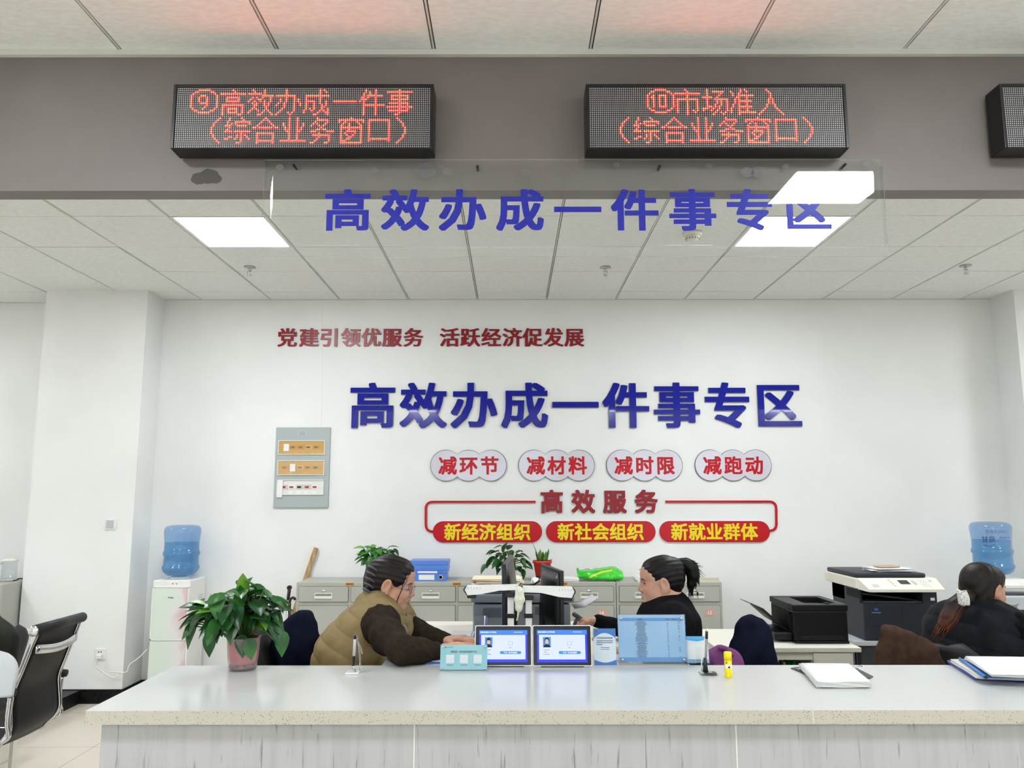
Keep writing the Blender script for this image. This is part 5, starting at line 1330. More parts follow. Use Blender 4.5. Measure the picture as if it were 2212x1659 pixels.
o = solid_obj('purple_bag', pr, .004, M_purple, None, lambda X, Y, Z: .0025 * np.sin(90 * X + 40 * Z), loc=at(1565, 1450, 3.49)); tag(o, 'rounded purple quilted bag behind the counter, between the code card and the navy coat', 'bag')
# a stool under the bag
c = at(1565, 1450, 3.49); zb = c.z - .085
t = thing('low_stool', 'stool behind the counter under the purple bag', 'stool', (c.x, 3.49, 0))
f = MB(); f.box(c.x - .12, c.x + .12, 3.40, 3.58, zb - .03, zb + .004, bev=.006); f.build('seat', M_offwhite, t)
for sx_ in (-.1, .1):
    for sy_ in (3.42, 3.56): f = MB(); f.box(c.x + sx_ - .012, c.x + sx_ + .012, sy_ - .012, sy_ + .012, 0, zb - .03); f.build('leg', M_offwhite, t)
# brown coat over a chair back at the right, and that woman's own chair
draped('jacket', 'brown wool coat hung over a chair back in front of the copier',
    [(1914, 1362), (1930, 1364), (1962, 1376), (1998, 1392), (2014, 1404), (2030, 1440), (1990, 1452), (1930, 1452), (1898, 1448), (1904, 1405)], 3.66, .026, M_browncoat,
    [([(1920, 1366), (1912, 1400), (1902, 1440)], .018), ([(1968, 1380), (1958, 1410), (1952, 1445)], .02), ([(2010, 1402), (1996, 1425), (1992, 1445)], .018), ([(1932, 1372), (1930, 1405), (1930, 1440)], .012)])

# ------------------------------------------------------------ people
def head_solids():
    """adult head facing +x, z up, origin between the ears at eye height"""
    p = [ell((-.014, 0, .036), (.094, .074, .082), .03), ell((.028, 0, -.022), (.058, .058, .082), .03), ell((.046, 0, .048), (.042, .058, .048), .03)]
    for s in (-1, 1):
        p += [cap((-.006, s * .052, -.045), (.048, s * .022, -.09), .02, .017, .03), ell((.05, s * .036, -.036), (.03, .026, .032), .025), cap((.072, s * .034, .019), (.082, s * .008, .014), .010, .010, .014)]
    p += [cap((.058, 0, -.08), (.066, 0, -.094), .022, .017, .025)]
    for s in (-1, 1):
        p.append(cut(ell((.090, s * .033, -.002), (.017, .019, .012), .014)))
        p.append(ell((.066, s * .033, -.002), (.0155, .017, .014), .006))
    p += [cap((.082, 0, .006), (.103, 0, -.028), .008, .0095, .012), cap((.094, -.012, -.034), (.094, .012, -.034), .0075, None, .008), cap((.086, 0, -.044), (.088, 0, -.050), .008, .007, .012)]
    for s in (-1, 1):
        p += [cap((.091, s * .002, -.0555), (.080, s * .020, -.059), .0062, .003, .006), cap((.090, s * .002, -.0665), (.080, s * .018, -.0625), .0068, .003, .006)]
    p += [cut(cap((.098, -.016, -.0612), (.098, .016, -.0612), .0022, None, .004))]
    for s in (-1, 1):
        p += [ell((-.010, s * .082, -.004), (.021, .012, .034), .006, Matrix.Rotation(.25, 4, 'Y')), cut(ell((-.005, s * .097, .000), (.0125, .014, .023), .004, Matrix.Rotation(.25, 4, 'Y'))), ell((-.002, s * .080, -.032), (.010, .008, .011), .006), cap((.004, s * .080, -.006), (.005, s * .080, -.014), .006, .005, .004)]
    p += [cap((-.028, 0, -.05), (-.05, 0, -.165), .052, .054, .03)]
    return p
def hand_solids(wrist, fwd, palm, across, curl, sc=1.0, thumb_out=.6, spread=.0):
    """palm with five separate fingers; palm is the way the palm looks, across points to the thumb side"""
    d = fwd.normalized(); n_ = (palm - d * palm.dot(d)).normalized(); s = (across - d * across.dot(d) - n_ * across.dot(n_)).normalized()
    out = []; kn = []
    for i, o in enumerate((.0295, .010, -.010, -.029)):
        k = wrist + (d * (.088 - .006 * (i == 3) - .003 * (i == 0)) + s * o) * sc; kn.append(k)
        out.append(cap(wrist + s * o * .55 * sc + d * .012 * sc, k, .0165 * sc, .0115 * sc, .012))
    for i, L in enumerate(((.042, .025, .019), (.047, .029, .021), (.044, .027, .020), (.034, .021, .018))):
        a = kn[i]; ang = curl[0]; fd = d + s * spread * (1.5 - i)
        for j in range(3):
            ang = curl[0] + (curl[1] * j)
            v = (fd.normalized() * math.cos(ang) + n_ * math.sin(ang)); b_ = a + v * L[j] * sc
            out.append(cap(a, b_, (.0084 - .0009 * j) * sc, (.0078 - .0010 * j) * sc, .002)); a = b_
    a = wrist + (d * .022 + s * .024) * sc; b_ = a + (d * .034 + s * .026 * thumb_out / .6 + n_ * .014) * sc; c_ = b_ + (d * .030 + s * .004 + n_ * .012) * sc; e = c_ + (d * .022 - s * .004 + n_ * .008) * sc
    out += [cap(a, b_, .0155 * sc, .0115 * sc, .010), cap(b_, c_, .0105 * sc, .0095 * sc, .004), cap(c_, e, .0095 * sc, .0075 * sc, .004)]
    return out
def seat_legs(pel, fwd, lat, knee_z=.5):
    """pelvis, thighs, shins and feet of a seated person; fwd and lat are unit vectors"""
    p = [cap(pel - lat * .08, pel + lat * .08, .125, None, .05)]
    for s in (-1, 1):
        h = pel + lat * .09 * s + Vector((0, 0, -.02)); k = h + fwd * .40 + lat * .02 * s; k.z = knee_z; a = k - fwd * .06; a.z = .09; b_ = a + fwd * .17; b_.z = .045
        p += [cap(h, k, .088, .062, .04), cap(k, a, .058, .042, .03), cap(a, b_, .042, .036, .03)]
    return p
SKIN = lambda m: [m, M_lip, M_hair]
def face_marks(M):
    """returns the material picker for the body: lips and brows by where they are on the head"""
    inv = M.inverted()
    def pick(c):
        q = inv @ Vector(c)
        return 0
    return pick
def eyes(M, parent, closed=False):
    f = MB()
    f.tube([M @ Vector((.0795, -.0215, -.0605)), M @ Vector((.0905, -.011, -.0575)), M @ Vector((.0945, -.004, -.0555)), M @ Vector((.0935, 0, -.0565)), M @ Vector((.0945, .004, -.0555)), M @ Vector((.0905, .011, -.0575)), M @ Vector((.0795, .0215, -.0605))], [.0008, .0030, .0036, .0034, .0036, .0030, .0008], 8)
    f.tube([M @ Vector((.0795, -.020, -.0620)), M @ Vector((.0900, -.010, -.0655)), M @ Vector((.0935, 0, -.0668)), M @ Vector((.0900, .010, -.0655)), M @ Vector((.0795, .020, -.0620))], [.0008, .0036, .0044, .0036, .0008], 8)
    f.build('lips', M_lip, parent)
    for s in (-1, 1):
        f = MB()
        R = M.to_3x3().to_4x4()
        if not closed:
            f.ball(M @ Vector((.0675, s * .033, -.0025)), (.0145, .0125, .0085), 0, R, 14, 10); f.ball(M @ Vector((.0770, s * .034, -.003)), (.0065, .0058, .0062), 1, R, 12, 8)
        f.tube([M @ Vector((.071, s * .050, -.002)), M @ Vector((.081, s * .041, .0035 if not closed else -.006)), M @ Vector((.084, s * .031, .0045 if not closed else -.008)), M @ Vector((.081, s * .021, .000))], [.0010, .0020, .0020, .0012], 6, 1)
        f.build('eye', [mat('eye_white', (226, 220, 214), .3), M_ink], parent)
        f = MB(); f.tube([M @ Vector((.079, s * .048, .017)), M @ Vector((.0875, s * .036, .0235)), M @ Vector((.0925, s * .022, .022)), M @ Vector((.0930, s * .013, .019))], [.0012, .0028, .0032, .0022], 6); f.build('eyebrow', M_hair, parent)
def hair_solids(back=1.0, low=-.01):
    return [ell((-.020, 0, .042), (.099, .083, .086), .02), ell((-.052, 0, low), (.060, .074, .075), .03),
        cut(ell((.082, 0, -.050), (.060, .088, .090), .012)), cut(ell((.010, .090, -.016), (.034, .026, .044), .010)), cut(ell((.010, -.090, -.016), (.034, .026, .044), .010))]
def strands(f, M, lines, mi=0):
    for pts, r in lines: f.tube([M @ Vector(q) for q in pts], [r * (1 if i < len(pts) - 1 else .35) for i in range(len(pts))], 6, mi)
def person(label, M, prims_world, legs, vox=.0034, closed=False, skin=M_skin, loc=None, marks=True):
    pr = xf(head_solids(), M) + prims_world + legs
    o = solid_obj('person', pr, vox, SKIN(skin), None, None, face_marks(M), loc=loc)
    tag(o, label, 'person')
    if marks: eyes(M, o, closed)
    return o
X = Vector((1, 0, 0)); Y_ = Vector((0, 1, 0)); Z = Vector((0, 0, 1))

# ---- woman in the khaki vest, facing right
Yp = 3.68
hc = at(848, 1261, Yp)
MH = Matrix.Translation(hc) @ Matrix.Rotation(math.radians(-4), 4, 'Z') @ Matrix.Rotation(math.radians(11), 4, 'Y') @ Matrix.Scale(.98, 4)
nk = at(822, 1300, Yp); ch = at(824, 1338, Yp); md = at(796, 1372, Yp); lo = at(758, 1432, Yp); pel = at(740, 1500, Yp); pel.z = .60
sN, sF = at(822, 1352, 3.50), at(842, 1332, 3.86)
eN, wN = at(868, 1394, 3.205), at(946, 1399, 3.30); eF, wF = at(897, 1366, 3.76), at(963, 1383, 3.70)
eN.z = ZT + .062; wN.z = ZT + .038
body = [cap(MH @ Vector((-.045, 0, -.13)), nk, .055, .07, .03), cap(nk, ch, .062, .09, .03), cap(ch - Y_ * .06, md - Y_ * .06, .085, .11, .05), cap(ch + Y_ * .06, md + Y_ * .06, .085, .11, .05), cap(md, lo, .13, .14, .05), cap(lo, pel, .14, .14, .05),
        cap(ch, sN, .08, .062, .05), cap(ch, sF, .08, .062, .05)]
body += chain([sN, eN, wN], [.062, .045, .030], .02) + chain([sF, eF, wF], [.06, .045, .028], .02)
body += hand_solids(wN + (at(975, 1394, 3.32) - wN) * .25, at(1010, 1392, 3.36) - wN, -Z, Y_, (.15, .22), 1.0)
body += hand_solids(wF, at(1003, 1384, 3.66) - wF + Z * .012, -Z + X * .1, -Y_, (.25, .42), 1.0)
p1 = person('woman in a khaki padded vest leaning over the counter, facing right', MH, body, seat_legs(pel, Vector((.94, .0, 0)), Y_), closed=True, loc=(pel.x, Yp, 0))
sl = chain([sN + Z * .004, sN.lerp(eN, .5) + Vector((-.012, 0, .0)), eN, eN.lerp(wN, .5), wN - (wN - eN).normalized() * .01], [.073, .066, .052, .045, .036], .03) + chain([sF, eF, wF], [.075, .057, .034], .03) + [cap(ch, sN, .10, .08, .04), cap(ch, sF, .10, .07, .04), cap(nk - Z * .035, ch, .074, .114, .04)]
def folds(f1, amp, sx=1.0, sz=1.0):
    return lambda X_, Y2, Z2: amp * np.sin(f1 * (sx * X_ + sz * Z2) + 2.0 * np.sin(11 * Y2 + 7 * X_)) * (.5 + .5 * np.sin(17 * X_ - 13 * Z2))
solid_obj('sweater', sl, .005, M_sweater, p1, lambda X_, Y2, Z2: .0030 * np.sin(95 * (X_ + .5 * Z2) + 3 * np.sin(14 * Y2 + 9 * X_)) * np.clip(np.sin(8 * X_ + 11 * Z2 + 9 * Y2), 0, 1) + .0006 * np.sin(260 * X_ + 190 * Z2))
vs_ = []
for dy in (-.085, 0, .085): vs_ += chain([ch + Y_ * dy + Z * .015, at(803, 1362, Yp) + Y_ * dy, at(768, 1415, Yp) + Y_ * dy, at(752, 1470, Yp) + Y_ * dy], [.098, .132, .158, .158], .05)
vs_ += [cap(at(800, 1300, Yp), at(812, 1330, 3.57), .045, .07, .04), cap(at(800, 1300, Yp), at(828, 1318, 3.82), .045, .075, .04), cap(at(862, 1330, 3.70), at(868, 1362, 3.70), .05, .05, .04), cap(at(880, 1330, 3.80), at(872, 1360, 3.80), .04, .04, .04)]
vs_ += [cut(cap(sN + Vector((.03, -.14, -.03)), eN + Vector((-.03, .03, -.05)), .125, .085, .02))]
vs_ += chain([at(803, 1277, Yp), at(822, 1293, 3.60), at(846, 1318, 3.60), at(872, 1342, 3.63)], [.026, .024, .025, .022], .02) + chain([at(803, 1277, Yp), at(838, 1284, 3.77), at(868, 1304, 3.76), at(886, 1326, 3.72)], [.026, .024, .024, .02], .02)
ax = (at(815, 1310, Yp) - at(752, 1440, Yp)).normalized()
def quilt(X_, Y2, Z2):
    s = X_ * ax.x + Z2 * ax.z
    return .0075 * np.abs(np.sin(s * PI / .075)) ** .5 * -1 + .004 + .0012 * np.sin(90 * X_ + 35 * Y2) * np.sin(100 * Z2 - 25 * X_)
solid_obj('padded_vest', vs_, .004, M_khaki, p1, quilt)
f = MB(); f.tube([at(861, 1337, 3.60), at(868, 1347, 3.60), at(875, 1353, 3.605), at(880, 1365, 3.61)], .0028, 6); f.build('zip', M_lgrey, p1)
solid_obj('trousers', [(q[0], q[1], q[2], q[3] + .012, q[4] + .012, q[5]) for q in seat_legs(pel, Vector((.94, 0, 0)), Y_)[:] if q[0] == 'c'], .010, M_trousers, p1)
hs = hair_solids(low=.0) + [ell((-.092, 0, .026), (.036, .046, .058), .03), ell((-.062, 0, -.045), (.040, .060, .040), .03), ell((.040, 0, .070), (.040, .066, .040), .03), ell((.036, -.070, .032), (.028, .010, .024), .02)]
hob = solid_obj('hair', xf(hs, MH), .003, M_hairb, p1, lambda X_, Y2, Z2: .0011 * np.sin(250 * Z2 + 90 * Y2 + 60 * X_))
f = MB(); strands(f, MH, [([(.058, -.068, .055), (.062, -.078, .0), (.050, -.082, -.06), (.058, -.076, -.115), (.068, -.070, -.135)], .0015), ([(.057, -.069, .055), (.064, -.079, .0), (.054, -.083, -.05), (.061, -.077, -.10)], .0013), ([(.075, -.05, .062), (.074, -.068, .03), (.058, -.078, -.005)], .0012), ([(-.088, -.02, -.03), (-.11, -.03, -.075), (-.115, -.03, -.095)], .0016), ([(-.085, .0, -.05), (-.12, .0, -.085)], .0014)]); f.build('loose_strands', M_hairb, hob)
f = MB()
for k in range(5):
    a = -.55 + .27 * k; c_ = Vector((-.098 + .012 * abs(k - 2) * .4, -.030, .03)); z = .052 - .026 * k
    f.tube([MH @ Vector((-.128 + .004 * k, -.012, z + .004)), MH @ Vector((-.118, -.046, z + .010)), MH @ Vector((-.092, -.068, z + .010)), MH @ Vector((-.066, -.080, z + .002))], [.004, .0066, .0062, .003], 8)
f.tube([MH @ Vector((-.130, -.012, .058)), MH @ Vector((-.133, -.012, .0)), MH @ Vector((-.121, -.012, -.055))], .006, 8); f.build('hair_claw', mat('matte_grey_clip', (66, 66, 72), .45), p1)
f = MB()
for s in (-1, 1):
    c_ = Vector((.100, s * .034, -.010)); f.tube([MH @ (c_ + Vector((-abs(math.cos(a)) * .004, .023 * math.cos(a), .021 * math.sin(a)))) for a in [2 * PI * k / 20 for k in range(20)]], .0011, 6, closed=True)
    f.tube([MH @ Vector((.097, s * .057, -.004)), MH @ Vector((.05, s * .075, -.002)), MH @ Vector((-.01, s * .082, .004))], .0012, 6)
f.tube([MH @ Vector((.101, -.011, -.008)), MH @ Vector((.106, 0, -.004)), MH @ Vector((.101, .011, -.008))], .0011, 6); f.build('glasses_frame', mat('thin_metal', (120, 124, 132), .3, metal=1.0), p1)
f = MB(); f.ball(MH @ Vector((-.004, -.088, -.036)), .003); f.build('earring', M_chrome, p1)

# ---- woman in black with a high ponytail, facing left
Yp = 3.90
hc = at(1426, 1258, Yp)
MH = Matrix.Translation(hc) @ Matrix.Rotation(math.radians(180 - 2), 4, 'Z') @ Matrix.Rotation(math.radians(3), 4, 'Y') @ Matrix.Scale(.98, 4)
nk = at(1438, 1302, Yp); ch = at(1440, 1345, Yp); lo = at(1455, 1440, Yp); pel = at(1468, 1500, Yp); pel.z = .60
sN, sF = at(1452, 1346, 3.72), at(1432, 1342, 4.08)
eN, wN = at(1420, 1420, 3.55), at(1375, 1405, 3.62); eF, wF = at(1352, 1350, 4.14), at(1286, 1336, 4.20)
wF.z = at(1286, 1342, 4.20).z; eF.z = ZD + .052; eN.z = max(eN.z, ZD + .06); wN.z = ZD + .05
body = [cap(MH @ Vector((-.045, 0, -.13)), nk, .055, .07, .03), cap(nk, ch, .08, .105, .05), cap(ch - Y_ * .06, lo - Y_ * .05, .09, .11, .05), cap(ch + Y_ * .06, lo + Y_ * .05, .09, .11, .05), cap(lo, pel, .13, .14, .05), cap(ch, sN, .08, .06, .05), cap(ch, sF, .08, .06, .05)]
body += chain([sN, eN, wN], [.058, .043, .028], .02) + chain([sF, eF, wF], [.056, .036, .026], .02)
body += hand_solids(wF, Vector((-1, -.05, -.05)), -Z - Y_ * .5, -Y_ + Z * .3, (.85, .85), .95, .3)
body += hand_solids(wN, Vector((-1, .1, -.05)), -Z, Y_, (.2, .3), .95)
p2 = person('woman in a black top with a high ponytail, facing left behind the large blue notice', MH, body, seat_legs(pel, Vector((-.94, 0, 0)), Y_), loc=(pel.x, Yp, 0))
kn = []
for dy in (-.06, 0, .06): kn += chain([ch + Y_ * dy, at(1444, 1390, Yp) + Y_ * dy, lo + Y_ * dy, at(1462, 1480, Yp) + Y_ * dy], [.108, .128, .150, .155], .05)
kn += [cap(nk + Vector((.015, 0, -.012)), ch, .066, .12, .05), cap(ch, sN, .10, .082, .10), cap(ch, sF, .10, .075, .08), cap(at(1464, 1310, Yp), at(1478, 1350, 3.80), .05, .075, .05)] + chain([sN, eN, wN], [.08, .062, .038], .03) + chain([sF, eF, wF + X * .012], [.074, .046, .034], .03)
kn += [cap(MH @ Vector((-.046, 0, -.100)), MH @ Vector((-.058, 0, -.17)), .058, .085, .03), cap(MH @ Vector((-.01, 0, -.155)), MH @ Vector((.015, 0, -.21)), .052, .08, .03)]
solid_obj('knit_top', kn, .005, M_blackknit, p2, folds(95, .0014, 1, -.6))
solid_obj('trousers', [(q[0], q[1], q[2], q[3] + .012, q[4] + .012, q[5]) for q in seat_legs(pel, Vector((-.94, 0, 0)), Y_)], .010, M_trousers, p2)
hs = hair_solids(low=.004) + [ell((.034, 0, .068), (.044, .062, .036), .03), ell((-.092, 0, .075), (.030, .030, .026), .03)]
hob = solid_obj('hair', xf(hs, MH), .003, M_hair, p2, lambda X_, Y2, Z2: .0009 * np.sin(240 * Z2 + 110 * Y2 - 70 * X_))
tail = [at(1454, 1220, Yp), at(1468, 1217, Yp), at(1482, 1218, Yp), at(1493, 1227, Yp), at(1497, 1244, Yp), at(1493, 1262, Yp), at(1490, 1278, Yp)]
pt = solid_obj('ponytail', chain(tail, [.014, .018, .024, .029, .026, .016, .006], .02), .003, M_hair, p2, lambda X_, Y2, Z2: .0014 * np.sin(380 * Y2 + 90 * X_ + 60 * Z2))
f = MB(); random.seed(7)
for k in range(170):
    i = random.uniform(1.2, 5.6); a = tail[int(i)].lerp(tail[min(int(i) + 1, 6)], i % 1); d_ = (tail[min(int(i) + 1, 6)] - tail[int(i)]).normalized()
    out = Vector((random.uniform(-.2, .9), random.uniform(-.6, .6), random.uniform(-.5, .6))).normalized(); r = .020 if i < 4.5 else .010
    tip = a + out * (r + random.uniform(.0, .010)) + d_ * random.uniform(.03, .06) + Vector((.004, 0, -.004)); f.tube([a + out * r * .6, a + out * (r + .002) + d_ * .016, tip], [.0034, .0024, .0003], 5)
f.build('tail_strands', M_hair, pt)
f = MB(); f.lathe([(.013, -.006), (.018, 0), (.013, .006)], tail[0], 18, axis=Matrix.Rotation(PI / 2, 3, 'Y')); f.build('hair_tie', M_black_soft, p2)
f = MB(); strands(f, MH, [([(-.06, -.03, -.05), (-.10, -.03, -.07), (-.125, -.03, -.11), (-.128, -.03, -.135)], .0018), ([(-.055, -.04, -.055), (-.09, -.045, -.085), (-.11, -.045, -.12)], .0015), ([(.065, -.055, .055), (.064, -.066, .03), (.05, -.076, .0)], .0016), ([(.08, -.02, .066), (.092, -.03, .064), (.098, -.034, .058)], .0012)]); f.build('loose_strands', M_hair, hob)
mx_ = wF + Vector((-.085, -.01, 0))
f = MB(); f.ball(Vector((mx_.x, mx_.y, ZD + .016)), (.05, .03, .016)); tag(f.build('computer_mouse', M_black, None, (mx_.x, mx_.y, ZD)), 'dark computer mouse under the outstretched hand of the woman in black', 'mouse')
a = at(1246, 1332, 4.16); b_ = at(1262, 1341, 4.2)
f = MB(); f.tube([at(1240, 1327, 4.12), at(1258, 1339, 4.2)], .012, 10); f.tube([at(1240, 1352, 4.14), at(1244, 1340, 4.14), at(1252, 1335, 4.16)], .009, 8); f.lathe([(0, 0), (.05, 0), (.05, .01), (.01, .014), (.01, .06), (0, .06)], Vector((at(1240, 1352, 4.14).x, 4.14, ZD)), 20)
tag(f.build('desk_device', M_dark, None, (a.x, 4.15, ZD)), 'dark angled device on a stand beside the hand of the woman in black', 'device')

# ---- woman in the dark padded vest at the right, turned away
Yp = 3.95
hc = at(2127, 1273, Yp); yaw = math.radians(32)
MH = Matrix.Translation(hc) @ Matrix.Rotation(math.radians(19), 4, 'Z') @ Matrix.Rotation(math.radians(6), 4, 'Y')
fw = Vector((math.cos(yaw), math.sin(yaw), 0)); lt = Vector((-math.sin(yaw), math.cos(yaw), 0))
nk = at(2108, 1312, Yp); ch = at(2112, 1360, Yp); lo = at(2112, 1440, Yp); pel = at(2112, 1500, Yp); pel.z = .60
sN = ch - lt * .17 + Vector((.02, 0, .01)); sF = ch + lt * .17
eN = sN + fw * .17 - lt * .03 - Z * .20; wN = eN + fw * .22 + lt * .04; wN.z = .86; eF = sF + fw * .2 - Z * .2; wF = eF + fw * .2 - lt * .04; wF.z = .87; eN.z = max(eN.z, .86)
body = [cap(MH @ Vector((-.045, 0, -.13)), nk, .055, .07, .03), cap(nk, ch, .08, .11, .05), cap(ch - lt * .07, lo - lt * .06, .1, .13, .05), cap(ch + lt * .07, lo + lt * .06, .1, .13, .05), cap(lo, pel, .13, .14, .05), cap(ch, sN, .08, .062, .05), cap(ch, sF, .08, .062, .05)]
body += chain([sN, eN, wN], [.06, .044, .028], .02) + chain([sF, eF, wF], [.06, .044, .028], .02) + hand_solids(wN, fw, -Z, lt, (.25, .35)) + hand_solids(wF, fw, -Z, -lt, (.25, .35))
p3 = person('woman in a dark padded vest at the right, turned away, with a patterned hair band', MH, body, seat_legs(pel, fw * .94, lt), loc=(pel.x, Yp, 0))
vs_ = []
for d_ in (-.09, 0, .09): vs_ += chain([ch + lt * d_ + Z * .02, at(2108, 1395, Yp) + lt * d_, lo + lt * d_, at(2104, 1480, Yp) + lt * d_], [.118, .142, .150, .150], .05)
vs_ += [cap(nk, ch, .09, .13, .05), cap(ch, sN, .1, .085, .05), cap(ch, sF, .1, .085, .05)] + chain([MH @ Vector((-.075, 0, -.105)), MH @ Vector((-.04, -.062, -.115)), MH @ Vector((.02, -.066, -.145)), MH @ Vector((.06, -.04, -.18))], [.030, .028, .028, .026], .02) + chain([MH @ Vector((-.075, 0, -.105)), MH @ Vector((-.04, .062, -.115)), MH @ Vector((.02, .066, -.145))], [.03, .028, .028], .02)
solid_obj('padded_vest', vs_, .005, M_blackpuffer, p3, lambda X_, Y2, Z2: .006 * -np.abs(np.sin((Z2 + .25 * X_) * PI / .095)) ** .6 + .003 + .0015 * np.sin(70 * X_ + 40 * Y2))
solid_obj('sweater', chain([sN, eN, wN], [.088, .064, .038], .03) + chain([sF, eF, wF], [.08, .062, .036], .03) + [cap(ch, sN, .09, .085, .04)], .006, M_blackknit, p3, folds(75, .003))
solid_obj('trousers', [(q[0], q[1], q[2], q[3] + .012, q[4] + .012, q[5]) for q in seat_legs(pel, fw * .94, lt)], .010, M_trousers, p3)
hs = [ell((-.022, 0, .040), (.102, .087, .088), .02), ell((-.055, 0, -.035), (.062, .080, .085), .04), ell((-.052, 0, -.095), (.045, .056, .05), .04), ell((.04, 0, .066), (.042, .064, .04), .03), cut(ell((.080, 0, -.050), (.062, .090, .094), .012)), cut(ell((.012, .090, -.018), (.036, .028, .046), .010)), cut(ell((.012, -.090, -.018), (.036, .028, .046), .010))]
solid_obj('hair', xf(hs, MH), .003, M_hairb, p3, lambda X_, Y2, Z2: .0009 * np.sin(220 * (.8 * X_ - .55 * Z2) + 130 * Y2))
yb_ = 3.83
tail = [at(2092, 1288, 3.86), at(2080, 1296, yb_), at(2062, 1312, yb_), at(2050, 1335, yb_ - .01), at(2040, 1352, yb_ - .01), at(2032, 1366, yb_)]
n, l, bs = nodes(M_hairg); tc = n.new('ShaderNodeTexCoord'); sp_ = n.new('ShaderNodeSeparateXYZ'); nz = n.new('ShaderNodeTexNoise'); nz.inputs['Scale'].default_value = 40
mp_ = n.new('ShaderNodeMapRange'); mp_.inputs[1].default_value = tail[3].z - .03; mp_.inputs[2].default_value = tail[2].z + .02; mxh = n.new('ShaderNodeMix'); mxh.data_type = 'RGBA'; mxh.inputs[6].default_value = rgb(84, 44, 28); mxh.inputs[7].default_value = rgb(24, 16, 13)
l.new(tc.outputs['Object'], sp_.inputs[0]); l.new(sp_.outputs['Z'], mp_.inputs[0]); l.new(mp_.outputs[0], mxh.inputs[0]); l.new(mxh.outputs[2], bs.inputs['Base Color'])
pt = solid_obj('ponytail', chain(tail, [.028, .030, .034, .032, .022, .008], .03), .003, M_hairg, p3, lambda X_, Y2, Z2: .0018 * np.sin(330 * (.79 * X_ - .61 * Z2) + 170 * Y2))
f = MB(); random.seed(17)
for k in range(50):
    i = random.uniform(1.2, 4.6); a = tail[int(i)].lerp(tail[int(i) + 1], i % 1); d_ = (tail[min(int(i) + 1, 5)] - tail[int(i)]).normalized(); o_ = Vector((random.uniform(-.9, .4), random.uniform(-.9, .3), random.uniform(-.4, .4))).normalized()
    f.tube([a + o_ * .022, a + o_ * .034 + d_ * .03, a + o_ * .026 + d_ * random.uniform(.05, .09)], [.003, .0024, .0003], 5)
f.build('tail_strands', M_hairg, pt)
# patterned band
M_band = mat('printed_band', (236, 234, 228), .8)
n, l, bs = nodes(M_band); tc = n.new('ShaderNodeTexCoord'); wv = n.new('ShaderNodeTexNoise'); wv.inputs['Scale'].default_value = 38; wv.inputs['Detail'].default_value = 1; wv.inputs['Distortion'].default_value = 2.5
rp = n.new('ShaderNodeValToRGB'); rp.color_ramp.elements[0].position = .46; rp.color_ramp.elements[0].color = rgb(236, 234, 228); rp.color_ramp.elements[1].position = .5; rp.color_ramp.elements[1].color = rgb(20, 20, 24); e = rp.color_ramp.elements.new(.55); e.color = rgb(236, 234, 228)
l.new(tc.outputs['Object'], wv.inputs['Vector']); l.new(wv.outputs['Fac'], rp.inputs[0]); l.new(rp.outputs[0], bs.inputs['Base Color'])
A, B, C, D = [at(x, y, 3.80) for x, y in ((2066, 1274), (2086, 1277), (2095, 1307), (2069, 1309))]
rows = []
for i in range(7):
    r = []
    for j in range(7):
        u, v = j / 6, i / 6; p = (A * (1 - u) + B * u) * (1 - v) + (D * (1 - u) + C * u) * v
        r.append(p + Vector((0, -.018 * math.sin(PI * u) - .006 * math.sin(PI * v) + .003 * math.sin(9 * u + 5 * v), .003 * math.sin(14 * u))))
    rows.append(r)
f = MB(); f.sheet(rows, .006); f.build('hair_band', M_band, p3)
# chair back behind her
office_chair('office_chair', 'chair under the brown coat behind the woman in the dark vest', (pel.x, Yp), yaw, CH_M, 'office chairs', back_h=(.58, .90), back_w=.42, lean=.05)

# ---- person at the left edge, only a shoulder in view
Yp = 4.05
hc = at(-165, 1235, Yp); MH = Matrix.Translation(hc) @ Matrix.Rotation(math.radians(165), 4, 'Z')
ch = at(-105, 1378, Yp); nk = at(-140, 1318, Yp); lo = at(-90, 1440, Yp); pel = Vector((lo.x - .22, Yp + .16, .6)); fw = Vector((-1, .1, 0)).normalized(); lt = Vector((.1, 1, 0)).normalized()
sN = at(-58, 1350, 3.88); sF = sN + Vector((-.26, .28, 0)); eN = at(-14, 1440, 3.84); wN = eN + fw * .24; eF = sF + fw * .2 - Z * .2; wF = eF + fw * .2
body = [cap(MH @ Vector((-.045, 0, -.13)), nk, .055, .07, .03), cap(nk, ch, .08, .11, .05), cap(ch, lo, .14, .14, .05), cap(lo, pel, .14, .14, .05), cap(ch, sN, .09, .06, .05), cap(ch, sF, .09, .06, .05)]
body += chain([sN, eN, wN], [.06, .044, .028], .02) + chain([sF, eF, wF], [.06, .044, .028], .02) + hand_solids(wN, fw, -Z, lt, (.25, .35)) + hand_solids(wF, fw, -Z, -lt, (.25, .35))
p0 = person('person in a dark olive jacket cut off by the left edge', MH, body, seat_legs(pel, fw * .94, lt), .006, loc=(pel.x, Yp, 0))
solid_obj('jacket', chain([ch + Z * .02, lo, lo - Z * .08], [.17, .18, .18], .05) + [cap(nk, ch, .10, .16, .05), cap(ch, sN, .11, .095, .05), cap(ch, sF, .11, .09, .05)] + chain([sN, at(-24, 1396, 3.86), eN, wN], [.10, .118, .09, .045], .04) + chain([sF, eF, wF], [.09, .07, .045], .04), .007, M_olive, p0, folds(60, .004, .4, 1))
solid_obj('trousers', [(q[0], q[1], q[2], q[3] + .012, q[4] + .012, q[5]) for q in seat_legs(pel, fw * .94, lt)], .012, M_trousers, p0)
solid_obj('hair', xf(hair_solids(), MH), .005, M_hair, p0)
office_chair('office_chair', 'chair of the person in the dark olive jacket at the left edge', (pel.x, pel.y), math.radians(174), CH_M, 'office chairs', back_h=(.58, .9))
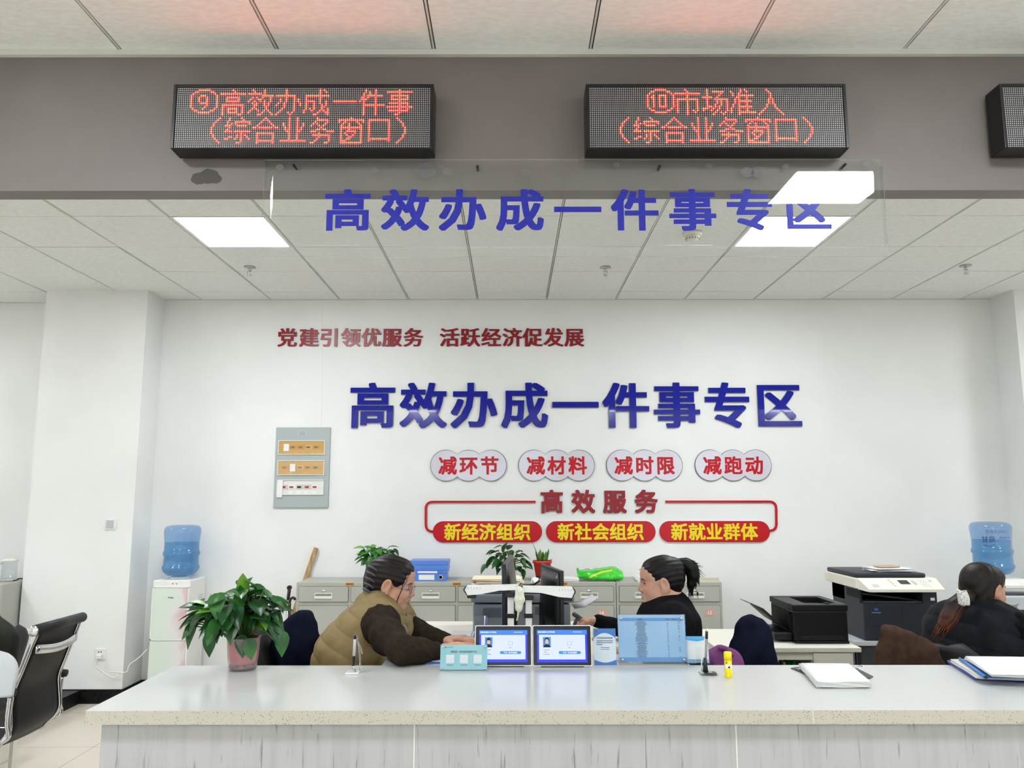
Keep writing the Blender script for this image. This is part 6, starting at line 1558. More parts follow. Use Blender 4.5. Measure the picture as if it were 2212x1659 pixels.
# ------------------------------------------------------------ fuse box, switch, socket on the walls
c0 = at(656.5, 923, YW); c1 = at(650.5, 1096, YW); wF_ = at(715, 923, YW).x - at(598, 923, YW).x; hF_ = (c0 - c1).length
tilt = math.atan2(c0.x - c1.x, c0.z - c1.z)
MP = Matrix.Translation(((c0.x + c1.x) / 2, YW, (c0.z + c1.z) / 2)) @ Matrix.Rotation(tilt * .55, 4, 'Y')
M_fuse = mat('fuse_box_grey', (170, 180, 179), .45); M_amber = sheet_glass('amber_cover', (252, 242, 218), .05, .14, (226, 200, 146))
M_rail = mat('breaker_bay', (226, 210, 178), .6); M_brk = mat('breaker_body', (206, 200, 188), .5); M_brkred = mat('breaker_lever', (150, 52, 44), .45)
t = thing('fuse_box', 'grey wall fuse box with two amber covers and one clear row of breakers', 'fuse box', MP @ Vector((0, 0, 0)))
f = MB(); f.box(-wF_ / 2, wF_ / 2, -.018, 0, -hF_ / 2, hF_ / 2, 0, bev=.004, M=MP); f.build('door', M_fuse, t)
f = MB(); f.box(-.042, .028, -.0195, -.017, hF_ * .39, hF_ * .46, 0, M=MP); f.build('rating_plate', M_lgrey, t)
f = MB()
for k in range(4): f.box(-.034, .02, -.0202, -.0192, hF_ * (.40 + .014 * k), hF_ * (.404 + .014 * k), 0, M=MP)
f.build('plate_text', M_greyink, t)
for r_, (za, zb, amber) in enumerate(((.335, .155, True), (.085, -.10, True), (-.155, -.345, False))):
    za *= hF_; zb *= hF_; xa, xb = -wF_ * .445, wF_ * .41
    f = MB()
    for q in ((xa, xb, za - .006, za), (xa, xb, zb, zb + .006), (xa, xa + .006, zb + .006, za - .006), (xb - .006, xb, zb + .006, za - .006)): f.box(q[0], q[1], -.026, -.017, q[2], q[3], 0, M=MP)
    fr_ = f.build('cover_frame', M_white_metal, t)
    f = MB(); f.box(xa + .006, xb - .006, -.0192, -.0175, zb + .006, za - .006, 0, M=MP); f.build('bay', M_rail if amber else M_white_metal, fr_)
    if amber: f = MB(); f.box(xa + .006, xb - .006, -.0262, -.0252, zb + .006, za - .006, 0, M=MP); f.build('cover', M_amber, fr_)
    n_b = 5; bw = (xb - xa) * .15
    for k in range(n_b):
        bx = xa + (xb - xa) * (.16 + .165 * k); zm = (za + zb) / 2 + .004
        f = MB(); f.box(bx - bw / 2, bx + bw / 2, -.0225, -.019, zm - .018, zm + .018, 0, M=MP); f.box(bx - bw * .36, bx + bw * .2, -.0245, -.0222, zm - .009, zm + .005, 1, M=MP)
        f.build('breaker', [M_brk if (k + r_) % 3 else M_white, M_brkred if (k * 2 + r_) % 3 else M_ink], fr_)
    for k in range(4 if r_ != 1 else 2):
        bx = xa + (xb - xa) * ((.3 + .165 * k) if r_ != 1 else (.28 + .32 * k)); f = MB(); f.box(bx - .016, bx + .016, -.0205, -.0190, zb + .012, zb + .024 if amber else zb + .03, 0, M=MP); f.build('circuit_label', mat('label_yellow', (232, 200, 50), .6) if r_ == 0 else M_paper, fr_)
    q = {0: .12, 1: .27, 2: .03}[r_]; bx = xa + (xb - xa) * q
    f = MB(); f.box(bx, bx + .045, -.0285, -.0272, zb + (.03 if r_ < 2 else -.025), za - (.03 if r_ < 2 else .01), 0, M=MP @ Matrix.Rotation(.03 * (r_ == 2), 4, 'Y')); f.build('hand_tag', M_paper, fr_)
f = MB(); p = at(694, 926, YW); f.tube([at(696, 660, YW) + Vector((0, -.0008, 0)), at(697, 780, YW) + Vector((0, -.0008, 0)), at(694, 922, YW) + Vector((0, -.0004, 0))], .0008, 5)
structure(f.build('trim_7', mat('plaster_crack', (214, 214, 212), .8)))

p = at(239, 1131.5, YP)
t = thing('light_switch', 'square white light switch on the left pillar', 'light switch', p)
f = MB(); f.box(p.x - .045, p.x + .045, YP - .009, YP, p.z - .044, p.z + .044, 0, bev=.004); f.build('plate', M_white, t)
f = MB(); f.box(p.x - .031, p.x + .026, YP - .0135, YP - .009, p.z - .031, p.z + .031, 0, bev=.003); f.build('rocker', M_lgrey, t)
p = at(217, 1412, YP)
t = thing('wall_socket', 'white power socket low on the left pillar', 'socket', p)
f = MB(); f.box(p.x - .043, p.x + .043, YP - .009, YP, p.z - .043, p.z + .043, 0, bev=.004); f.build('plate', M_white, t)
f = MB()
for d_ in (-.011, .008): f.box(p.x + d_ - .004, p.x + d_ + .004, YP - .0098, YP - .0088, p.z + .012, p.z + .022)
f.build('socket_holes', M_ink, t)
f = MB(); f.box(p.x - .02, p.x + .02, YP - .04, YP - .0095, p.z - .03, p.z + .002, 0, bev=.006)
pts = [p + Vector((0, -.03, -.02)), p + Vector((-.015, -.05, -.06)), p + Vector((-.05, -.03, -.10)), p + Vector((.02, -.03, -.09))]
def smoothpts(P, n_=6):
    out = []
    for i in range(len(P) - 1):
        a, b_, c_, d_ = P[max(i - 1, 0)], P[i], P[i + 1], P[min(i + 2, len(P) - 1)]
        for k in range(n_):
            s = k / n_; out.append(.5 * ((2 * b_) + (c_ - a) * s + (2 * a - 5 * b_ + 4 * c_ - d_) * s * s + (3 * b_ - a - 3 * c_ + d_) * s ** 3))
    return out + [P[-1]]
f.tube(smoothpts([p + Vector((0, -.03, -.02)), p + Vector((-.02, -.04, -.07)), p + Vector((.03, -.03, -.12)), p + Vector((.12, -.03, -.17)), p + Vector((.16, -.03, -.15)), p + Vector((.10, -.03, -.125)), p + Vector((.22, -.03, -.13)), at(280, 1435, YP - .03), at(300, 1420, YP - .03), at(318, 1402, YP - .02)]), .0045, 6)
tag(f.build('power_cable', M_white, None, p), 'white plug and looping cable from the pillar socket to the water dispenser', 'cable')

# ------------------------------------------------------------ water dispensers and their bottles
M_panelg = mat('dispenser_panel', (214, 226, 214), .2)
n, l, bs = nodes(M_panelg); tc = n.new('ShaderNodeTexCoord'); sx_ = n.new('ShaderNodeSeparateXYZ'); nz = n.new('ShaderNodeTexNoise'); nz.inputs['Scale'].default_value = 3.5; nz.inputs['Distortion'].default_value = .8
ad = n.new('ShaderNodeMath'); ad.operation = 'MULTIPLY_ADD'; ad.inputs[1].default_value = 2.2; rp = n.new('ShaderNodeValToRGB')
rp.color_ramp.elements[0].position = .42; rp.color_ramp.elements[0].color = rgb(216, 228, 216); rp.color_ramp.elements[1].position = .95; rp.color_ramp.elements[1].color = rgb(206, 150, 164); e = rp.color_ramp.elements.new(.62); e.color = rgb(226, 224, 222)
l.new(tc.outputs['Object'], nz.inputs['Vector']); l.new(tc.outputs['Object'], sx_.inputs[0]); l.new(sx_.outputs['X'], ad.inputs[0]); l.new(nz.outputs['Fac'], ad.inputs[2]); l.new(ad.outputs[0], rp.inputs[0]); l.new(rp.outputs[0], bs.inputs['Base Color'])
M_bottle = sheet_glass('bottle_blue', (214, 230, 246), .06, .20, (128, 172, 224)); M_water = sheet_glass('bottle_water', (206, 234, 244), .02, .22, (132, 200, 224))
def dispenser(x0, x1, y0, ztop, label, blabel, printed, bw):
    cx_ = (x0 + x1) / 2; y1 = y0 + .31
    t = thing('water_dispenser', label, 'water dispenser', (cx_, y0 + .155, 0), 'water dispensers against the back wall')
    f = MB(); f.box(x0, x1, y0, y1, 0.02, ztop, 0, bev=.008); f.build('housing', M_white, t)
    f = MB(); f.box(x0 + .012, x1 - .012, y0 - .006, y0 + .002, ztop - .44, ztop - .055, 0, bev=.002); d = f.build('upper_door', M_panelg, t)
    f = MB()
    for q in ((x0 + .004, x1 - .004, ztop - .055, ztop - .047), (x0 + .004, x1 - .004, ztop - .452, ztop - .44), (x0 + .004, x0 + .014, ztop - .45, ztop - .05), (x1 - .014, x1 - .004, ztop - .45, ztop - .05)): f.box(q[0], q[1], y0 - .009, y0 + .002, q[2], q[3])
    f.build('trim', M_white, d)
    f = MB(); put_text(f, 'Midea', cx_ + .002, ztop - .13, y0 - .0066, w=.042, size=.02, bold=.02); f.build('lettering', M_ink, d)
    f = MB(); f.box(x0 + .012, x1 - .012, y0 - .006, y0 + .002, .10, ztop - .46, 0, bev=.002); f.build('lower_door', M_panelg, t)
    f = MB()
    for k in range(3): f.lathe([(0, 0), (.004, 0)], Vector((cx_ - .03 + .028 * k + .012, y0 - .001, ztop - .026)), 10, 0 if k == 0 else 1, axis=Matrix.Rotation(PI / 2, 3, 'X'))
    f.build('indicator', [mat('amber_light', (255, 200, 90), .4, emit=(255, 190, 80), estr=1.2), M_greyink], t)
    f = MB()
    for k in range(11): f.box(x1 - .002, x1 + .0012, y0 + .17, y0 + .26, ztop - .32 + .018 * k, ztop - .312 + .018 * k)
    f.build('side_vents', M_lgrey, t)
    c_ = Vector((cx_, y0 + .155, ztop))
    f = MB(); f.lathe([(0, 0), (.075, 0), (.075, .012), (.055, .018), (0, .018)], c_, 28); f.build('collar', M_white, t)
    r = bw / 2; z0 = ztop + .02
    b_ = thing('water_bottle', blabel, 'water bottle', (cx_, y0 + .155, z0), 'blue water bottles upended on the dispensers')
    pr_ = [(.05, .0), (r * .72, .008), (r * .92, .035), (r * .985, .058), (r * .985, .074), (r * .93, .088), (r * .92, .155), (r * .97, .165), (r * .985, .177), (r * .97, .19), (r * .925, .20), (r * .92, .255), (r * .95, .30), (r * .985, .345), (r * .97, .372), (r * .86, .392), (r * .6, .40), (0, .40)]
    f = MB(); f.lathe(pr_, (cx_, y0 + .155, z0), 44); f.build('shell', M_bottle, b_)
    f = MB(); f.lathe([(0, .004)] + [(q[0] - .004, q[1]) for q in pr_[1:12]] + [(r * .915, .262), (0, .262)], (cx_, y0 + .155, z0), 44); f.build('water', M_water, b_)
    if printed:
        f = MB()
        def wrap(vs): return [Vector((cx_ + r * .94 * math.sin(v.x / r), y0 + .155 - r * .94 * math.cos(v.x / r) - .003, v.z)) for v in vs]
        for body, cx2, cz, w_, bold in (('甘泉', -.10, .272, .10, .015), ('饮用天然泉水', -.03, .33, .17, 0), ('净含量18.9L', .03, .285, .10, 0), ('请放心饮用', -.10, .226, .09, 0)):
            g = MB(); put_text(g, body, cx2, z0 + cz, 0, w=w_, size=.03, bold=bold); f.add(wrap([Vector(v) for v in g.v]), g.f, 0)
        f.build('print', mat('bottle_print', (70, 100, 160), .6), b_)
xA, xB = at(330, 1255, 6.3).x, at(412, 1255, 6.3).x
dispenser(xA, xB, 6.3, at(0, 1253, 6.3).z, 'white water dispenser with pale patterned doors beside the left pillar', 'blue water bottle on the dispenser beside the left pillar', False, .285)
cx_ = at(2168, 1255, 6.1).x
dispenser(cx_ - .15, cx_ + .15, 6.06, at(0, 1252, 6.06).z, 'white water dispenser in the right corner behind the woman with the hair band', 'blue printed water bottle in the right corner above the woman with the hair band', True, .295)

# ------------------------------------------------------------ white cabinet with the black printer
ZC_ = .755; Yc = 4.50
xr = at(1860, 1390, Yc).x; xl = xr - .80
t = thing('side_cabinet', 'low white cabinet under the black printer, its left compartment open', 'cabinet', ((xl + xr) / 2, Yc + .3, 0))
f = MB(); f.box(xl, xr, Yc, Yc + .62, ZC_ - .025, ZC_, 0, bev=.003); f.build('top', M_offwhite, t)
f = MB(); xr2 = at(1840, 1420, Yc + .03).x; xm = at(1758, 1420, Yc + .03).x; xo = at(1681, 1420, Yc + .03).x
for q in ((xl + .02, xo), ): f.box(q[0], q[1], Yc + .03, Yc + .05, .06, ZC_ - .025)
f.box(xl + .02, xl + .04, Yc + .05, Yc + .6, 0, ZC_ - .025); f.box(xr2 - .02, xr2, Yc + .05, Yc + .6, 0, ZC_ - .025); f.box(xm - .01, xm + .01, Yc + .05, Yc + .58, .06, ZC_ - .025); f.box(xl + .04, xr2 - .02, Yc + .58, Yc + .6, 0, ZC_ - .025); f.box(xl + .04, xr2 - .02, Yc + .05, Yc + .58, .04, .06); f.box(xo, xm, Yc + .03, Yc + .05, ZC_ - .07, ZC_ - .025)
f.build('body', M_offwhite, t)
f = MB(); f.box(xm - .008, xr2, Yc + .012, Yc + .03, .06, ZC_ - .03, 0, bev=.002); f.build('door', M_offwhite, t)
f = MB(); f.box(xo + .018, xo + .03, Yc + .0, Yc + .028, ZC_ - .13, ZC_ - .08); f.build('hinge', M_steel, t)
cg = at(1722, 1440, Yc + .22)
pr = [ell((xo + .095, Yc + .28, .40), (.075, .15, .20), .05), ell((xo + .12, Yc + .22, .55), (.05, .10, .10), .05), ell((xo + .095, Yc + .29, .205), (.08, .15, .14), .05), cap((xo + .09, Yc + .13, .60), (xo + .12, Yc + .12, .66), .015, .008, .03)]
M_dgreen = noise_mix(mat('dark_green_bag', (24, 120, 40), .25), 9, (16, 96, 30), (40, 160, 56), bump=.5, bscale=16)
o = solid_obj('shopping_bag', pr, .006, M_dgreen, None, lambda X_, Y2, Z2: .004 * np.sin(60 * X_ + 30 * Z2) * np.sin(45 * Y2 + 25 * Z2), loc=(xo + .11, Yc + .26, .06)); tag(o, 'green plastic bag inside the open compartment under the black printer', 'plastic bag')

M_pblk = mat('printer_black', (17, 17, 20), .42, spec=.35); M_pblk2 = mat('printer_black_matte', (12, 12, 14), .6, spec=.3)
Yp1, Yp2 = 4.62, 5.02; xa, xb = at(1716, 1383, Yp1).x, at(1834, 1383, Yp1).x; zt = at(0, 1306.5, Yp1).z; z0 = ZC_
t = thing('laser_printer', 'black laser printer with its paper tray folded out, on the white cabinet', 'printer', ((xa + xb) / 2, (Yp1 + Yp2) / 2, z0))
f = MB(); f.box(xa + .002, xb, Yp1, Yp2, z0 + .012, zt - .035, 0, bev=.008); f.build('body', M_pblk, t)
f = MB(); rr = zt
f.box(xa - .004, xb + .004, Yp1 - .004, Yp1 + .06, zt - .035, zt, 0, bev=.006); f.box(xa - .004, xb + .004, Yp2 - .05, Yp2 + .004, zt - .035, zt, 0, bev=.006)
f.box(xa - .004, xa + .10, Yp1 + .055, Yp2 - .045, zt - .035, zt - .002, 0, bev=.003); f.box(xb - .04, xb + .004, Yp1 + .055, Yp2 - .045, zt - .035, zt, 0, bev=.003)
f.box(xa + .10, xb - .04, Yp1 + .055, Yp2 - .045, zt - .037, zt - .032, 1); f.build('top_cover', [M_pblk, M_pblk2], t)
f = MB(); f.box(xa + .03, xb - .03, Yp1 - .006, Yp1 + .002, z0 + .02, z0 + .045, 0, bev=.003); f.box(xa + .01, xb, Yp1 - .004, Yp2, z0, z0 + .014, 0); f.build('paper_drawer', M_pblk, t)
f = MB(); c_ = Vector((xa + .21, Yp1 + .045, zt)); f.lathe([(.016, 0), (.016, .004), (.011, .005)], c_, 18, 0); f.lathe([(.011, .0045), (.0, .005)], c_, 18, 1); f.build('power_button', [M_pblk, M_chrome], t)
f = MB(); zh = z0 + .085
f.box(xa - .006, xa + .004, Yp1 + .05, Yp2 - .04, z0 + .06, zt - .05, 1); f.build('feed_opening', [M_pblk, M_pblk2], t)
e1 = at(1634, 1310, Yp1 + .18); h0 = Vector((xa - .002, Yp1 + .18, zh - .015))
f = MB(); f.sheet([[Vector((h0.x, y, h0.z)), Vector(((h0.x * .55 + e1.x * .45), y, h0.z * .55 + e1.z * .45 - .012)), Vector((e1.x, y, e1.z))] for y in (Yp1 + .06, Yp1 + .14, Yp1 + .22, Yp1 + .30)], .010, 0); tr_ = f.build('fold_out_tray', M_pblk, t)
e2 = at(1605, 1297, Yp1 + .18); f = MB(); f.sheet([[Vector((e1.x + .02, y, e1.z - .006)), Vector((e2.x, y, e2.z))] for y in (Yp1 + .12, Yp1 + .18, Yp1 + .24)], .004, 0); f.build('tray_extension', M_dark, tr_)
f = MB(); f.box(xa - .10, xa + .004, Yp1 + .03, Yp2 - .06, z0 + .014, z0 + .055, 0, bev=.008); f.build('lower_cassette', M_pblk, t)

# ------------------------------------------------------------ copier on its stand
Y1_, Y2_ = 5.60, 6.12; xa, xb = at(1869, 1384, Y1_).x, at(2031, 1384, Y1_).x; z0 = at(0, 1385, Y1_).z; W = xb - xa
zz = lambda y: at(0, y, Y1_).z
t = thing('copier_stand', 'low stand with a pale top and dark legs under the large copier', 'stand', ((xa + xb) / 2, 5.86, 0))
f = MB(); f.box(xa - .09, xb + .06, Y1_ - .03, Y2_ + .06, z0 - .028, z0, 0, bev=.003); f.build('top', M_lgrey, t)
f = MB(); f.box(xa - .06, xb + .03, Y1_ + .02, Y2_ + .03, .05, z0 - .028, 0); f.build('cupboard', M_dark, t)
for x in (xa - .06, xb + .02):
    for y in (Y1_ + .01, Y2_ + .02): f = MB(); f.box(x, x + .03, y, y + .03, 0, z0 - .028); f.build('leg', M_black, t)
M_cop = mat('copier_charcoal', (40, 46, 54), .45, spec=.35); M_copw = mat('copier_ivory', (226, 224, 212), .4)
t = thing('copier', 'large charcoal copier with an ivory control panel beside the black printer', 'copier', ((xa + xb) / 2, 5.86, z0))
zr0, zr1 = zz(1304), zz(1272)
f = MB(); f.box(xa, xb, Y1_, Y2_, z0, zr0, 0, bev=.008); f.box(xa, xb, Y1_ + .30, Y2_, zr0 - .01, zr1, 0); f.box(xa - .0, xa + .015, Y1_ + .05, Y2_, zr0 - .01, zr1, 0); f.box(xb - .10, xb, Y1_, Y2_, zr0 - .01, zr1, 0, bev=.004); f.build('body', M_cop, t)
f = MB(); f.box(xa + .018, xb - .102, Y1_ + .01, Y1_ + .3, zr0 + .002, zr0 + .012, 0); f.sheet([[(xa + .02, Y1_ + .02, zr0 + .06), (xb - .11, Y1_ + .02, zr0 + .012)], [(xa + .02, Y1_ + .28, zr0 + .07), (xb - .11, Y1_ + .28, zr0 + .02)]], .004); f.build('output_tray', M_dark, t)
f = MB(); zm = zz(1354); xm = xa + W * .52
f.box(xa + .01, xb - .005, Y1_ - .0015, Y1_ + .001, zm - .0015, zm + .0015); f.box(xm - .001, xm + .001, Y1_ - .0015, Y1_ + .001, zm, zr0 - .005); f.box(xa + W * .56, xa + W * .72, Y1_ - .003, Y1_ + .001, zm - .055, zm - .03); f.build('door_joint', M_ink, t)
zs1, zs0 = zz(1249.5), zz(1273); zl = zz(1240)
f = MB(); f.box(xa - .045, xb + .005, Y1_ - .0, Y2_ + .02, zr1, zs1, 0, bev=.006)
f.add([(xa - .03, Y1_, zs1), (xb, Y1_, zs1), (xb, Y1_ - .11, zr1 + .006), (xa - .0, Y1_ - .11, zr1 + .006), (xa - .03, Y1_, zr1 - .004), (xb, Y1_, zr1 - .004), (xb, Y1_ - .11, zr1 - .012), (xa, Y1_ - .11, zr1 - .012)], [[0, 1, 2, 3], [3, 2, 6, 7], [1, 5, 6, 2], [4, 0, 3, 7], [7, 6, 5, 4]], 0); cp = f.build('scanner_body', M_copw, t)
def onpanel(u, v): return Vector((xa - .03 * (1 - v) + (xb - xa) * u, Y1_ - .11 * v, zs1 + (zr1 + .006 - zs1) * v))
pn = Vector((0, -(zs1 - zr1 - .006), .11)).normalized() * .0
def pquad(f, u0, u1, v0, v1, h, mi=0):
    nrm_ = Vector((0, -(zs1 - zr1), .11)).normalized() * h; f.add([onpanel(*q) + nrm_ for q in ((u0, v1), (u1, v1), (u1, v0), (u0, v0))], [[0, 1, 2, 3]], mi)
f = MB(); pquad(f, .50, .63, .2, .55, .002); f.build('display', M_dark, cp)
f = MB()
for k in range(4): pquad(f, .38, .41, .15 + .17 * k, .22 + .17 * k, .0015)
for i in range(4):
    for j in range(3): pquad(f, .775 + .035 * j, .79 + .035 * j, .2 + .17 * i, .28 + .17 * i, .0015)
pquad(f, .91, .95, .2, .35, .0015); pquad(f, .10, .18, .55, .8, .001)
f.build('keys', M_lgrey, cp)
f = MB(); f.add([onpanel(.695 + .026 * math.cos(k * PI / 10), .42 + .22 * math.sin(k * PI / 10)) + Vector((0, -.001, .001)) for k in range(20)], [list(range(20))[::-1]], 0); f.build('dial', M_lgrey, cp)
f = MB(); f.box(xa - .035, xb - .06, Y1_ + .01, Y2_ + .0, zs1, zs1 + .032, 0, bev=.012, seg=3); f.build('lid', M_cop, t)
f = MB(); put_text(f, 'bizhub', xa + W * .855, zz(1347.5), Y1_ - .0012, w=W * .115, size=.03, bold=.03); put_text(f, '20', xa + W * .945, zz(1347.8), Y1_ - .0012, w=W * .035, size=.03); f.build('lettering', M_lgrey, t)
f = MB(); c_ = Vector((xa + W * .17, Y1_ - .0015, zz(1317))); f.add([c_ + Vector((.014 * math.cos(k * PI / 8), 0, .0095 * math.sin(k * PI / 8))) for k in range(16)], [list(range(16))], 0); f.build('emblem', mat('logo_blue', (60, 90, 210), .4), t)
f = MB(); f.box(xa + W * .11, xa + W * .23, Y1_ - .0015, Y1_, zz(1324.5), zz(1323.5)); f.build('emblem_line', M_lgrey, t)
for (u, y0_, y1_, m_) in ((.935, 1298, 1292, M_paper), (.935, 1321, 1309, M_notice), (.93, 1367, 1358, M_paper)):
    f = MB(); f.box(xa + W * (u - .025), xa + W * (u + .03), Y1_ - .0015, Y1_ + .0005, zz(y0_), zz(y1_)); f.build('sticker', m_, t)
f = MB(); f.box(xa - .0455, xa - .0445, Y1_ + .1, Y1_ + .2, zr1 - .0, zr1 + .0, 0)
f = MB(); f.box(xa - .0015, xa + .001, Y1_ + .06, Y1_ + .26, zr1 - .075, zr1 - .02); f.build('side_grip', M_pblk2, t)
random.seed(11)
c_ = Vector((xa + W * .55, Y1_ + .2, zs1 + .0325))
paper_pile('loose_papers', 'loose white papers scattered on the lid of the copier', 'paper', c_, .27, .2, 6, .004, 44, [M_paper, M_paper2, M_paper], mess=.03)
f = MB(); c2 = c_ + Vector((-.02, -.02, .0265)); f.box(-.08, .08, -.04, .04, 0, .012, 0, bev=.004, M=Matrix.Translation(c2) @ Matrix.Rotation(.15, 4, 'Z')); tag(f.build('envelope', mat('tan_paper', (188, 164, 138), .8), None, c2), 'folded tan paper on top of the papers on the copier lid', 'envelope')

# ------------------------------------------------------------ desk and pale printer at the far right
xd = at(2168, 1380, 4.51).x
t = thing('desk', 'desk of the woman with the hair band at the right edge', 'desk', (xd + .7, 4.3, 0))
f = MB(); f.box(xd - .04, xd + 1.3, 3.72, 4.98, .80, .83, 0, bev=.003); f.build('desk_top', M_offwhite, t)
f = MB(); f.box(xd + .02, xd + .05, 4.45, 4.8, 0, .80); f.build('side_panel', M_offwhite, t)
f = MB(); f.box(xd + 1.2, xd + 1.23, 3.8, 4.8, 0, .80); f.build('end_panel', M_offwhite, t)
z0 = .83; zt = at(0, 1288, 4.51).z
t = thing('laser_printer', 'pale grey printer cut off by the right edge behind the woman with the hair band', 'printer', (xd + .25, 4.5, z0))
f = MB(); f.box(xd, xd + .42, 4.51, 4.88, z0, z0 + (zt - z0) * .36, 0, bev=.01); f.box(xd + .03, xd + .42, 4.54, 4.88, z0 + (zt - z0) * .36, z0 + (zt - z0) * .62, 1, bev=.006); f.box(xd - .01, xd + .43, 4.50, 4.89, z0 + (zt - z0) * .62, zt, 0, bev=.01); f.build('body', [M_lgrey, M_black], t)
f = MB()
for q in ((xd + .005, xd + .012, z0 + .05, z0 + .16), (xd + .075, xd + .082, z0 + .05, z0 + .16), (xd + .005, xd + .082, z0 + .155, z0 + .162)): f.box(q[0], q[1], 4.485, 4.508, q[2], q[3])
f.build('front_guide', M_lgrey, t)
f = MB(); f.box(xd - .005, xd + .42, 4.52, 4.88, zt, zt + .014, 0, bev=.004); f.build('lid', M_dark, t)
paper_pile('paper_stack', 'white papers on top of the pale printer at the right edge', 'paper', (xd + .2, 4.69, zt + .0145), .38, .28, 6, .006, 51, [M_paper, M_paper2], mess=.008)

# ------------------------------------------------------------ left side: mesh chair, neighbouring desk, cabinet
yn, yf = 3.42, 3.87
E1 = [at(x, y, yn) for x, y in ((79, 1366), (64, 1402), (46, 1447), (28, 1491), (21, 1530), (20, 1575), (4, 1600), (-40, 1618))]
E2 = [at(x, y, yf) for x, y in ((166, 1340), (153, 1374), (137, 1415), (121, 1457), (121, 1490), (121, 1530), (98, 1557), (60, 1574))]
sl_ = Vector((-.42, -.02, .02))
E1.append(E1[-1] + sl_); E2.append(E2[-1] + sl_)
t = thing('mesh_office_chair', 'black mesh office chair with a chrome frame at the left, seen from behind', 'chair', (E1[4].x, (yn + yf) / 2, 0))
M_mesh = noise_mix(mat('black_mesh', (15, 15, 17), .5, spec=.25), 300, (10, 10, 12), (22, 22, 24))
P1, P2 = smoothpts(E1, 4), smoothpts(E2, 4)
f = MB(); f.sheet([[a.lerp(b_, s) + Vector((.012 * math.sin(PI * s), 0, 0)) for s in [k / 8 for k in range(9)]] for a, b_ in zip(P1, P2)], .008); f.build('mesh_back_and_seat', M_mesh, t)
for P in (P1, P2):
    f = MB(); f.tube([p + Vector((.006, (-.012 if P is P1 else .012), 0)) for p in P], .0115, 10); f.build('side_rail', M_chrome, t)
a, b_ = E1[0] + Vector((.004, -.03, .012)), E2[0] + Vector((.008, .03, .012))
f = MB(); f.tube([a, b_], .023, 16); rl_ = f.build('head_roll', M_black_soft, t)
f = MB(); f.ball(a + (a - b_).normalized() * .004, (.0225, .008, .0225)); f.build('end_cap', M_chrome, rl_)
a, b_ = E1[1] + Vector((.014, 0, 0)), E2[1] + Vector((.014, 0, 0))
f = MB(); rows = []
for i in range(2): rows.append([a.lerp(b_, s) + Vector((.012 + .012 * math.sin(PI * s), 0, (-.018 if i else .018) - .016 * math.sin(PI * s))) for s in [k / 10 for k in range(11)]])
f.sheet(rows, .008); f.build('cross_bar', M_chrome, t)
for P, sg in ((E1, -1), (E2, 1)):
    q = P[3]
    f = MB(); f.tube([q + Vector((.03, sg * .035, 0)), q + Vector((-.10, sg * .035, .012)), q + Vector((-.30, sg * .035, .016))], .017, 10); f.build('arm_pad', M_black_soft, t)
    f = MB(); f.tube(smoothpts([q + Vector((.01, sg * .03, -.012)), q + Vector((.006, sg * .03, -.12)), P[5] + Vector((.006, sg * .02, -.03)), P[6] + Vector((-.06, sg * .02, -.02)), P[7] + Vector((-.15, sg * .01, -.03))], 5), .0105, 10); f.build('arm_loop', M_chrome, t)
f = MB(); cc = (E1[7] + E2[7]) / 2 + Vector((-.2, 0, 0)); f.cyl(Vector((cc.x, cc.y, .1)), Vector((cc.x, cc.y, cc.z - .0)), .028, 16); f.build('gas_column', M_chrome, t)
for k in range(5):
    an = 2 * PI * k / 5 + .4; d_ = Vector((math.cos(an), math.sin(an), 0)); c_ = Vector((cc.x, cc.y, 0))
    f = MB(); f.tube([c_ + Vector((0, 0, .12)), c_ + d_ * .28 + Vector((0, 0, .08))], [.026, .016], 8); lg = f.build('leg', M_chrome, t)
    f = MB(); q = c_ + d_ * .28 + Vector((0, 0, .03)); n_ = Vector((-d_.y, d_.x, 0)) * .018; f.cyl(q - n_, q + n_, .03, 14); f.build('caster', M_black_soft, lg)
# light grey moulded seat back beyond it
q = at(34, 1450, 3.30)
t = thing('moulded_chair', 'light grey moulded chair back at the left edge beside the mesh chair', 'chair', (q.x - .2, 3.30, 0))
f = MB(); rows = []; zb_, zt_ = at(0, 1500, 3.3).z, at(0, 1408, 3.3).z
for i in range(17):
    v = i / 16; r = []
    for j in range(17):
        u = j / 16 * 2 - 1; w_ = .115 * max(.02, 1 - max(0, (v - .45) / .55) ** 2.4) ** .5
        r.append(Vector((q.x - .098 + u * w_, 3.24 + .03 * u * u + .04 * v, zb_ + (zt_ - zb_) * v)))
    rows.append(r)
f.sheet(rows, .012); f.build('back_shell', M_lgrey, t)
zq = at(0, 1500, 3.3).z - .005
f = MB(); f.box(q.x - .3, q.x + .02, 3.0, 3.27, .44, .47, 0, bev=.012); f.box(q.x - .13, q.x - .05, 3.24, 3.26, .46, zq + .02, 0); f.build('seat_shell', M_lgrey, t)
for dx in (-.27, .0):
    for y in (3.02, 3.24): f = MB(); f.cyl(Vector((q.x + dx, y, 0)), Vector((q.x + dx, y, .445)), .01, 10); f.build('leg', M_chrome, t)
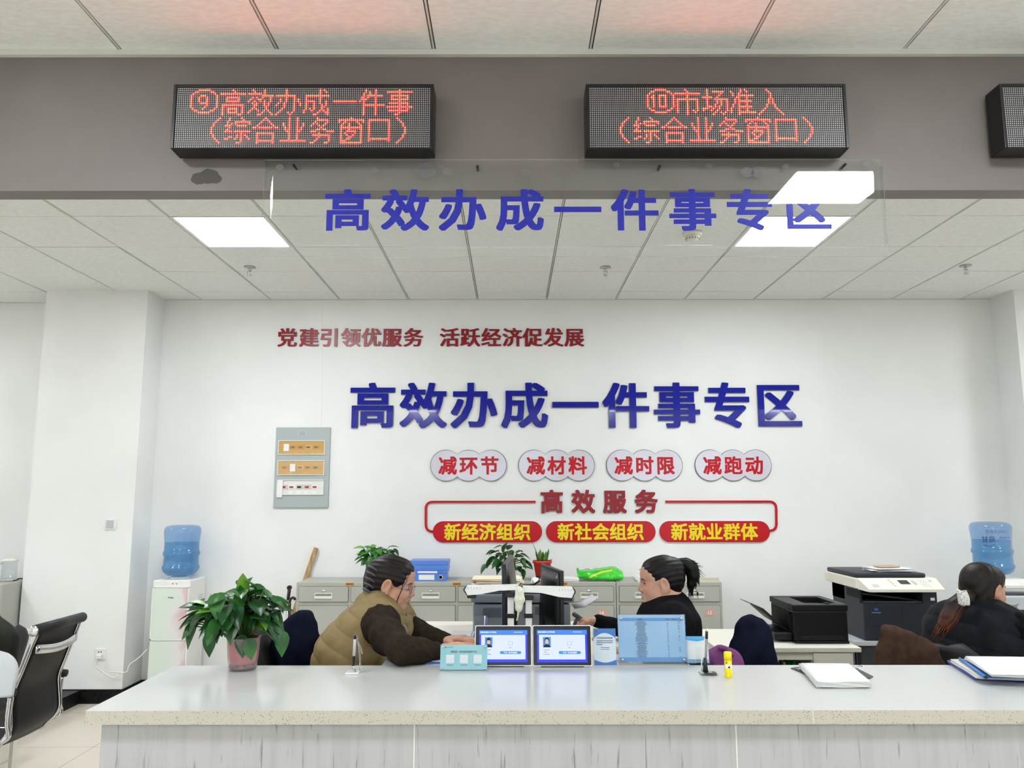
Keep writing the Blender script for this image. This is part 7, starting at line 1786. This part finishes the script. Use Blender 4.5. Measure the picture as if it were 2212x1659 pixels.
# desk behind
q, qn = on(69, 1358, .80), on(57, 1369, .80)
t = thing('desk', 'white desk with a small copper plate at the left edge, behind the mesh chair', 'desk', (q.x - .7, q.y, 0))
f = MB(); quad_plate(f, [qn, q, q + Vector((-1.4, 0, 0)), qn + Vector((-1.4, 0, 0))], .765, .80); f.build('desk_top', M_offwhite, t)
i_ = Vector((-.03, .012, 0)); f = MB(); quad_plate(f, [qn + i_, q + i_ - Y_ * .02, q + i_ + Vector((-.02, -.02, 0)), qn + i_ + Vector((-.02, 0, 0))], 0, .765); f.build('side_panel', M_offwhite, t)
f = MB(); quad_plate(f, [qn + i_ + Vector((-1.3, 0, 0)), q + i_ + Vector((-1.3, -.02, 0)), q + i_ + Vector((-1.32, -.02, 0)), qn + i_ + Vector((-1.32, 0, 0))], 0, .765); f.build('end_panel', M_offwhite, t)
d_ = (q - qn).normalized(); n_ = Vector((d_.y, -d_.x, 0)); f = MB(); quad_plate(f, [qn + d_ * .01 + n_ * .0022, q - d_ * .008 + n_ * .0022, q - d_ * .008, qn + d_ * .01], .773, .793); f.build('copper_plate', mat('copper_plate', (176, 120, 78), .4), t)
# cabinet beyond the left pillar
CY = 6.16; xr = min(at(26, 1262, CY).x, -3.88); zt = at(0, 1262, CY).z
t = thing('filing_cabinet', 'grey cabinet beyond the left pillar at the left edge', 'filing cabinet', (xr - .42, CY + .3, 0))
f = MB(); f.box(xr - .85, xr, CY, CY + .50, .0, zt, 0, bev=.003); f.build('body', M_cab, t)
for z0_, z1_ in ((zt - .24, zt - .035), (zt - .62, zt - .27), (.06, zt - .65)):
    f = MB(); f.box(xr - .82, xr - .045, CY - .0012, CY + .002, z0_ - .002, z1_ + .002, 1); f.box(xr - .817, xr - .048, CY - .008, CY + .003, z0_, z1_, 0, bev=.002); f.build('drawer', [M_cab, M_cab_dark], t)
M_jar = sheet_glass('kettle_glass', (250, 252, 252), .03, .12)
p = Vector((at(9, 1255, 6.35).x, 6.40, zt))
t = thing('glass_kettle', 'glass kettle with a cream handle on the cabinet at the left edge', 'kettle', p)
f = MB(); f.lathe([(0, 0), (.062, 0), (.062, .02), (.056, .024), (.054, .15), (.058, .155), (.056, .155), (.05, .148), (.052, .026), (0, .022)], p, 28); f.build('jug', M_jar, t)
f = MB(); f.lathe([(0, .156), (.058, .156), (.06, .166), (.03, .176), (0, .176)], p, 28); f.build('lid', M_copw, t)
f = MB(); hh_ = Vector((-.03, -.055, 0)); f.tube([p + hh_ + Vector((0, 0, .15)), p + hh_ + Vector((-.012, -.03, .145)), p + hh_ + Vector((-.016, -.034, .08)), p + hh_ + Vector((-.008, -.012, .012))], .013, 10); f.build('handle', mat('cream_plastic', (228, 220, 196), .4), t)
f = MB(); f.tube(smoothpts([p + Vector((.05, -.02, .006)), p + Vector((.10, -.03, .018)), Vector((at(40, 1243, 6.4).x, 6.4, zt + .02)), Vector((at(56, 1242, 6.45).x + .03, 6.5, zt + .012))]), .004, 6)
tag(f.build('kettle_cord', M_black, None, p), 'black cord running from the glass kettle behind the pillar', 'cord')
